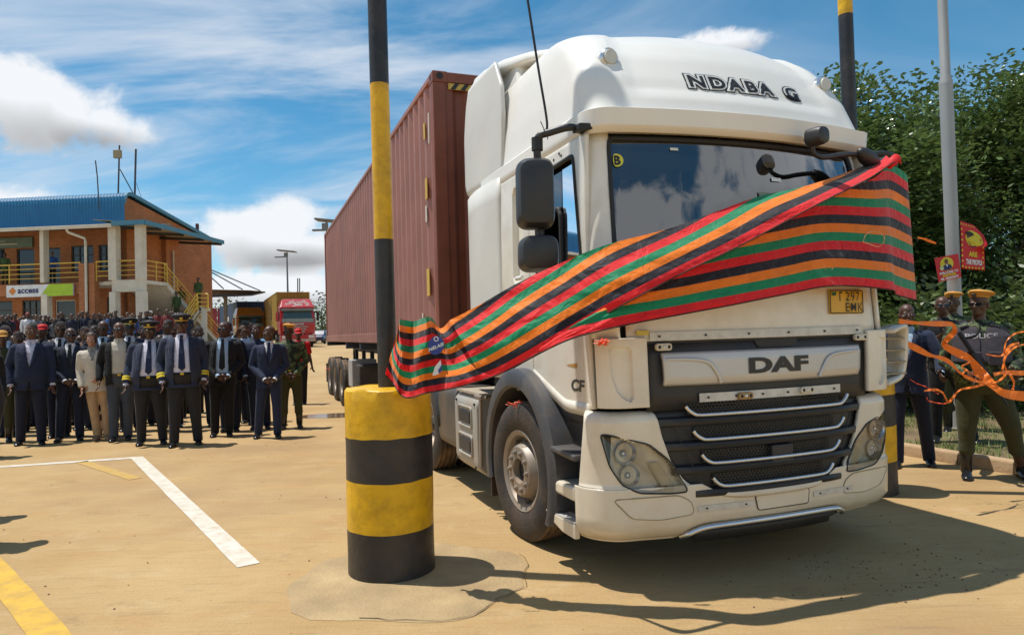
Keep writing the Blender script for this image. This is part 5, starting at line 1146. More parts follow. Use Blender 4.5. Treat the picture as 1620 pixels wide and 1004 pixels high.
def head_shapes(c, k=1.0, fem=False):
    c = Vector(c); E = lambda o, r: (lambda b: b.ell(c+Vector(o)*k, [q*k for q in r], 16, 11))
    return [E((0, .012, .045), (.074, .092, .078)), E((0, -.008, -.02), (.064, .076, .085)), E((0, -.030, -.075), (.046, .048, .036)), E((0, -.068, -.066), (.024, .022, .020)),
            E((0, -.086, -.010), (.012, .018, .024)), E((0, -.096, -.022), (.017, .014, .012)), E((0, -.082, -.048), (.026, .012, .008)), E((0, -.080, -.058), (.022, .012, .007)),
            E((-.03, -.070, .020), (.026, .016, .010)), E((.03, -.070, .020), (.026, .016, .010)), E((-.042, -.052, -.02), (.022, .026, .022)), E((.042, -.052, -.02), (.022, .026, .022)),
            E((-.076, .012, -.008), (.009, .020, .030)), E((.076, .012, -.008), (.009, .020, .030))]
def hand(b, w, d, side, curl=.5, roll=None, k=1.0):
    """palm and five fingers from wrist w along direction d; side = thumb side vector"""
    w = Vector(w); d = Vector(d).normalized(); s = Vector(side); s = (s-d*s.dot(d)).normalized(); n = d.cross(s)
    rings = []
    for t, hw, th in ((-.02, .026, .021), (0, .028, .020), (.03, .038, .018), (.06, .043, .016), (.085, .042, .014), (.092, .036, .010)):
        rings.append([w+d*t*k+s*hw*k*math.cos(a)+n*th*k*math.sin(a) for a in [2*math.pi*q/10 for q in range(10)]])
    b.loft(rings)
    for i, L in enumerate((.072, .082, .076, .060)):
        p = w+d*.085*k+s*(.031-.0205*i)*k; a = curl*(.8+.1*i); pts = [p-d*.01*k]; dd = d.copy()
        for q in range(3):
            dd = (dd*math.cos(a*.55)+n*math.sin(a*.55)).normalized(); p = p+dd*L*(.42, .32, .26)[q]*k; pts.append(p)
        b.tube(pts, [.0095*k, .0095*k, .0085*k, .0065*k], 7)
    p = w+d*.025*k+s*.034*k; b.tube([p-s*.012*k, p+(s*.7+d*.6)*.022*k, p+(s*.7+d*.9+n*.3)*.042*k, p+(s*.4+d*1.1+n*.5)*.062*k], [.012*k, .0125*k, .011*k, .008*k], 7)
POSES = {}
def person(label, loc, face=0.0, H=1.76, girth=1.0, skin='d', top='suit', topc=None, shirt=None, tie=None, legs=None, shoes=LEATH, arms=('hang', 'hang'), hat=None, glasses=False, hair='short', hairm=None,
           feet=((-.10, 0), (.10, 0)), head=(0, 0), lean=0.0, vox=.014, cuffs=None, group=None, boots=False, female=False, sleeves='long', open_v=.5, wrists=None, cat='person', beard=False, belt=None, knees=None):
    """a standing figure facing -y before rotation 'face' (radians, about z); wrists overrides hand targets in body space"""
    k = H/1.76; t = thing('person', label, cat, loc, face, group)
    rj = random.Random(label); J = lambda a: rj.uniform(-a, a)
    head = (head[0]+J(.32), head[1]+J(.10)); lean = lean+J(.03)
    feet = tuple((fx*(1+J(.3)), fy+J(.07)) for fx, fy in feet)
    sk = SKINS[skin]; g = girth
    hz, sz = .91*k, 1.44*k; sw = (.165 if female else .185)*k*(.6+.4*g)
    def LZ(p): p = Vector(p); return Vector((p.x+lean*max(0, p.z-.5), p.y, p.z))
    hd = LZ((0, -.015*k, 1.635*k)); nk = LZ((0, .01, 1.50*k))
    belly = max(0, g-1)
    rows = [(.80*k, .13*k*g, .10*k, .0), (.88*k, .165*k*(.5+.5*g), .115*k*g, .0), (.98*k, .16*k*g, .112*k*(g+.35*belly), -.012-.10*belly), (1.10*k, .148*k*g, .108*k*(g+.5*belly), -.015-.10*belly), (1.22*k, .158*k*(.3+.7*g), .112*k*g, -.012-.04*belly), (1.34*k, .172*k*(.5+.5*g), .108*k*(.4+.6*g), -.004), (1.42*k, .165*k, .092*k, .005), (1.465*k, .115*k, .066*k, .012), (1.49*k, .06*k, .052*k, .012)]
    if female: rows = [(z, rx*(.86 if 1.0 < z/k < 1.2 else .93), ry*.95, yo) for z, rx, ry, yo in rows]
    rows = [(z, rx, ry, yo) for z, rx, ry, yo in rows]
    def lrow(infl, z0=0, z1=9):
        def f(b):
            torso(b, [r for r in rows if z0 <= r[0]/k <= z1], infl=infl)
            b.v = [tuple(LZ(q)) for q in b.v]
        return f
    # arms
    A_ = []; rj2 = J(1)
    for i, sd in enumerate((-1, 1)):
        S_ = LZ((sd*sw, .012, sz-.03*k)); mode = arms[i]
        if mode == 'hang': e, w_ = (sd*(sw+.055*k+.06*belly), .035, 1.14*k), (sd*(sw+.065*k+.07*belly), -.035, .885*k)
        elif mode == 'clasp': e, w_ = (sd*(sw+.075*k+.05*belly), .03, 1.13*k), (sd*.075*k, -.20-.10*belly, .965*k)
        elif mode == 'up': e, w_ = (sd*(sw+.06*k), -.20, 1.36*k), (sd*.10*k, -.34, 1.56*k)
        elif mode == 'phone': e, w_ = (sd*(sw+.05*k), -.04, 1.14*k), (sd*.06*k, -.27, 1.28*k)
        elif mode == 'fwd': e, w_ = (sd*(sw+.06*k), -.02, 1.15*k), (sd*(sw+.02*k), -.22, 1.02*k)
        else: e, w_ = mode
        e, w_ = Vector(e), Vector(w_)
        if mode == 'hang': e = e+Vector((sd*J(.025), J(.04), J(.01))); w_ = w_+Vector((sd*J(.04), J(.06)-.02, J(.02)))
        elif mode == 'clasp': w_ = w_+Vector((.02, 0, rj2*.05))
        e = LZ(e); w_ = LZ(w_); A_.append((S_, e, w_))
    # legs
    Lg = []
    for i, sd in enumerate((-1, 1)):
        fx, fy = feet[i]; hp = LZ((sd*.088*k, .0, hz)); ank = Vector((fx, fy+.02, .085)); kn = hp.lerp(ank, .5)+Vector((sd*.006, -.028, .01)) if not knees else Vector(knees[i]); Lg.append((hp, kn, ank))
    # --- body: one continuous skin
    shp = [lrow(-.012)]
    shp += [(lambda b, S_=S_, e=e, w_=w_: limb(b, [S_, S_.lerp(e, .5), e, e.lerp(w_, .5), w_], [.052*k, .046*k, .037*k, .036*k, .026*k])) for S_, e, w_ in A_]
    shp += [(lambda b, hp=hp, kn=kn, an=an: limb(b, [hp, hp.lerp(kn, .5), kn, kn.lerp(an, .4), an], [.082*k, .072*k, .052*k, .054*k, .036*k])) for hp, kn, an in Lg]
    shp += [(lambda b, an=Lg[i][2]: b.ell(an+Vector((0, -.055, -.05)), (.03, .085, .024))) for i in (0, 1)]
    shp.append(lambda b: cap(b, nk-Vector((0, 0, .04)), hd+Vector((0, .02, -.05*k)), .056*k*(1+.2*belly), .053*k))
    me = remesh(shp, max(vox, .014), 2)
    # head (finer skin) and hands joined into the same mesh
    hm = remesh(head_shapes((0, 0, 0), k*(1.0 if not female else .95)), .0085 if vox > .015 else .0065, 2)
    rot = Matrix.Rotation(head[0], 3, 'Z') @ Matrix.Rotation(head[1], 3, 'X')
    b = MB(); b.add([tuple(hd+rot @ v.co) for v in hm.vertices], [tuple(p.vertices) for p in hm.polygons])
    hand_v0 = len(b.v)
    for i, (S_, e, w_) in enumerate(A_):
        d = (w_-e).normalized(); sd = (-1, 1)[i]
        if arms[i] == 'clasp': d = Vector((-sd*.9, -.15, -.5)).normalized(); hand(b, w_, d, (0, -.3, 1), .9, k=k)
        elif arms[i] == 'hang': hand(b, w_, d, (-sd*.35, -1, 0), .55 if sd < 0 else -.55, k=k)
        else: hand(b, w_, d, (0, -.1, 1) if arms[i] not in ('up', 'phone') else (-sd, 0, .3), .8*(-sd if arms[i] not in ('up',) else 1), k=k)
    b.add([tuple(v.co) for v in me.vertices], [tuple(p.vertices) for p in me.polygons])
    body = b.build('body', sk, t, smooth=180)
    bpy.data.meshes.remove(hm); bpy.data.meshes.remove(me)
    def HP(p): return hd+rot @ (Vector(p)*k)
    # eyes / sunglasses
    if not glasses:
        for sd in (-1, 1):
            q = MB(); q.ell(HP((sd*.030, -.077, .003)), (.012*k, .008*k, .0075*k), 10, 7); e = q.build('eye', EYE, t, smooth=180)
            q = MB(); q.ell(HP((sd*.030, -.0845, .003)), (.0055*k, .003*k, .0062*k), 8, 6); q.build('iris', IRIS, e, smooth=180)
    else:
        q = MB()
        for sd in (-1, 1):
            q.prism([(HP((sd*.033, 0, 0))-hd).to_tuple()[0:1]+(0,)]*3, 0, 0, 'y') if False else None
            ring = [HP((sd*.033+.026*math.cos(a), -.094-.004*math.cos(a)*sd*-1, .004+.018*math.sin(a))) for a in [2*math.pi*j/14 for j in range(14)]]; ring2 = [p+rot @ Vector((0, .006, 0)) for p in ring]; q.loft([ring, ring2])
        q.tube([HP((-.01, -.097, .008)), HP((.01, -.097, .008))], .003, 5)
        for sd in (-1, 1): q.tube([HP((sd*.056, -.088, .009)), HP((sd*.078, -.03, .010)), HP((sd*.079, .015, .006))], .003, 5)
        q.build('sunglasses', SHADE if glasses is True else glasses, t, smooth=40)
    if hair and not (hat in ('beret', 'peaked', 'cap') and not female):
        hs = remesh([lambda b: b.ell(HP((0, .016, .048)), (.0765*k, .0945*k, .0805*k), 18, 12)] if hair == 'short' else [lambda b: b.ell(HP((0, .02, .045)), (.084*k, .104*k, .09*k), 18, 12), lambda b: b.ell(HP((0, .085, -.02)), (.06*k, .045*k, .08*k)), lambda b: b.ell(HP((-.062, .01, 0)), (.025*k, .05*k, .06*k)), lambda b: b.ell(HP((.062, .01, 0)), (.025*k, .05*k, .06*k))], .011, 1)
        inv = rot.inverted()
        def hairless(c):
            p = (inv @ (c-hd))/k
            if hair == 'short': return not (p.z > .062+.45*max(0, -p.y-.02) or (p.y > .03 and p.z > -.015))
            return p.y < -.045 and p.z < .075
        cut(hs, hairless); put(hs, 'hair', hairm or HAIRB, t)
    # --- shoes
    for i, (hp, kn, an) in enumerate(Lg):
        sd = (-1, 1)[i]; q = MB(); turn = Matrix.Rotation(sd*.16, 3, 'Z'); rings = []
        for y, hw, z1 in ((.085, .020, .05), (.075, .036, .085), (.03, .041, .095), (-.03, .043, .085), (-.09, .049, .062), (-.14, .047, .05), (-.175, .033, .042), (-.19, .014, .03)):
            ring = []
            for a in [2*math.pi*j/12 for j in range(12)]:
                ring.append(turn @ Vector((hw*math.cos(a), y, max(.004, z1*.5+z1*.5*math.sin(a)*(1.0))))+Vector((an.x, an.y-.02, 0)))
            rings.append(ring)
        q.loft(rings)
        if boots: limb(q, [an+Vector((0, .0, -.02)), an+Vector((0, .005, .10)), an.lerp(kn, .55)], [.052, .056, .062])
        q.build('boot' if boots else 'shoe', shoes, t, smooth=50)
    # --- trousers
    def leg(b, hp, kn, an):
        bot = an+Vector((0, .0, -.035)) if not boots else an.lerp(kn, .42)
        limb(b, [hp+Vector((0, 0, .0)), hp.lerp(kn, .5), kn, kn.lerp(an, .5) if not boots else kn.lerp(bot, .6), bot], [.100*k*(.4+.6*g), .090*k*(.4+.6*g), .073*k*(.6+.4*g), .068*k, .062*k if not boots else .070*k])
    tr = remesh([lrow(.012, .75, 1.0)]+[(lambda b, a=a: leg(b, *a)) for a in Lg], vox, 2)
    tr = cut(tr, lambda c: c.z > 1.0*k or (not boots and c.z < .045))
    put(tr, 'trousers', legs, t)
    if belt:
        q = MB(); r_ = [r for r in rows if abs(r[0]/k-.98) < .01][0]
        for z0, z1 in ((.965, 1.0),): q.loft([[LZ((( r_[1]+.016)*math.cos(a), r_[3]+(r_[2]+.018)*math.sin(a), z*k)) for a in [2*math.pi*j/28 for j in range(28)]] for z in (z0, z1)], False)
        bl = q.build('belt', belt, t, smooth=60)
        q = MB(); q.box(LZ((0, r_[3]-r_[2]-.022, .982*k)), (.05, .012, .036)); q.build('buckle', BRASS, bl, bevel=.004)
    # --- upper garments
    def sleeve(b, S_, e, w_, r=(.068, .066, .056, .050, .044), end=1.0):
        pts = [S_, S_.lerp(e, .5), e, e.lerp(w_, .5), e.lerp(w_, .93)]; rr = list(r)
        if end < 1: pts = [S_, S_.lerp(e, .45), S_.lerp(e, .85)]; rr = [.068, .068, .066]
        limb(b, pts, [q*k for q in rr])
    def front(c, z0, z1, w0, w1, lim=0.0):
        """inside a V in front of the chest between heights"""
        if c.y > lim or not z0*k < c.z < z1*k: return False
        f = (c.z/k-z0)/(z1-z0); return abs(c.x-lean*(c.z-.5)) < lerp(w0, w1, f)*k
    if top in ('suit', 'blazer', 'open', 'jacket'):
        sh = remesh([lrow(.004, .85, 1.48)]+[lambda b: cap(b, nk-Vector((0, 0, .03)), nk+Vector((0, -.004, .012)), .066*k, .062*k)], vox, 1); sh = cut(sh, lambda c: c.z > 1.515*k)
        so = put(sh, 'shirt', shirt, t)
        # collar wings
        for sd in (-1, 1):
            q = MB(); q.add([LZ((sd*.012*k, -.082*k-.0, 1.445*k)), LZ((sd*.062*k, -.060*k, 1.44*k)), LZ((sd*.070*k, -.02*k, 1.50*k)), LZ((sd*.045*k, -.058*k, 1.515*k)), LZ((sd*.010*k, -.072*k, 1.495*k))], [(0, 1, 2, 3, 4)]); q.build('collar', shirt, so, solid=.004)
        if tie:
            def ty(z): r_ = interp([(q[0], q[2], q[3]) for q in rows], z); return r_[1]-r_[0]-.014
            q = MB(); rings = []
            for z, hw in ((1.497, .022), (1.455, .018), (1.44, .021), (1.25, .036), (1.06, .043), (1.02, .004)): rings.append([LZ((sx*hw*k, ty(min(z, 1.42)*k)-(.0 if z < 1.42 else -.012*(z-1.42)/.08), z*k)) for sx in (-1, 1)])
            q.v = [tuple(p) for r_ in rings for p in r_]; q.f = [(2*j, 2*j+1, 2*j+3, 2*j+2) for j in range(len(rings)-1)]; q.build('tie', tie, t, solid=.010)
        hem = .80 if top != 'open' else .84
        jrows = rows[:]
        def jt(b):
            rr = [(hem*k-.02, .172*k*(.4+.6*g), .122*k*g, -.02*belly)]+[r for r in rows if r[0] > .85*k and r[0] < 1.48*k]; torso(b, rr, infl=.024); b.v = [tuple(LZ(q)) for q in b.v]
        jk = remesh([jt]+[(lambda b, a=a: sleeve(b, *a)) for a in A_], vox, 2)
        vb = {'suit': 1.13, 'blazer': .83, 'open': .80, 'jacket': 1.30}[top]; vw0, vw1 = {'suit': (.004, .075), 'blazer': (.085*g, .085), 'open': (.095, .10), 'jacket': (.01, .07)}[top]
        cx = lambda c: c.x-lean*max(0, c.z-.5)
        def rem(c):
            z = c.z/k
            if z > 1.465 and math.hypot(cx(c), c.y-.01) < .085*k: return True
            if z < hem-.004 and math.hypot(cx(c), c.y) < .17*k*g and c.z > 0: return True
            if front(c, vb, 1.5, vw0, vw1): return True
            if top == 'suit' and front(c, hem-.05, .93, .045, .002): return True
            for S_, e, w_ in A_:
                if (c-e.lerp(w_, .965)).dot((w_-e).normalized()) > 0 and (c-w_).length < .1: return True
            return False
        jk = cut(jk, rem); jo = put(jk, 'jacket', topc, t); thicken(jo, .008)
        # lapels
        if top in ('suit', 'blazer'):
            zb = max(vb, 1.12)
            for sd in (-1, 1):
                q = MB(); pts = []
                for f in [j/8 for j in range(9)]:
                    z = lerp(zb, 1.465, f); r_ = interp([(p[0], p[1], p[2], p[3]) for p in rows], z*k); xi = lerp(vw0, vw1, (z-vb)/(1.5-vb))*k; xo = xi+(.010+.062*math.sin(math.pi*min(1, f*.82))**.8)*k
                    def sy(x): return r_[2]-(r_[1]+.034)*math.sqrt(max(.05, 1-(x/(r_[0]+.03))**2))
                    pts.append((LZ((sd*xi, sy(xi)-.004, z*k)), LZ((sd*xo, sy(xo)-.004, z*k))))
                q.v = [tuple(p) for pr in pts for p in pr]; q.f = [(2*j, 2*j+1, 2*j+3, 2*j+2) for j in range(8)]; q.build('lapel', topc, jo, solid=.006, smooth=180)
            if top == 'suit':
                for z in (1.09, .98):
                    r_ = interp([(p[0], p[1], p[2], p[3]) for p in rows], z*k); q = MB(); q.lathe([(.009, 0), (.008, -.006)], 8, 'y', LZ((0, r_[2]-r_[1]-.030, z*k))); q.build('button', LEATH, jo)
                q = MB(); r_ = interp([(p[0], p[1], p[2], p[3]) for p in rows], 1.30*k); q.box(LZ((.10*k, r_[2]-r_[1]*.83-.026, 1.30*k)), (.075, .010, .012)); q.build('pocket', topc, jo)
            for i, (S_, e, w_) in enumerate(A_):
                q = MB(); d = (w_-e).normalized(); p = e.lerp(w_, .93); q.tube([p, p+d*.045], .042*k*.86, 12, caps=False); q.build('shirt_cuff', shirt, so, smooth=60)
        if cuffs:
            for S_, e, w_ in A_:
                for f0, f1 in ((.58, .68), (.71, .81)):
                    q = MB(); q.tube([e.lerp(w_, f0), e.lerp(w_, f1)], .060*k, 14, caps=False); q.build('cuff_braid', cuffs, jo, smooth=60)
    else:
        end = .5 if sleeves == 'short' else 1.0
        tp = remesh([lrow(.016, .85, 1.48)]+[lambda b: cap(b, nk-Vector((0, 0, .03)), nk+Vector((0, 0, -.005)), .064*k, .060*k)]+[(lambda b, a=a: sleeve(b, *a, end=end)) for a in A_], vox, 2)
        def rem(c):
            if c.z > 1.49*k and math.hypot(c.x-lean*(c.z-.5), c.y) < .09*k: return c.z > 1.495*k
            for S_, e, w_ in A_:
                q = e.lerp(w_, .965) if end == 1 else S_.lerp(e, .88)
                if (c-q).dot((q-S_).normalized()) > 0 and (c-q).length < .10: return True
            return False
        tp = cut(tp, rem); tpo = put(tp, 'shirt' if top == 'shirt' else 'tunic', topc, t); thicken(tpo, .006)
        if top == 'vest' or top == 'armour':
            def vt(b): torso(b, [r for r in rows if 1.0*k < r[0] < 1.44*k] if top == 'armour' else [r for r in rows if .9*k < r[0] < 1.45*k], infl=.045 if top == 'armour' else .028); b.v = [tuple(LZ(q)) for q in b.v]
            vs = remesh([vt]+[(lambda b, sd=sd: cap(b, LZ((sd*.10*k, -.05, 1.40*k)), LZ((sd*.105*k, .06, 1.43*k)), .05*k, .05*k)) for sd in (-1, 1)], vox, 1)
            vs = cut(vs, lambda c: (c.z > 1.45*k and abs(c.x-lean*(c.z-.5)) < .065*k) or front(c, 1.30, 1.5, .01, .075 if top == 'vest' else .06)); vo = put(vs, 'vest', shirt, t); thicken(vo, .01)
    # --- headgear
    if hat == 'beret':
        q = MB(); rings = []
        for z, r_, ox in ((.062, .085, 0), (.085, .090, 0), (.098, .112, .016), (.118, .118, .022), (.132, .095, .020), (.138, .02, .016)):
            rings.append([HP((ox+r_*.92*math.cos(a), .012+r_*1.05*math.sin(a), z+.012*math.sin(a)*-1-.10*max(0, ox)*math.cos(a)*3)) for a in [2*math.pi*j/24 for j in range(24)]])
        q.loft(rings); ht = q.build('beret', mat('tan_beret', (.52, .25, .045), .8, var=.1), t, smooth=60)
        q = MB(); q.ell(HP((0, -.098, .088)), (.018*k, .006*k, .02*k), 10, 7); q.build('cap_badge', LEATH, ht, smooth=60)
    elif hat == 'peaked':
        q = MB(); rings = []
        for z, r_ in ((.050, .086), (.095, .090), (.108, .128), (.122, .134), (.138, .12), (.146, .03)):
            rings.append([HP((r_*.95*math.cos(a), .012+r_*1.05*math.sin(a), z+.022*(-math.sin(a))*(1 if z > .1 else 0))) for a in [2*math.pi*j/28 for j in range(28)]])
        q.loft(rings); ht = q.build('peaked_cap', mat('cap_navy', (.010, .011, .018), .7), t, smooth=50)
        q = MB(); q.loft([[HP((.0915*.95*math.cos(a), .012+.0915*1.05*math.sin(a), z)) for a in [2*math.pi*j/28 for j in range(28)]] for z in (.056, .072)], False); q.build('cap_braid', BRASS, ht, smooth=60)
        q = MB(); q.grid(lambda u, v: HP((.075*math.cos(math.pi*(1+u)), -.045+(.062+.055*v)*math.sin(math.pi*(1+u))-.0*v, .050-.022*v*math.sin(math.pi*u))), 14, 4); q.build('cap_peak', LEATH, ht, smooth=60, solid=.004)
        q = MB(); q.ell(HP((0, -.092, .098)), (.022*k, .008*k, .024*k), 12, 8); q.build('cap_badge', BRASS, ht, smooth=60)
    elif hat in ('cap', 'redcap', 'whitecap', 'policecap'):
        cm = {'cap': mat('cap_dark', (.02, .02, .022), .8), 'redcap': mat('cap_red', (.52, .012, .012), .7), 'whitecap': mat('cap_white', (.7, .7, .68), .7), 'policecap': mat('cap_tan', (.50, .25, .05), .8)}[hat]
        q = MB(); rings = []
        for z, r_ in ((.042, .084), (.075, .086), (.105, .076), (.128, .05), (.136, .01)): rings.append([HP((r_*.95*math.cos(a), .014+r_*1.13*math.sin(a), z)) for a in [2*math.pi*j/22 for j in range(22)]])
        q.loft(rings); ht = q.build('cap', cm, t, smooth=60)
        q = MB(); q.grid(lambda u, v: HP((.07*math.cos(math.pi*(1+u)), -.05+(.045+.075*v)*math.sin(math.pi*(1+u)), .046-.018*v)), 12, 3); q.build('cap_peak', cm, ht, smooth=60, solid=.004)
    return t, dict(A=A_, hd=hd, k=k, rows=rows, rot=rot, HP=HP, LZ=LZ)

NAVY = cloth_mat('navy_suiting', (.018, .026, .058)); NAVY2 = cloth_mat('dark_navy_suiting', (.012, .016, .034)); BLAZ = cloth_mat('blazer_navy', (.024, .032, .062)); BLKC = cloth_mat('black_cloth', (.010, .010, .011)); CHARC = cloth_mat('charcoal_cloth', (.022, .022, .025))
WSH = cloth_mat('white_shirt', (.68, .67, .70), .7); LBS = cloth_mat('pale_blue_shirt', (.42, .55, .70), .7); LILA = cloth_mat('lilac_white_shirt', (.62, .60, .70), .7); BEIG = cloth_mat('beige_shirt', (.52, .47, .38), .7)
TIEN = cloth_mat('navy_tie', (.010, .016, .050), .5); TIEB = cloth_mat('black_tie', (.010, .010, .012), .5)
CREAM = cloth_mat('cream_jacket', (.58, .52, .43), .8); TANT = cloth_mat('tan_trousers', (.46, .30, .17), .8); GREYT = cloth_mat('blue_grey_trousers', (.055, .065, .085), .85)
OLIV = cloth_mat('olive_uniform', (.045, .045, .018), .85); REDS = cloth_mat('red_shirt', (.55, .012, .015), .7); SKYB = cloth_mat('sky_blue_shirt', (.20, .42, .68), .75)
YBR = mat('yellow_braid', (.72, .55, .02), .5)
def camo():
    m = bpy.data.materials.new('camouflage'); m.use_nodes = True; nt = m.node_tree; N = nt.nodes; Lk = nt.links; b = N['Principled BSDF']; b.inputs['Roughness'].default_value = .85
    tc = N.new('ShaderNodeTexCoord'); n = N.new('ShaderNodeTexNoise'); n.inputs['Scale'].default_value = 13; n.inputs['Detail'].default_value = 2; Lk.new(tc.outputs['Object'], n.inputs['Vector'])
    cr = N.new('ShaderNodeValToRGB'); cr.color_ramp.interpolation = 'CONSTANT'; e = cr.color_ramp.elements; e[0].color = (.012, .014, .008, 1); e[1].position = .44; e[1].color = (.035, .055, .018, 1)
    q = e.new(.54); q.color = (.11, .15, .06, 1); q = e.new(.62); q.color = (.05, .04, .02, 1)
    Lk.new(n.outputs[0], cr.inputs[0]); Lk.new(cr.outputs[0], b.inputs['Base Color']); return m
CAMO = camo()
def gp(px, py):
    p = atz(px, py, 0); return Vector((p.x, p.y, 0))
def ht(px, ytop, yfoot):
    f = atz(px, yfoot, 0); return (yfoot-ytop)*f.y/F_PX/1.0
FACE = lambda loc, tx=.3, ty=1.0: math.atan2(tx-loc.x, -(ty-loc.y)) if False else math.atan2((tx-loc.x), (loc.y-ty))
def front_row():
    def P(label, px, yf, ytop, dx=0, **k):
        loc = gp(px, yf); H = ht(px, ytop, yf)*.985
        if k.get('hat') in ('peaked',): H -= .045
        fc = k.pop('fc', FACE(loc)*.7); person(label, loc, fc, H, **k)
    P('man in olive uniform and tan cap at the left edge of the front row', 3, 699, 521, topc=OLIV, top='shirt', legs=OLIV, hat='policecap', boots=True, belt=BLKC, girth=1.05)
    P('man in navy suit and open white collar with arms hanging', 49, 703, 509, top='suit', topc=NAVY, shirt=LILA, legs=NAVY2, girth=1.12, skin='b', head=(-.25, 0), feet=((-.12, .02), (.13, -.06)))
    P('man in dark suit with black tie and sunglasses clasping his hands, left of the woman', 113, 696, 516, top='suit', topc=NAVY2, shirt=WSH, tie=TIEB, legs=NAVY2, arms=('clasp', 'clasp'), glasses=True, girth=1.0, hair=None, feet=((-.13, -.03), (.16, .0)))
    P('smiling woman in cream jacket and tan trousers leaning to one side', 160, 695, 523, top='jacket', topc=CREAM, shirt=mat('grey_blouse', (.30, .28, .25), .7), legs=TANT, skin='l', hair='long', hairm=mat('hair_brown', (.05, .026, .015), .6, var=.3, scale=60), female=True, arms=('hang', 'clasp'), lean=-.085, head=(-.1, 0), girth=.95, shoes=mat('tan_shoes', (.30, .18, .10), .5), feet=((-.06, 0), (.10, 0)))
    P('older man in beige shirt under an open dark jacket, sunglasses and grey trousers', 194, 696, 507, top='open', topc=BLKC, shirt=BEIG, legs=GREYT, glasses=True, hair=None, girth=1.1, skin='b', belt=mat('brown_belt', (.05, .025, .012), .5))
    P('stout officer in peaked cap and open blazer, the shorter of the two in front', 238, 703, 503, top='blazer', topc=BLAZ, shirt=LILA, tie=TIEN, legs=CHARC, hat='peaked', girth=1.36, cuffs=YBR, glasses=glass('clear_specs', (.5, .5, .5)), belt=BLKC, feet=((-.13, 0), (.14, 0)))
    P('tall officer in peaked cap and open blazer with yellow cuffs', 294, 704, 492, top='blazer', topc=BLAZ, shirt=LILA, tie=TIEN, legs=CHARC, hat='peaked', girth=1.28, cuffs=YBR, skin='d', belt=BLKC, feet=((-.14, 0), (.14, -.02)))
    P('man in black suit over pale blue shirt clasping his hands, right of the tall officer', 353, 689, 507, top='blazer', topc=BLKC, shirt=LBS, tie=TIEB, legs=BLKC, arms=('clasp', 'clasp'), glasses=True, hair=None, girth=1.12, feet=((-.13, 0), (.13, 0)))
    P('man in grey vest over short blue sleeves standing half behind the suited man', 397, 668, 508, top='vest', topc=SKYB, shirt=CHARC, legs=NAVY2, arms=('hang', 'clasp'), sleeves='short', glasses=glass('clear_specs', (.5, .5, .5)), girth=1.15)
    P('man in navy suit and navy tie looking aside, hands clasped low', 427, 692, 513, top='suit', topc=NAVY, shirt=WSH, tie=TIEN, legs=NAVY, arms=('clasp', 'clasp'), head=(-.75, 0), hair=None, girth=.98, open_v=.6, feet=((-.15, .03), (.14, -.03)))
    P('policeman in camouflage jacket, olive trousers and tan beret', 462, 677, 511, top='tunic', topc=CAMO, legs=OLIV, hat='beret', glasses=True, boots=True, arms=('clasp', 'clasp'), head=(-.5, 0), belt=OLIV, girth=1.05)
    P('man in bright red shirt and red cap behind the policeman', 476, 640, 518, top='shirt', topc=REDS, legs=BLKC, hat='redcap', sleeves='short', head=(.3, 0), vox=.018)
front_row()
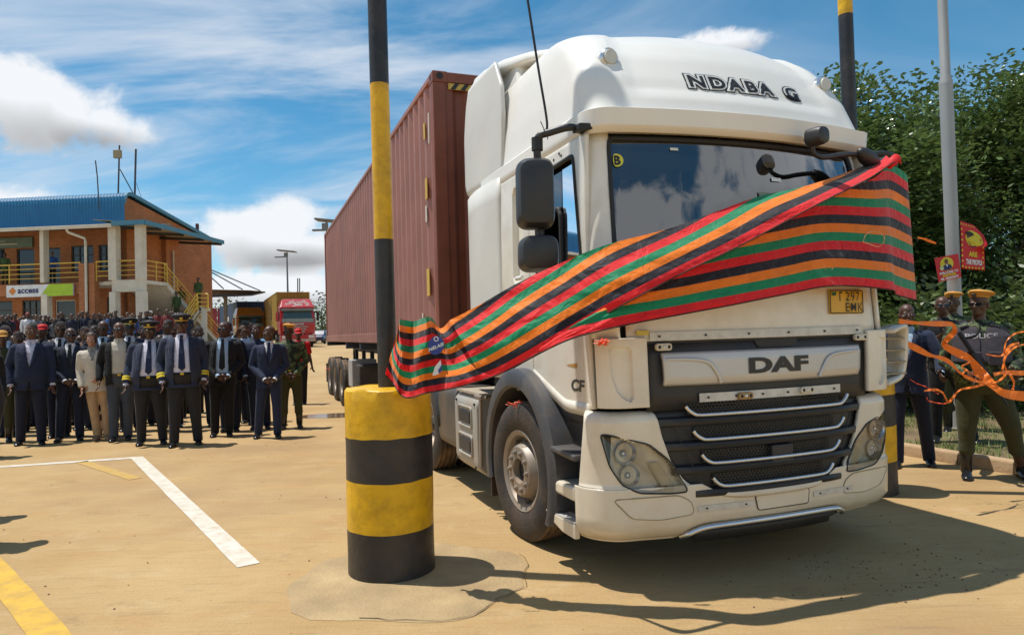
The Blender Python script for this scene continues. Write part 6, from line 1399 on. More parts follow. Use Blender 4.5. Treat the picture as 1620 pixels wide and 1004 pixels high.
def second_row():
    G = None
    def P(label, px, ytop, Y, **k):
        z = at(px, ytop, Y); loc = Vector((z.x, Y, 0)); H = z.z
        if k.get('hat') == 'peaked': H -= .05
        k.setdefault('legs', NAVY2); k.setdefault('vox', .02)
        return person(label, loc, FACE(loc)*.7, max(1.55, min(1.95, H)), **k)
    P('second row man in dark suit and black tie behind the first two suits', 92, 508, 11.7, top='suit', topc=NAVY2, shirt=WSH, tie=TIEB, glasses=True)
    P('second row man with bald head and sunglasses behind the woman', 163, 507, 11.6, top='suit', topc=NAVY2, shirt=LBS, tie=TIEB, hair=None, glasses=True, girth=1.2)
    P('second row officer in peaked cap between the beige shirt and the stout officer', 205, 497, 12.2, top='blazer', topc=BLAZ, shirt=WSH, tie=TIEN, hat='peaked', glasses=True)
    P('second row man in dark suit between the two officers', 264, 505, 12.0, top='suit', topc=BLKC, shirt=WSH, glasses=True)
    P('second row man in charcoal jacket peering past the tall officer', 272, 517, 12.6, top='suit', topc=CHARC, shirt=WSH, skin='b', glasses=True)
    P('second row man with sunglasses and dark jacket near the left edge', 12, 514, 12.0, top='suit', topc=BLKC, shirt=LBS, glasses=True)
    P('second row man in dark shirt behind the navy suit at left', 28, 524, 12.5, top='shirt', topc=CHARC)
    P('second row person in red cap behind the navy suit', 70, 513, 13.0, top='shirt', topc=BLKC, hat='redcap')
    P('second row man in brown shirt left of the woman', 132, 516, 12.6, top='shirt', topc=mat('brown_shirt', (.10, .05, .03), .8), skin='b')
    P('second row man with glasses right of the woman\'s head', 146, 514, 13.0, top='suit', topc=CHARC, shirt=WSH, glasses=True)
    P('second row man in suit behind the black suit', 361, 508, 11.8, top='suit', topc=NAVY2, shirt=LBS, glasses=True)
    P('second row man in dark clothes right of the tall officer', 318, 516, 12.5, top='shirt', topc=BLKC)
    P('man in light blue shirt raising a phone above the second row', 384, 512, 12.6, top='shirt', topc=LBS, arms=('up', 'up'), skin='b')
    P('second row man in navy shirt behind the vest', 408, 512, 12.0, top='shirt', topc=NAVY)
    P('second row man in white shirt at far left', 4, 527, 13.0, top='shirt', topc=WSH)
    P('second row man in dark jacket behind the stout officer', 228, 514, 13.0, top='suit', topc=NAVY2, shirt=WSH)
    # person cut by the left edge of the picture, nearer than the rest
    loc = gp(-27, 724); person('person in dark coat cut off by the left edge, nearest of the crowd', loc, .5, 1.74, top='suit', topc=BLKC, shirt=BLKC, legs=BLKC, feet=((-.1, 0), (.16, .0)), vox=.02)
    q = MB(); c = at(388, 511, 12.22); q.box(c, (.15, .012, .08)); ph = q.build('mobile_phone', mat('phone_dark', (.02, .02, .022), .25), None, bevel=.006); tag(ph, 'phone held up over the crowd before the blue container', 'phone')
second_row()
def off_frame():
    # bystanders just outside the left edge whose shadows fall into the picture
    for x, y, lb in ((-4.36, 5.42, 'bystander just outside the left edge, nearer of two, seen by his shadow'), (-5.12, 6.28, 'bystander just outside the left edge, farther of two, seen by his shadow')):
        person(lb, (x, y, 0), .6, 1.72, top='shirt', topc=CHARC, legs=BLKC, vox=.025)
off_frame()
# ------------------------------------------------------------------ the two-storey brick building
def brick_mat():
    m = bpy.data.materials.new('orange_brick'); m.use_nodes = True; nt = m.node_tree; N = nt.nodes; Lk = nt.links; b = N['Principled BSDF']; b.inputs['Roughness'].default_value = .85
    tc = N.new('ShaderNodeTexCoord'); sp = N.new('ShaderNodeSeparateXYZ'); Lk.new(tc.outputs['Object'], sp.inputs[0])
    ad = N.new('ShaderNodeMath'); ad.operation = 'ADD'; Lk.new(sp.outputs[0], ad.inputs[0]); Lk.new(sp.outputs[1], ad.inputs[1])
    cb = N.new('ShaderNodeCombineXYZ'); Lk.new(ad.outputs[0], cb.inputs[0]); Lk.new(sp.outputs[2], cb.inputs[1])
    br = N.new('ShaderNodeTexBrick'); br.inputs['Scale'].default_value = 1.0; br.inputs['Brick Width'].default_value = .23; br.inputs['Row Height'].default_value = .085; br.inputs['Mortar Size'].default_value = .009
    br.inputs['Color1'].default_value = (.36, .115, .036, 1); br.inputs['Color2'].default_value = (.46, .165, .055, 1); br.inputs['Mortar'].default_value = (.30, .15, .085, 1); Lk.new(cb.outputs[0], br.inputs['Vector'])
    n = N.new('ShaderNodeTexNoise'); n.inputs['Scale'].default_value = .9; n.inputs['Detail'].default_value = 6; Lk.new(tc.outputs['Object'], n.inputs['Vector'])
    hs = N.new('ShaderNodeHueSaturation'); r = N.new('ShaderNodeMapRange'); r.inputs[3].default_value = .65; r.inputs[4].default_value = 1.3; Lk.new(n.outputs[0], r.inputs[0]); Lk.new(r.outputs[0], hs.inputs['Value']); Lk.new(br.outputs[0], hs.inputs['Color']); Lk.new(hs.outputs[0], b.inputs['Base Color'])
    return m
BRICK = brick_mat()
PLAST = mat('cream_plaster', (.62, .56, .46), .8, var=.08, scale=2, dirt=(.42, .34, .25), dirt_amt=.5)
BLUER = mat('blue_roof_sheet', (.010, .145, .30), .45, var=.1, scale=1.5, dirt=(.03, .17, .28), dirt_amt=.4)
BLUEE = mat('blue_roof_edge', (.06, .20, .30), .5)
YRAIL = mat('yellow_rail_paint', (.66, .43, .06), .5)
WGL = mat('window_dark_glass', (.012, .016, .022), .08, var=.3, scale=.8, spec=.7); WFR = mat('window_frame_dark', (.05, .045, .04), .5)
def build_building():
    B = thing('brick_building', 'two-storey orange brick building with blue metal roof and yellow balcony rails', 'building', (-19.35, 36.0, 0), R_(-4.5))
    X1 = -2.25; XL = -30.0; WY = 2.0; D = 11.5; GZ = 1.0; FZ = 4.85; EZ = 7.85
    def part(name, m_, *boxes, **k):
        b = MB()
        for a, c in boxes: b.b2(a, c)
        return b.build(name, m_, B, **k)
    # front wall with openings (upper and lower floors): piers and bands between
    ups = [(-12.6, -9.3, 'w'), (-8.6, -7.55, 'd'), (-6.9, -6.0, 'd'), (-5.35, -4.05, 'w'), (-3.75, -2.6, 'w')]
    los = [(-12.0, -8.9, 'w'), (-8.3, -7.2, 'w'), (-6.35, -5.15, 'd'), (-4.9, -4.1, 'w'), (-3.3, -2.45, 'w')]
    # real openings: wall built from blocks round them
    def wall_row(z0, z1, opens, sills):
        xs = XL
        for x0, x1, t in opens:
            part('wall', BRICK, ((xs, WY, z0), (x0, WY+.25, z1))); xs = x1
            lo, hi = sills[t]
            if lo > z0: part('wall', BRICK, ((x0, WY, z0), (x1, WY+.25, lo)))
            part('wall', BRICK, ((x0, WY, hi), (x1, WY+.25, z1)))
            fr_ = MB()
            for a, c in (((x0, lo), (x1, lo+.07)), ((x0, hi-.07), (x1, hi)), ((x0, lo+.07), (x0+.06, hi-.07)), ((x1-.06, lo+.07), (x1, hi-.07))): fr_.b2((a[0], WY+.06, a[1]), (c[0], WY+.14, c[1]))
            wf = fr_.build('window' if t == 'w' else 'door', WFR if t == 'w' else (PLAST if z0 < 3 else WFR), B)
            g = MB(); g.b2((x0+.06, WY+.11, lo+.07), (x1-.06, WY+.12, hi-.07)); g.build('pane', WGL, wf)
            if t == 'w':
                for j in range(1, 3):
                    q = MB(); xx = lerp(x0, x1, j/3); q.b2((xx-.025, WY+.065, lo+.07), (xx+.025, WY+.135, hi-.07)); q.build('mullion', WFR, wf)
                q = MB(); q.b2((x0+.06, WY+.064, hi-.55), (x1-.06, WY+.136, hi-.50)); q.build('transom', WFR, wf)
        part('wall', BRICK, ((xs, WY, z0), (X1, WY+.25, z1)))
    wall_row(FZ, EZ+.1, ups, {'w': (5.55, 7.05), 'd': (FZ, 7.0)})
    wall_row(GZ-.3, FZ-.25, los, {'w': (2.2, 4.1), 'd': (GZ, 4.05)})
    part('wall', BRICK, ((XL, WY+.01, FZ-.25), (X1, WY+.25, FZ)))
    # end wall up to the sloping roof
    b = MB(); po = [(WY, GZ-.3), (D, GZ-.3), (D, 8.35), (WY, 9.75)]; b.prism(po, X1-.25, X1, 'x'); b.build('end_wall', BRICK, B)
    b = MB(); b.b2((X1, 5.6, GZ), (X1+.28, 6.0, 8.6)); b.build('brick_pier', BRICK, B)
    b = MB(); b.tube([(X1+.12, 6.6, 7.2), (X1+.12, 6.6, GZ)], .06, 8); b.build('downpipe', PLAST, B, smooth=60)
    part('back_wall', BRICK, ((XL, D-.25, GZ), (X1-.25, D, 8.35)))
    # blue ribbed fascia rolling over into the roof
    b = MB(); rows_ = []; n = 150
    prof = [(1.92, 7.98), (1.92, 9.45), (1.96, 9.68), (2.08, 9.84), (2.28, 9.93), (2.6, 9.92)]+[(lerp(2.6, D+.6, k/4), lerp(9.92, 8.42, k/4)) for k in range(1, 5)]
    for i in range(n*2+1):
        x = lerp(XL, X1+.12, i/(n*2)); d = .035 if (i//1) % 2 else 0
        rows_.append([(x, y-(d if z < 9.5 else d*.4), z+(d if z > 9.5 else 0)) for y, z in prof])
    b.loft(rows_, False, closed=False); b.build('roof', BLUER, B)
    b = MB(); b.loft([[(X1+.1, y, z-.14), (X1+.22, y, z-.14), (X1+.22, y, z+.06), (X1+.1, y, z+.06)] for y, z in prof[1:]]); b.build('barge_board', BLUEE, B)
    # balcony slab, canopy, columns
    part('balcony_slab', BRICK, ((XL, .1, FZ-.62), (-3.1, .3, FZ-.02)))
    part('balcony_slab', PLAST, ((XL, .3, FZ-.22), (X1, WY, FZ-.04)))
    part('landing_beam', PLAST, ((-1.55, -.1, FZ-.62), (.15, .25, FZ)))
    part('landing_slab', PLAST, ((X1, .25, FZ-.2), (.1, 2.3, FZ-.02)))
    b = MB(); rr = []
    for i in range(121):
        x = lerp(XL, .55, i/120); d = .03*(i % 2); rr.append([(x, -.55, EZ-.16+d), (x, WY, EZ+.16+d)])
    b.loft(rr, False, closed=False); b.build('canopy_sheet', BLUEE, B, solid=.02)
    b = MB(); b.b2((XL, -.60, EZ-.30), (-1.2, -.50, EZ-.12)); b.build('gutter', PLAST, B, bevel=.02)
    b = MB(); b.b2((-1.2, -.60, EZ-.22), (.6, -.52, EZ+.02)); b.build('canopy_edge', BLUEE, B)
    b = MB(); rr = []
    for i in range(40):
        y = lerp(-.55, 7.6, i/39); d = .02*(i % 2); rr.append([(.58, y, EZ-.12+d), (X1, y, EZ+.15+d)])
    b.loft(rr, False, closed=False); b.build('side_canopy', mat('canopy_underside', (.42, .34, .22), .7), B, solid=.02)
    b = MB(); b.b2((.55, -.55, EZ-.22), (.62, 7.7, EZ+.02)); b.build('canopy_edge', BLUEE, B)
    for y in (1.0, 3.2, 5.4, 7.5):
        b = MB(); b.beam((X1, y, EZ-.02), (.55, y, EZ-.24), .08, .16); b.build('canopy_rafter', WFR, B)
    for x, w in ((-5.35, .22), (-11.2, .22), (-1.45, .44), (.0, .40)):
        part('column', PLAST, ((x-w/2, -.2, FZ), (x+w/2, .22, EZ-.12)), bevel=.02)
    part('column', PLAST, ((-5.5, -.1, GZ-.2), (-5.15, .3, FZ-.6)), bevel=.02)
    part('column', PLAST, ((-1.65, -.2, GZ-.2), (-1.30, .24, FZ-.62)), bevel=.02); part('column', PLAST, ((-.20, -.2, GZ-.2), (.22, .24, FZ-.62)), bevel=.02)
    for x in (-3.25, -2.7): part('brick_pier', BRICK, ((x-.16, -.05, GZ-.2), (x+.16, .35, FZ+.95)))
    b = MB(); b.tube([(-3.7, -.5, EZ-.3), (-3.65, -.45, EZ-.45), (-2.98, -.12, EZ-.75), (-2.95, -.12, EZ-.95), (-2.95, -.12, GZ)], .07, 8); b.build('downpipe', PLAST, B, smooth=60)
    # railings
    def rail(x0, x1, y0, y1, zb, m_=YRAIL, z1b=None, posts=6, bars=4):
        z1b = zb if z1b is None else z1b; e = None
        b = MB(); b.tube([(x0, y0, zb+1.02), (x1, y1, z1b+1.02)], .035, 6); e = b.build('handrail', m_, B)
        for k in range(1, bars):
            b = MB(); b.tube([(x0, y0, zb+1.02*k/bars), (x1, y1, z1b+1.02*k/bars)], .022, 5); b.build('rail_bar', m_, e)
        for k in range(posts):
            t = k/(posts-1); b = MB(); b.tube([(lerp(x0, x1, t), lerp(y0, y1, t), lerp(zb, z1b, t)), (lerp(x0, x1, t), lerp(y0, y1, t), lerp(zb, z1b, t)+1.03)], .03, 5); b.build('rail_post', m_, e)
    rail(-15.4, -3.45, .12, .12, FZ, posts=7); rail(-2.5, -.2, .05, .05, FZ, posts=3)
    rail(.1, .1, .2, 2.2, FZ, posts=3)
    # stair falling along the end wall
    b = MB(); b.loft([[(-.3, y, z-.28), (.05, y, z-.28), (.05, y, z), (-.3, y, z)] for y, z in ((2.3, FZ), (8.4, GZ+.2))]); b.build('stair_stringer', PLAST, B)
    b = MB(); b.loft([[(X1+.1, y, z-.34), (-.3, y, z-.34), (-.3, y, z-.1), (X1+.1, y, z-.1)] for y, z in ((2.3, FZ), (8.4, GZ+.2))]); b.build('stair_flight', PLAST, B)
    rail(-.1, -.1, 2.3, 8.4, FZ, z1b=GZ+.2, posts=6)
    # signs
    b = MB(); b.b2((-12.6, -.55, 4.32), (-4.75, -.42, 5.02)) if False else b.b2((-7.45, -.08, 4.13), (-3.72, .02, 4.76)); sg = b.build('sign_board', mat('sign_white', (.66, .66, .66), .5), B)
    b = MB(); b.add([(-5.55, -.085, 4.13), (-3.72, -.085, 4.13), (-3.72, -.085, 4.76), (-5.05, -.085, 4.76)], [(0, 1, 2, 3)]); b.build('green_field', mat('sign_green', (.36, .52, .02), .5), sg, fix=False)
    text_obj('sign_text', 'access', mat('sign_navy', (.02, .018, .10), .5), sg, lambda v: Vector((-6.22+v.x, -.088, 4.33+v.y)), size=.44, bold=.014, xscale=1.05)
    c = (-7.1, 4.45); b = MB()
    for k in range(2): r_ = .22-.02*k; b.add([(c[0]-r_, -.086-.004*k, c[1]), (c[0], -.086-.004*k, c[1]-r_), (c[0]+r_, -.086-.004*k, c[1]), (c[0], -.086-.004*k, c[1]+r_)], [(0, 1, 2, 3)])
    b.build('diamond_mark', mat('sign_orange', (.62, .20, .03), .5), sg, fix=False)
    b = MB(); b.b2((-12.5, 1.86, 7.05), (-7.55, 1.96, 7.62)); s2 = b.build('sign_board', mat('sign_dull_green', (.13, .18, .14), .6), B)
    b = MB(); b.b2((-12.3, 1.84, 7.22), (-8.4, 1.858, 7.30)); b.build('sign_stripe', mat('sign_pale', (.45, .42, .33), .6), s2)
    text_obj('sign_text', 'Customer Service Centre', MATS['sign_pale'], s2, lambda v: Vector((-10.2+v.x, 1.853, 7.38+v.y)), size=.2)
    b = MB(); b.lathe([(.16, -.02), (.17, -.10), (.10, -.14), (.01, -.15)], 12, 'y', (-2.75, 1.9, 7.5)); b.build('wall_lamp', PLAST, B, smooth=60)
    return B
BUILD = build_building()
# aerial masts on the roof
def mast(name, label, pts, r, extra=None):
    t = thing(name, label, 'antenna mast', pts[0]); P0 = Vector(pts[0])
    b = MB(); b.tube([Vector(p)-P0 for p in pts], r, 6); b.build('pole', mat('mast_steel', (.06, .06, .07), .6), t)
    if extra: extra(t, P0)
    return t
def _box(t, P0): c = at(186, 244, 39)-P0; b = MB(); b.box(c, (.42, .2, .46)); b.build('radio_box', mat('box_tan', (.34, .28, .17), .6), t, bevel=.02); b = MB(); b.tube([at(190, 268, 39)-P0, at(214, 312, 40)-P0], .03, 5); b.build('stay', MATS['mast_steel'], t)
mast('antenna_mast', 'roof mast with a tan box near its top', [at(187, 308, 39), at(189, 230, 39)], .05, _box)
mast('antenna_mast', 'taller plain roof mast right of the boxed one', [at(213, 318, 39.5), at(215, 236, 39.5)], .06, lambda t, P0: [MB().tube([at(216, 290, 39.5)-P0, at(226, 320, 40)-P0], .015, 4).build('stay', MATS['mast_steel'], t)])
mast('antenna_mast', 'thin crooked whip aerial on the blue fascia', [at(157, 332, 37.3), at(154, 280, 37.3), at(151, 254, 37.3)], .035)

# ------------------------------------------------------------------ far stair, cable-stayed canopy, lamps, far lorries
def far_things():
    # steel stair with landing right of the building
    t = thing('steel_stair', 'small outdoor stair with yellow rails beside the brick building', 'stairs', at(300, 520, 39))
    P0 = at(300, 520, 39)
    def L(px, py, Y): return at(px, py, Y)-P0
    b = MB(); b.loft([[L(290, 530, 39), L(290, 524, 39), L(318, 483, 39), L(318, 490, 39)], [L(296, 530, 41), L(296, 524, 41), L(322, 483, 41), L(322, 490, 41)]]); b.build('flight', PLAST, t)
    b = MB(); b.loft([[L(315, 492, 39), L(315, 487, 39), L(331, 487, 39), L(331, 492, 39)], [L(318, 492, 41), L(318, 487, 41), L(333, 487, 41), L(333, 492, 41)]]); b.build('landing', PLAST, t)
    b = MB(); b.loft([[L(318, 540, 39), L(326, 540, 39), L(326, 492, 39), L(318, 492, 39)], [L(320, 540, 40), L(328, 540, 40), L(328, 492, 40), L(320, 492, 40)]]); b.build('pier', PLAST, t)
    for k in range(4):
        dy = 7.5*k
        b = MB(); b.tube([L(284, 506+dy, 38.8), L(312, 464+dy*.9, 38.8), L(329, 465+dy*.85, 38.8)], .045, 5); b.build('rail_bar', YRAIL, t)
    for px, a, c in ((286, 504, 532), (298, 486, 512), (312, 464, 490), (329, 465, 490)):
        b = MB(); b.tube([L(px, a, 38.8), L(px, c, 38.8)], .045, 5); b.build('rail_post', YRAIL, t)
    # canopy on cables
    t = thing('cable_canopy', 'flat weathered canopy roof hung on cables behind the building', 'canopy', at(357, 520, 58)); P0 = at(357, 520, 58)
    def L(px, py, Y): return at(px, py, Y)-P0
    b = MB(); b.loft([[L(300, 471, 56), L(300, 457, 56), L(395, 459, 56), L(420, 461, 57), L(395, 468, 56)], [L(318, 471, 66), L(318, 460, 66), L(398, 462, 66), L(420, 463, 66), L(398, 468, 66)]]); b.build('canopy_roof', mat('canopy_grey_tan', (.20, .155, .12), .8), t)
    for px in (357, 306): b = MB(); b.tube([L(px, 462, 57), L(px, 545, 57)], .16, 8); b.build('post', mat('post_grey', (.22, .22, .20), .7), t)
    b = MB(); b.tube([L(312, 354, 56.5), L(312, 460, 56.5)], .14, 8); b.build('mast', mat('mast_maroon', (.09, .035, .03), .7), t)
    b = MB(); b.b2(L(309.5, 356, 56.4), L(315, 362, 56.7)); b.build('mast_head', MATS['mast_maroon'], t)
    for x1, y1 in ((334, 457), (354, 457), (384, 458), (412, 460)):
        b = MB(); b.tube([L(312, 419+(x1-334)*-.02, 56.5), L(x1, y1, 57)], .05, 5); b.build('cable', mat('cable_dark', (.03, .03, .035), .6), t)
    b = MB(); b.tube([L(315, 452, 56.5), L(330, 458, 57)], .05, 5); b.build('cable', MATS['cable_dark'], t)
    # red goods stacked / red wall below
    b = MB()
    rb = thing('red_hoarding', 'faded red hoarding panels under the far canopy', 'fence', at(348, 530, 75)); P0 = at(348, 530, 75)
    for k in range(5):
        x0 = 328+8*k; b = MB(); b.loft([[at(x0, 535, 75)-P0, at(x0+7.4, 535, 75)-P0, at(x0+7.4, 487+(k % 2), 75)-P0, at(x0, 487, 75)-P0], [at(x0, 535, 76)-P0, at(x0+7.4, 535, 76)-P0, at(x0+7.4, 487, 76)-P0, at(x0, 487, 76)-P0]]); b.build('panel', mat('hoarding_red', (.33, .05, .06), .7, var=.3, scale=.5), rb)
    # solar street lamps
    def solar(label, px, ytop, ybot, Y, s):
        p = at(px, ybot, Y); q = at(px, ytop, Y); t = thing('solar_street_lamp', label, 'street lamp', p, 0, 'solar street lamps'); h = q.z-p.z
        b = MB(); b.tube([(0, 0, 0), (.0, 0, h)], [.13, .07], 8); b.build('pole', mat('lamp_pole_grey', (.18, .19, .20), .6), t, smooth=60)
        b = MB(); b.box((.0, 0, h+.12), (1.75*s, .9, .10), Matrix.Rotation(R_(7), 3, 'Y')); b.build('solar_panel', mat('panel_tan', (.16, .15, .13), .5), t)
        b = MB(); b.box((-.7*s, 0, h-.45), (1.0*s, .25, .10)); b.build('lamp_head', MATS['lamp_pole_grey'], t)
        b = MB(); b.box((-.1, 0, h-.25), (.32, .3, .4)); b.build('battery_box', MATS['lamp_pole_grey'], t)
    solar('solar street lamp standing above the yellow container', 457, 399, 545, 68, 1.0)
    solar('solar street lamp half hidden behind the end of the brown container', 521, 352, 545, 42, .72)
    for px, Y in ((471, 140), (474, 150)):
        p = at(px, 540, Y); b = MB(); b.tube([p, at(px, 440, Y)], .12, 5); tag(b.build('radio_mast', MATS['mast_steel']), 'thin radio mast on the horizon, %s of the pair' % ('left' if px == 471 else 'right'), 'mast')
far_things()

def lorry(name, label, loc, rz, col, colname, decor=False, text=None):
    t = thing(name, label, 'truck', loc, rz); P = mat(colname, col, .35, var=.08, coat=.3, dirt=tuple(c*.7+.02 for c in col), dirt_amt=.4)
    b = MB(); rings = []
    for z, w, y in ((1.0, 1.22, .05), (1.7, 1.25, .0), (1.9, 1.25, .04), (2.75, 1.2, .28), (2.85, 1.2, .32)):
        rings.append([(-w, y+.12, z), (-w+.14, y, z), (w-.14, y, z), (w, y+.12, z), (w, 2.0, z), (-w, 2.0, z)])
    b.loft(rings); b.build('cab', P, t, bevel=.03)
    b = MB(); rings = []
    for z, w, y in ((2.86, 1.22, .14), (2.98, 1.2, .12), (3.55, 1.02, .75), (3.62, .9, 1.0)): rings.append([(-w, y, z), (w, y, z), (w, 2.1, z), (-w, 2.1, z)])
    b.loft(rings); rf = b.build('roof_deflector', P, t, bevel=.04)
    if decor:
        b = MB()
        for k in range(26):
            u, v = hash01(k, 1), hash01(k, 2); x = lerp(-.75, .75, u); zz = lerp(3.05, 3.45, v); y = .12+(zz-2.98)/.57*.63-.03
            r_ = .12+.1*hash01(k, 3); b.add([(x-r_, y, zz-.04), (x+r_*.4, y-.012, zz-.07), (x+r_, y+.04, zz+.04), (x-r_*.2, y+.05, zz+.06)], [(0, 1, 2, 3)])
        o = b.build('deflector_picture', mat('deflector_print', (.62, .50, .45), .5, var=.4, scale=6), rf, fix=False); o['kind'] = 'stuff'
    b = MB(); b.loft([[(-1.05, -.01+.0, 1.95), (1.05, -.01, 1.95), (.98, .235, 2.72), (-.98, .235, 2.72)], [(-1.05, .12, 1.95), (1.05, .12, 1.95), (.98, .33, 2.72), (-.98, .33, 2.72)]]); b.build('windscreen', mat('lorry_glass', (.05, .085, .09), .08, spec=.7), t)
    b = MB(); b.loft([[(-1.12, -.02, 1.86), (1.12, -.02, 1.86), (1.12, .0, 2.14), (-1.12, .0, 2.14)], [(-1.12, .1, 1.86), (1.12, .1, 1.86), (1.12, .12, 2.14), (-1.12, .12, 2.14)]]); b.build('dash_shelf', mat('dash_pale', (.22, .26, .25), .3), t)
    b = MB(); b.b2((-1.15, .02, 2.70), (1.15, .2, 2.86)); b.build('sun_visor', mat('visor_grey', (.16, .18, .18), .4), t, bevel=.02)
    for k in range(4):
        w = .78-.13*k; b = MB(); b.b2((-w, -.06, 1.50-.17*k), (w*.9, .02, 1.55-.17*k)); b.build('grille_bar', CHRM, t)
    if text: text_obj('front_lettering', text, CHRM, t, lambda v: Vector((v.x, -.03, 1.66+v.y)), size=.2, bold=.008, xscale=1.2)
    b = MB(); b.b2((-1.25, -.1, .42), (1.25, .3, .98)); bp = b.build('bumper', P, t, bevel=.05)
    b = MB(); b.b2((-1.2, -.12, .45), (1.2, .0, .62)); b.build('bumper_lip', mat('lip_pale', (.45, .40, .35), .6), bp)
    for sx in (-1, 1):
        b = MB(); b.b2((sx*.72, -.13, .68), (sx*1.15, -.05, .90)); b.build('headlight', mat('headlight_pale', (.6, .58, .55), .2), bp)
        b = MB(); b.b2((sx*1.34, .1, 1.95), (sx*1.54, .2, 2.6)); b.build('mirror', P if sx < 0 else RUB, t, bevel=.03)
        b = MB(); b.tube([(sx*1.2, .3, 2.65), (sx*1.44, .15, 2.62)], .03, 6); b.build('mirror_arm', RUB, t)
        b = MB(); b.b2((sx*1.255, .45, 1.95), (sx*1.262, 1.2, 2.6)); b.build('side_window', WGL, t)
        b = MB(); b.lathe([(.3, -.14), (.5, -.14), (.52, -.08), (.52, .08), (.5, .14), (.3, .14)], 20, 'x', (sx*1.06, 1.4, .52)); b.build('wheel', TYRE, t, smooth=40)
        b = MB(); b.lathe([(.3, -.16), (.5, -.16), (.52, -.08), (.52, .1), (.5, .16), (.3, .16)], 20, 'x', (sx*1.0, 4.8, .52)); b.build('wheel', TYRE, t, smooth=40)
    b = MB(); b.b2((-.5, .3, .6), (.5, 15.0, 1.0)); b.b2((-.5, 2.2, 1.0), (.5, 15, 1.3)); b.build('chassis', CHAS, t)
    for y in (12, 13.3):
        for sx in (-1, 1): b = MB(); b.lathe([(.2, -.18), (.5, -.18), (.52, -.1), (.52, .12), (.5, .18), (.2, .18)], 18, 'x', (sx*1.0, y, .52)); b.build('wheel', TYRE, t, smooth=40)
    return t
def far_lorries():
    def base(px, Y, z): p = at(px, 540, Y); return Vector((p.x, Y, z))
    l0 = base(472, 50.5, .85); lorry('articulated_lorry', 'red lorry with decorated roof carrying the yellow container', l0, R_(24), (.42, .012, .02), 'lorry_red', True, 'SCANIA')
    M_ = Matrix.Translation(l0) @ Matrix.Rotation(R_(24), 4, 'Z')
    c = make_container('yellow_container', 'mustard yellow shipping container on the red lorry', M_ @ Vector((0, 2.6, 0)), R_(24), 12.19, 2.9, 1.35, (.40, .26, .035), (.36, .22, .025), False)
    text_obj('side_marking', 'MSC', mat('mark_dark', (.05, .05, .03), .6), c, lambda v: Vector((-1.235, 5.2-v.y*.9, 2.2+(1.0+v.x)*.9)), size=1.0, bold=.03)
    l1 = base(398, 62, .85); lorry('articulated_lorry', 'orange lorry half hidden behind the yellow container', l1, R_(30), (.62, .25, .03), 'lorry_orange')
    M_ = Matrix.Translation(l1) @ Matrix.Rotation(R_(30), 4, 'Z')
    c = make_container('blue_container', 'faded blue shipping container left of the yellow one', M_ @ Vector((.4, 2.6, 0)), R_(30), 12.19, 2.9, 1.35, (.045, .085, .17), (.02, .045, .12), False)
    b = MB(); b.b2((-1.235, 5.0, 2.2), (-1.228, 8.2, 3.0)); b.build('white_marking', mat('mark_white', (.5, .5, .48), .6, var=.3, scale=3), c)
    b = MB()
    # parked pale vehicle glimpsed between trailer and red lorry
    p = base(505, 75, .85); t = thing('parked_car', 'distant dark blue car glimpsed beside the red lorry', 'car', p, .1)
    b = MB(); rings = []
    for y, z1 in ((-2.1, .75), (-1.9, .9), (-1.0, 1.0), (-.5, 1.45), (.9, 1.5), (1.6, 1.05), (2.1, .95)): rings.append([(-.85, y, .35), (.85, y, .35), (.85, y, z1*.75), (.7, y, z1), (-.7, y, z1), (-.85, y, z1*.75)])
    b.loft(rings); b.build('body', mat('car_blue', (.03, .04, .09), .3, coat=.5), t, bevel=.05)
    for sx in (-1, 1):
        for y in (-1.3, 1.3): b = MB(); b.lathe([(.1, -.1), (.32, -.1), (.32, .1), (.1, .1)], 14, 'x', (sx*.8, y, .33)); b.build('wheel', TYRE, t)
far_lorries()

# ------------------------------------------------------------------ foliage
def leaf_mat(name, c, gloss=.35):
    m = bpy.data.materials.new(name); m.use_nodes = True; nt = m.node_tree; N = nt.nodes; Lk = nt.links; b = N['Principled BSDF']
    at_ = N.new('ShaderNodeAttribute'); at_.attribute_name = 'tone'
    cr = N.new('ShaderNodeValToRGB'); e = cr.color_ramp.elements; e[0].color = tuple(q*.55 for q in c)+(1,); e[1].color = tuple(min(1, q*1.7) for q in c)+(1,); Lk.new(at_.outputs['Fac'], cr.inputs[0]); Lk.new(cr.outputs[0], b.inputs['Base Color'])
    b.inputs['Roughness'].default_value = gloss; b.inputs['Specular IOR Level'].default_value = .6
    tr = N.new('ShaderNodeBsdfTranslucent'); Lk.new(cr.outputs[0], tr.inputs[0]); mx = N.new('ShaderNodeMixShader'); mx.inputs[0].default_value = .25; Lk.new(b.outputs[0], mx.inputs[1]); Lk.new(tr.outputs[0], mx.inputs[2]); Lk.new(mx.outputs[0], N['Material Output'].inputs[0])
    return m
LEAF = leaf_mat('tree_leaf', (.095, .145, .042), .3); LEAF2 = leaf_mat('shrub_leaf', (.095, .135, .04), .3); FARLEAF = leaf_mat('far_leaf', (.045, .07, .025), .7)
BARK = mat('tree_bark', (.10, .075, .055), .9, var=.3, bump=.6, bscale=14)
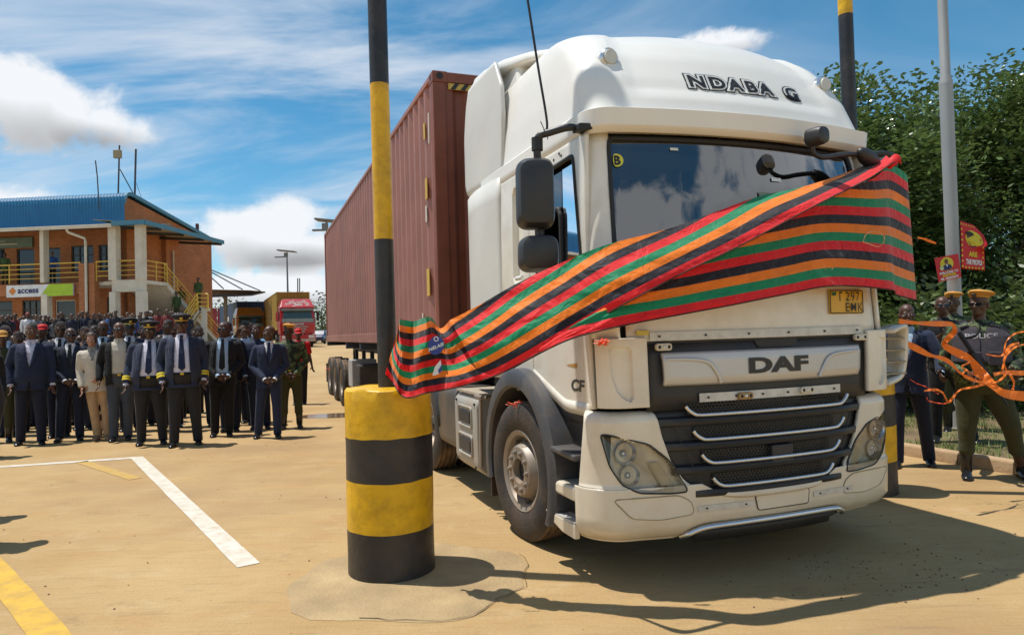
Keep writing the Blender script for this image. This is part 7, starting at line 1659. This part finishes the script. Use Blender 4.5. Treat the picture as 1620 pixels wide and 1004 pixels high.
def tree(label, loc, blobs, n_clump, per, leaf, seed, trunk=.22, m_=LEAF, name='leafy_tree', limbs=True, cat='tree', group=None):
    """crown of leaf sprays gathered in clumps through the blobs' volume; blobs = (centre, radii) in tree space"""
    rnd = random.Random(seed); t = thing(name, label, cat, loc, 0, group); V = []; Fc = []; tone = []
    tot = sum(r[0]*r[1]*r[2] for c, r in blobs)**1.0
    wts = [(r[0]*r[1]*r[2])**.67 for c, r in blobs]; sw = sum(wts); cl = []
    for (c, r), w in zip(blobs, wts):
        subs = []
        for q_ in range(16):
            d = Vector((rnd.gauss(0, 1), rnd.gauss(0, 1), rnd.gauss(0, 1))).normalized(); subs.append((Vector((d.x*r[0], d.y*r[1], d.z*r[2]))*rnd.uniform(.45, .92), rnd.uniform(.26, .46)*min(r)))
        for i in range(int(n_clump*w/sw)):
            if sum(r) > 3 and i % 8:
                so, sr = rnd.choice(subs); d = Vector((rnd.gauss(0, 1), rnd.gauss(0, 1), rnd.gauss(.25, 1))).normalized(); cl.append((Vector(c)+so+d*sr*rnd.uniform(.55, 1.1), d)); continue
            d = Vector((rnd.gauss(0, 1), rnd.gauss(0, 1), rnd.gauss(0, 1))).normalized(); rad = rnd.uniform(.40, 1.0)**.5*(1+.30*mnoise.noise(d*2.3+Vector((seed, 0, 0))))
            cl.append((Vector(c)+Vector((d.x*r[0], d.y*r[1], d.z*r[2]))*rad, d))
    for p, d in cl:
        tn = rnd.uniform(.15, .75); out = (d+Vector((rnd.uniform(-.6, .6), rnd.uniform(-.6, .6), rnd.uniform(-.2, .7)))).normalized()
        side = out.cross(Vector((0, 0, 1))); side = side.normalized() if side.length > .05 else Vector((1, 0, 0)); upn = side.cross(out)
        for k in range(per):
            # leaflets set along a drooping spray
            f = rnd.uniform(0, 1); q = p+out*leaf*4.5*(f-.3)+side*rnd.uniform(-1, 1)*leaf*2.2+upn*(rnd.uniform(-1, 1)*leaf*1.3-.9*leaf*f*f)
            a = (side*rnd.choice((-1, 1))*rnd.uniform(.5, 1)+out*rnd.uniform(.1, .9)+Vector((0, 0, rnd.uniform(-.6, .25)))).normalized(); nn = (upn+Vector((rnd.uniform(-.6, .6), rnd.uniform(-.6, .6), rnd.uniform(-.3, .6)))).normalized(); w = a.cross(nn).normalized()*leaf*rnd.uniform(.17, .26); L = leaf*rnd.uniform(.7, 1.25)
            i0 = len(V); V += [q, q+a*L*.5+w, q+a*L, q+a*L*.5-w]; Fc.append((i0, i0+1, i0+2, i0+3)); tone.append(min(1, max(0, tn+rnd.uniform(-.15, .25))))
    me = bpy.data.meshes.new('crown'); me.from_pydata([tuple(v) for v in V], [], Fc); me.update(); me.materials.append(m_)
    at_ = me.attributes.new('tone', 'FLOAT', 'FACE'); at_.data.foreach_set('value', tone)
    o = bpy.data.objects.new('crown', me); COL.objects.link(o); o.parent = t; o['kind'] = 'stuff'
    if trunk:
        b = MB(); c0, r0 = blobs[0]; top = Vector(c0); b.tube(smooth_curve([(0, 0, -.1), (.05, .02, top.z*.3), (top.x*.5, top.y*.5, top.z*.62), tuple(top)], 5), [lerp(trunk, trunk*.35, i/15) for i in range(16)], 10); tk = b.build('trunk', BARK, t, smooth=60)
        if limbs:
            for c, r in blobs[1:]:
                b = MB(); s0 = Vector((top.x*.3, top.y*.3, top.z*.45)); e = Vector(c); b.tube(smooth_curve([s0, s0.lerp(e, .5)+Vector((0, 0, .2)), e], 5), [lerp(trunk*.5, trunk*.12, i/10) for i in range(11)], 7); b.build('limb', BARK, tk, smooth=60)
                for k in range(4):
                    e2 = e+Vector((rnd.uniform(-1, 1)*r[0], rnd.uniform(-1, 1)*r[1], rnd.uniform(-.6, 1)*r[2]))*.8; b = MB(); b.tube([s0.lerp(e, .7), e.lerp(e2, .5)+Vector((0, 0, .08)), e2], [trunk*.22, trunk*.14, .015], 6); b.build('limb', BARK, tk, smooth=60)
    return t
def far_trees():
    specs = [(330, 474, 95, 3.2, 'far tree clump just right of the brick building'), (352, 480, 105, 2.6, 'small far tree behind the canopy post'), (376, 476, 110, 3.0, 'far tree behind the canopy roof'), (397, 482, 115, 2.4, 'low far tree by the blue container'), (497, 470, 85, 3.0, 'far dark tree left of the brown container'), (508, 458, 92, 3.2, 'tallest far tree glimpsed beside the brown container'), (488, 486, 100, 3.5, 'far bushy tree behind the red lorry')]
    for i, (px, py, Y, r_, lb) in enumerate(specs):
        p = at(px, py, Y); h = p.z-.85
        tree(lb, (p.x, Y, .85), [((0, 0, max(1.5, h-r_*.8)), (r_, r_, r_*.85)), ((r_*.7, .5, max(1.2, h-r_*1.4)), (r_*.8, r_*.8, r_*.6)), ((-r_*.8, 0, max(1.2, h-r_*1.5)), (r_*.8, r_*.8, r_*.6))], 90, 10, .55, 30+i, .18, FARLEAF, limbs=False, group='trees on the horizon')
    # wooded rise on the horizon
    b = MB(); n = 60
    for i in range(n+1):
        x = lerp(-260, 320, i/n); h = 6.2+2.4*mnoise.noise(Vector((i*.23, 3, 1)))+1.2*mnoise.noise(Vector((i*.9, 5, 1)))
        b.v += [(x, 235, .5), (x, 245, h*.7), (x, 262, h), (x, 300, .5)]
    b.f = [(4*i+j, 4*i+4+j, 4*i+5+j, 4*i+1+j) for i in range(n) for j in range(3)]
    tag(b.build('hills', mat('far_woodland', (.055, .075, .04), .9, var=.5, scale=.25), smooth=180), 'low wooded rise on the horizon', None, None, 'structure')
far_trees()

# ------------------------------------------------------------------ onlookers: mid rows and the crowd at the building
def crowd_template(k, topc, legc, skin, cap=None):
    b = MB(); rows = [(0, .05, 0), (.45, .065, 0), (.82, .10, 0)]
    for sx in (-1, 1): limb(b, [(sx*.09, 0, .05), (sx*.09, -.01, .45), (sx*.08, 0, .85)], [.05, .062, .085], 8); b.ell((sx*.10, -.06, .04), (.045, .12, .045), 8, 6)
    n1 = len(b.f)
    torso(b, [(.80, .14, .10, 0), (.92, .155, .11, 0), (1.1, .15, .115, 0), (1.3, .175, .11, 0), (1.42, .16, .09, .0), (1.47, .07, .06, .01)], 12)
    for sx in (-1, 1): limb(b, [(sx*.18, 0, 1.40), (sx*.23, .03, 1.14), (sx*(.22 if k % 2 else .1), -.06-.12*(k % 3 == 0), .95)], [.058, .05, .04], 8)
    n2 = len(b.f)
    for s in head_shapes((0, -.01, 1.63))[:4]: s(b)
    b.ell((0, -.09, 1.615), (.016, .02, .02), 6, 5); limb(b, [(0, .01, 1.44), (0, .0, 1.55)], [.055, .052], 8)
    for sx in (-1, 1): b.ell((sx*(.22 if k % 2 else .1), -.09-.12*(k % 3 == 0), .90), (.03, .035, .05), 8, 6)
    n3 = len(b.f)
    b.ell((0, .015, 1.68), (.08, .098, .078), 12, 8)
    if cap: b.box((0, -.10, 1.675), (.12, .10, .012))
    n4 = len(b.f); b.mi = [0]*n1+[1]*(n2-n1)+[2]*(n3-n2)+[3]*(n4-n3)
    me = b.mesh('onlooker'); 
    for q in (legc, topc, skin, cap or HAIRB): me.materials.append(q)
    me.polygons.foreach_set('material_index', b.mi)
    bm = bmesh.new(); bm.from_mesh(me); bmesh.ops.recalc_face_normals(bm, faces=bm.faces); bm.to_mesh(me); bm.free(); me.shade_smooth(); return me
def crowd():
    rnd = random.Random(11); D, B_ = SKINS['d'], SKINS['b']
    cm = lambda n, c: cloth_mat(n, c)
    TP = [crowd_template(0, BLKC, BLKC, D), crowd_template(1, WSH, BLKC, D), crowd_template(2, cm('maroon_top', (.14, .02, .02)), NAVY2, D), crowd_template(3, cm('blue_top', (.03, .09, .28)), BLKC, B_), crowd_template(4, NAVY2, NAVY2, D), crowd_template(5, WSH, CHARC, D, mat('cap_red', (.52, .012, .012), .7)), crowd_template(6, cm('grey_top', (.14, .14, .15)), BLKC, B_), crowd_template(7, cm('green_top', (.05, .09, .03)), OLIV, D), crowd_template(8, CHARC, BLKC, D), crowd_template(9, WSH, NAVY2, B_, mat('cap_white', (.7, .7, .68), .7))]
    LK = ['black', 'white shirt', 'maroon', 'blue', 'navy', 'white shirt and red cap', 'grey', 'green', 'charcoal', 'white shirt and white cap']
    def put_p(x, y, z, k, s, label, group):
        o = bpy.data.objects.new('person', TP[k]); COL.objects.link(o); o.location = (x, y, z); o.rotation_euler = (0, 0, FACE(Vector((x, y, 0)))*.6+rnd.uniform(-.5, .5)); o.scale = (s, s, s); tag(o, label, 'person', group)
    # rows packed behind the front rows
    for i in range(34):
        px = -8+i*9.6+rnd.uniform(-3, 3); Y = rnd.choice((13.4, 14.2, 15.0, 15.9))
        if px > 325: continue
        p = at(px, 520, Y); kk = rnd.choice((0, 4, 8, 0, 4, 6, 2, 1, 8)); put_p(p.x, Y, gz(p.x, Y), kk, rnd.uniform(.92, 1.03), 'onlooker in %s mostly hidden behind the front rows' % LK[kk], 'onlookers behind the front rows')
    # the crowd in the shade of the building
    tz = 1.2
    for i in range(64):
        px = -6+i*4.9+rnd.uniform(-2, 2); Y = rnd.uniform(28.5, 33.5); p = at(px, 500, Y)
        if px > 300: continue
        kk = rnd.choice((0, 0, 1, 2, 3, 4, 5, 6, 8, 9, 0, 4)); put_p(p.x, Y, tz, kk, rnd.uniform(.88, 1.04), 'small distant person in %s crowded before the brick building' % LK[kk], 'crowd before the building')
    # on the balcony and stairs
    for px, py, Y, k, lb in ((8, 443, 37.2, 7, 'person in green on the balcony at the left edge'), (83, 443, 37.2, 3, 'person in blue on the balcony before the second door')):
        p = at(px, py, Y); put_p(p.x, Y, 4.85, k, 1.0, lb, None)
    for px, py, Y, k, lb in ((287, 500, 40.5, 7, 'soldier in green at the foot of the outdoor stair'), (314, 487, 39.6, 7, 'soldier standing on the landing of the outdoor stair'), (280, 510, 39, 7, 'soldier in green beside the stair wall')):
        p = at(px, py, Y); put_p(p.x, Y, p.z, k, 1.0, lb, None)
    b = MB(); b.b2((-45, 27.6, .4), (-11.8, 38.5, tz)); tag(b.build('terrace', PLAST), 'raised concrete apron before the brick building', None, None, 'structure')
crowd()
# ------------------------------------------------------------------ right side: kerb, verge, trees, lamp post, posters, police
KD = Vector((.3496, -.9369, 0)); KP = Vector((4.62, 7.90, 0)); KN = Vector((.9369, .3496, 0))
def verge():
    kt = thing('kerb', 'low sandy concrete kerb along the grass verge', 'kerb', KP, 0)
    km = mat('kerb_concrete', (.44, .30, .17), .85, var=.15, scale=4, dirt=(.22, .14, .08), dirt_amt=.6, dirt_scale=3, bump=.4, bscale=25); km2 = mat('kerb_concrete_dark', (.20, .13, .08), .85, var=.2, scale=4, bump=.4, bscale=25)
    rot = Matrix((KD, KN, Vector((0, 0, 1)))).transposed()
    po = rounded([(-.075, -.05), (.075, -.05), (.075, .13), (-.055, .13)], .03, 3); b = MB(); b.loft([[rot @ Vector((s, p[0], p[1])) for p in po] for s in (-.485, -.2, .2, .485)]); me = None
    for i in range(-14, 7):
        if me is None: o = b.build('kerb_stone', km, kt, smooth=40); me = o.data
        else: o = bpy.data.objects.new('kerb_stone', me); COL.objects.link(o); o.parent = kt
        o.location = KD*(i*.98)+Vector((0, 0, .004*hash01(i)))
    # earth of the verge
    b = MB(); nx, ny = 40, 60
    def fn(u, v):
        s = lerp(-26, 7, v); w = .075+ (u**1.6)*40; p = KP+KD*s+KN*w; return Vector((p.x, p.y, .10+.05*mnoise.noise(Vector((p.x*.8, p.y*.8, 0)))*min(1, w)+.02*mnoise.noise(Vector((p.x*4, p.y*4, 1)))*min(1, w*3)))
    b.grid(fn, nx, ny); tag(b.build('grass_verge', mat('verge_soil', (.17, .115, .06), .95, var=.35, scale=2.5, dirt=(.10, .13, .035), dirt_amt=.9, dirt_scale=2, bump=.6, bscale=12), smooth=180), 'patchy grass verge behind the kerb', None, None, 'structure')
    rnd = random.Random(5); V = []; Fc = []; tone = []
    for i in range(60000):
        s = rnd.uniform(-9, 4.5); w = .12+rnd.random()**1.3*7; p = KP+KD*s+KN*w
        if mnoise.noise(Vector((p.x*1.3, p.y*1.3, 2)))+.35*mnoise.noise(Vector((p.x*5, p.y*5, 4))) < rnd.uniform(-.35, .25): continue
        h = rnd.uniform(.03, .10); a = rnd.uniform(0, 6.28); wd = rnd.uniform(.004, .008); q = Vector((p.x, p.y, .09+.05*mnoise.noise(Vector((p.x*.8, p.y*.8, 0)))*min(1, w))); d = Vector((math.cos(a), math.sin(a), 0)); e = Vector((rnd.uniform(-.05, .05), rnd.uniform(-.05, .05), h))
        i0 = len(V); V += [q-d*wd, q+d*wd, q+e]; Fc.append((i0, i0+1, i0+2)); tone.append(rnd.random())
    me = bpy.data.meshes.new('grass'); me.from_pydata([tuple(v) for v in V], [], Fc); me.materials.append(leaf_mat('grass_blade', (.15, .20, .045), .6)); at_ = me.attributes.new('tone', 'FLOAT', 'FACE'); at_.data.foreach_set('value', tone)
    o = bpy.data.objects.new('grass', me); COL.objects.link(o); tag(o, 'short patchy green grass on the verge', 'grass', None, 'stuff')
verge()
def right_trees():
    G = 'trees beyond the verge'
    tree('dense glossy tree filling the right edge of the picture', (9.3, 14.6, .1), [((.6, 0, 3.9), (2.7, 2.2, 2.4)), ((-1.6, -.6, 3.2), (1.9, 1.6, 2.0)), ((2.5, -.8, 2.8), (2.2, 1.9, 2.4)), ((.2, -1.2, 2.0), (2.4, 1.5, 1.6)), ((1.7, 0, 5.5), (1.8, 1.5, 1.2))], 3900, 17, .145, 41, .28)
    tree('dense tree with lower crown right behind the far pole of the gate', (6.6, 13.6, .1), [((0, 0, 4.5), (1.7, 1.6, 1.7)), ((-.9, .2, 4.4), (1.3, 1.2, 1.3)), ((.9, -.3, 3.2), (1.7, 1.5, 1.8)), ((-.2, -.4, 2.2), (1.8, 1.3, 1.5)), ((1.0, 0, 4.9), (1.1, 1.1, 1.1))], 3000, 17, .14, 42, .22)
    tree('tree further back whose crown closes the gap between its neighbours', (9.0, 19.5, .1), [((0, 0, 4.8), (3.6, 2.4, 2.6)), ((-3, 0, 3.8), (2.6, 2, 2.4)), ((3.4, 0, 4.2), (3, 2.2, 2.8))], 2400, 14, .19, 43, .26)
    for i, (x, y, r_, lb) in enumerate(((5.6, 11.6, .9, 'leafy shrub at the foot of the trees, left of the lamp post'), (7.1, 11.2, 1.1, 'leafy shrub at the foot of the trees, behind the policeman in the vest'), (8.6, 11.0, 1.2, 'leafy shrub at the foot of the trees by the right edge'))):
        tree(lb, (x, y, .1), [((0, 0, r_*.95), (r_, r_*.8, r_*.95)), ((r_*.8, .2, r_*.7), (r_*.7, r_*.7, r_*.7))], 420, 12, .15, 60+i, 0, LEAF2, 'shrub', False, 'shrub')
right_trees()
def lamp_post():
    p = at(1514, 560, 9.2); p = Vector((p.x, 9.2, .1)); t = thing('lamp_post', 'pale grey stepped lamp post with two posters tied to it', 'lamp post', p)
    gm = mat('galvanised_grey', (.36, .37, .37), .5, metal=.2, var=.1, scale=3, dirt=(.25, .22, .18), dirt_amt=.4)
    zs = at(1503, 135, 9.2).z-.1
    b = MB(); b.tube([(0, 0, 0), (0, 0, zs)], .083, 20); b.build('lower_pole', gm, t, smooth=50)
    b = MB(); b.tube([(0, 0, zs), (0, 0, zs+.04), (0, 0, zs+.12), (0, 0, zs+3.5)], [.084, .084, .062, .056], 20); b.build('upper_pole', gm, t, smooth=30)
    b = MB(); b.b2((-.15, -.15, -.02), (.15, .15, .02)); b.build('base_plate', gm, t)
    b = MB(); b.tube([(0, 0, zs+3.4), (-.5, -.05, zs+3.6), (-1.0, -.1, zs+3.65)], .03, 8); b.box((-1.2, -.1, zs+3.65), (.5, .18, .08)); b.build('lamp_arm', gm, t)
    RED = mat('poster_red', (.60, .012, .02), .45, var=.08); YE = mat('poster_yellow', (.72, .58, .03), .5); WT = mat('poster_white', (.72, .72, .70), .5); NV = mat('poster_navy', (.012, .02, .10), .5); SK = mat('poster_skin', (.16, .075, .045), .5)
    # square placard
    Y = 9.07; c = [(1478, 408.5), (1516, 401), (1521, 438), (1485, 446)]
    def Q(u, v, d=0.0):
        a = (lerp(c[0][0], c[1][0], u), lerp(c[0][1], c[1][1], u)); e = (lerp(c[3][0], c[2][0], u), lerp(c[3][1], c[2][1], u)); return at(lerp(a[0], e[0], v), lerp(a[1], e[1], v), Y-d)
    P0 = Q(.5, .5); s = thing('placard', 'square red welcome placard with a portrait on the lamp post', 'poster', P0)
    b = MB(); b.loft([[Q(0, 0)-P0, Q(1, 0)-P0, Q(1, 1)-P0, Q(0, 1)-P0], [Q(0, 0, .006)-P0, Q(1, 0, .006)-P0, Q(1, 1, .006)-P0, Q(0, 1, .006)-P0]]); b.build('board', RED, s)
    def disc(f, cu, cv, ru, rv, d, m_, par, nm, P, n=22):
        b = MB(); b.add([f(cu+ru*math.cos(a), cv+rv*math.sin(a), d)-P for a in [2*math.pi*k/n for k in range(n)]], [tuple(range(n))]); return b.build(nm, m_, par, fix=False)
    def portrait(f, cu, cv, r_, P, par):
        disc(f, cu, cv, r_, r_, .009, YE, par, 'portrait_disc', P)
        b = MB(); b.add([f(cu+x*r_, cv+y*r_, .012)-P for x, y in ((-.72, .68), (-.6, .25), (-.2, .05), (.2, .05), (.6, .25), (.72, .68), (.3, .93), (-.3, .93))], [tuple(range(8))]); b.build('portrait_suit', NV, par, fix=False)
        b = MB(); b.add([f(cu+x*r_, cv+y*r_, .014)-P for x, y in ((-.16, .05), (.16, .05), (0, .55))], [(0, 1, 2)]); b.build('portrait_shirt', WT, par, fix=False)
        disc(f, cu, cv-.32*r_, .25*r_, .36*r_, .015, SK, par, 'portrait_head', P); 
        b = MB(); b.add([f(cu+x*r_, cv+y*r_, .017)-P for x, y in ((-.25, -.36), (-.2, -.62), (0, -.7), (.2, -.62), (.25, -.36), (.15, -.5), (-.15, -.5))], [tuple(range(7))]); b.build('portrait_hair', BLKP, par, fix=False)
    portrait(Q, .47, .33, .28, P0, s); disc(Q, .24, .47, .09, .09, .018, mat('poster_pale_green', (.55, .62, .35), .5), s, 'round_emblem', P0, 16)
    for txt, v0, m_, sz in (('WELCOME TO', .73, WT, .135), ('NAKONDE', .84, YE, .125), ('MR. PRESIDENT', .965, WT, .125)):
        text_obj('placard_text', txt, m_, s, lambda v, v0=v0: Q(.5+v.x*.92, v0-v.y, .014)-P0, size=sz, bold=.006)
    # curling banner
    Y2 = 9.12
    def Bn(u, v, d=0.0):
        x = lerp(1519+2*v, interp([(0, 1540), (.25, 1556), (.42, 1563), (.5, 1557), (1, 1558)], v)[0], u); y = lerp(interp([(0, 349), (1, 425)], v)[0], interp([(0, 356), (.25, 372), (.42, 388), (.5, 392), (1, 428)], v)[0], u)
        curl = .10*math.exp(-((v-.42)/.16)**2)*max(0, u-.45)**1.2*2
        return at(x, y, Y2-d-curl)
    P1 = Bn(.5, .5); s = thing('banner', 'curling red banner with gold dots and a portrait on the lamp post', 'poster', P1)
    b = MB(); b.grid(lambda u, v: Bn(u, v)-P1, 14, 26); b.build('sheet', RED, s, smooth=180, solid=.003)
    for k in range(9):
        disc(Bn, .06, .06+.11*k, .035, .022, .006, YE, s, 'gold_dot', P1, 10)
        if k > 3: disc(Bn, .94, .06+.11*k, .03, .022, .006, YE, s, 'gold_dot', P1, 10)
    for k in range(1, 7): disc(Bn, .06+.14*k, .96, .035, .022, .006, YE, s, 'gold_dot', P1, 10)
    for k in range(1, 6): disc(Bn, .06+.16*k, .06, .035, .02, .006, YE, s, 'gold_dot', P1, 10)
    disc(Bn, .53, .34, .34, .17, .007, YE, s, 'portrait_disc', P1); disc(Bn, .42, .32, .17, .10, .011, SK, s, 'portrait_head', P1); disc(Bn, .40, .245, .17, .05, .014, BLKP, s, 'portrait_hair', P1)
    b = MB(); b.add([Bn(x, y, .013)-P1 for x, y in ((.28, .40), (.45, .44), (.62, .46), (.66, .50), (.45, .52))], [(0, 1, 2, 3, 4)]); b.build('portrait_suit', NV, s, fix=False)
    text_obj('banner_text', 'ARE', YE, s, lambda v: Bn(.52+v.x*1.0, .72-v.y*.72, .008)-P1, size=.20, bold=.008); text_obj('banner_text', 'THE PEOPLE', WT, s, lambda v: Bn(.55+v.x*.80, .885-v.y*.9, .008)-P1, size=.155, bold=.008)
lamp_post()

def police():
    # officer with vest and rifle
    loc = Vector((4.57, 6.78, 0))
    VEST = cloth_mat('vest_charcoal', (.050, .043, .052), .8); fc = -.42
    t, I = person('policeman in black vest and tan beret with slung rifle before the kerb', loc, fc, 1.82, girth=1.34, top='armour', topc=CAMO, shirt=VEST, legs=OLIV, boots=True, hat='beret', glasses=True, head=(-.35, 0), vox=.011, belt=None,
                  arms=(((-.30, -.02, 1.13), (-.15, -.27, 1.02)), ((.30, .0, 1.15), (.22, -.26, 1.06))), feet=((-.14, -.02), (.34, .04)), knees=((-.125, -.03, .50), (.23, -.06, .52)))
    k = I['k']; rows = I['rows']
    def vy(x, z): r_ = interp([(p[0], p[1], p[2], p[3]) for p in rows], z); return r_[2]-(r_[1]+.052)*math.sqrt(max(.1, 1-(x/(r_[0]+.05))**2))
    vest = [o for o in t.children if o.name.startswith('vest')][0]
    text_obj('vest_lettering', 'POLICE', WSH, vest, lambda v: Vector((v.x, vy(v.x, 1.345*k)-.008, 1.325*k+v.y)), size=.066, bold=.0015, xscale=1.25)
    for x in (-.08, .09):
        q = MB(); q.box((x, vy(x, 1.14*k)-.018, 1.14*k), (.12, .035, .13)); q.build('vest_pouch', VEST, vest, bevel=.012)
    for sd in (-1, 1):
        q = MB(); q.box((sd*.125, -.055, 1.435*k), (.075, .14, .02), Matrix.Rotation(R_(sd*16), 3, 'Y')); q.build('shoulder_strap', VEST, vest, bevel=.006)
    # rifle
    M_ = Matrix.Translation(loc) @ Matrix.Rotation(fc, 4, 'Z'); a = M_ @ Vector((-.10, -.30, 1.24)); e = M_ @ Vector((.10, -.36, .84)); d = (e-a).normalized(); r = thing('rifle', 'black rifle slung across the policeman\'s vest', 'rifle', a)
    GB = mat('gunmetal', (.014, .014, .015), .4, metal=.4)
    b = MB(); b.beam((0, 0, 0), d*.30, .035, .05, upv=(0, 1, .3)); b.build('receiver', GB, r, bevel=.006)
    b = MB(); b.tube([d*.28, d*.55], .010, 8); b.tube([d*.28+Vector((0, 0, .018)), d*.44+Vector((0, 0, .018))], .009, 8); b.build('barrel', GB, r, smooth=60)
    b = MB(); b.tube(smooth_curve([d*.18, d*.20+Vector((-.06, 0, -.05)), d*.20+Vector((-.10, 0, -.12))], 4), [.020]*9, 8); b.build('magazine', GB, r)
    b = MB(); b.beam(-d*.22, Vector((0, 0, 0)), .03, .06, upv=(0, 1, .3)); b.build('stock', GB, r, bevel=.01)
    b = MB(); b.tube(smooth_curve([-d*.15, Vector((.08, .05, .16)), Vector((.22, .18, .28))], 5), .012, 6, flat=.4); b.build('sling', BLKC, r)
    # man filming with a phone behind him
    l2 = Vector((5.17, 8.25, .1))
    t2, I2 = person('man in black T-shirt and black trousers filming with a phone behind the ribbon', l2, -.5, 1.74, top='shirt', topc=BLKC, legs=BLKC, sleeves='short', arms=('phone', 'phone'), hair=None, glasses=True, belt=mat('tan_belt', (.22, .18, .12), .6), vox=.012, girth=1.05, feet=((-.16, .05), (.20, .0)), skin='d')
    M2 = Matrix.Translation(l2) @ Matrix.Rotation(-.5, 4, 'Z'); q = MB(); q.box((0, 0, 0), (.155, .010, .078), Matrix.Rotation(-.5, 3, 'Z')); ph = q.build('mobile_phone', mat('phone_dark', (.02, .02, .022), .25), None, bevel=.005, loc=M2 @ Vector((0, -.36, 1.35))); tag(ph, 'phone held by the man in the black T-shirt', 'phone')
    sh = [o for o in t2.children if o.name.startswith('shirt')][0]
    text_obj('shirt_print', 'BAN', WSH, sh, lambda v: Vector((.04+v.x, -.145, 1.17+v.y)), size=.06, bold=.001)
    # another beret behind him
    l3 = Vector((5.72, 9.0, .1)); person('policeman in tan beret mostly hidden behind the man with the phone', l3, -.5, 1.80, top='tunic', topc=CAMO, legs=OLIV, hat='beret', glasses=True, boots=True, vox=.02)
    # man in dark suit next to the truck corner
    l4 = Vector((4.22, 7.42, 0)); person('man in dark navy blazer and trousers stepping out from behind the truck', l4, -.55, 1.74, top='suit', topc=NAVY, shirt=LBS, legs=NAVY2, vox=.012, hair=None, arms=('hang', ((.30, -.06, 1.14), (.30, -.30, 1.02))), feet=((-.10, -.08), (.14, .18)), head=(.3, 0))
police()
def driver():
    p = TRK_M @ Vector((-.58, 1.18, .62)); t, I = person('driver in yellow patterned vest behind the open cab window', p, TRK_RZ-.2, 1.72, top='vest', topc=CHARC, shirt=mat('driver_yellow', (.45, .33, .05), .8, var=.5, scale=30), legs=BLKC, vox=.02, feet=((-.1, -.35), (.1, -.35)), knees=((-.1, -.42, .86), (.1, -.42, .86)), arms=(((-.28, -.15, 1.15), (-.15, -.38, 1.2)), ((.28, -.15, 1.15), (.15, -.38, 1.2))))
driver()
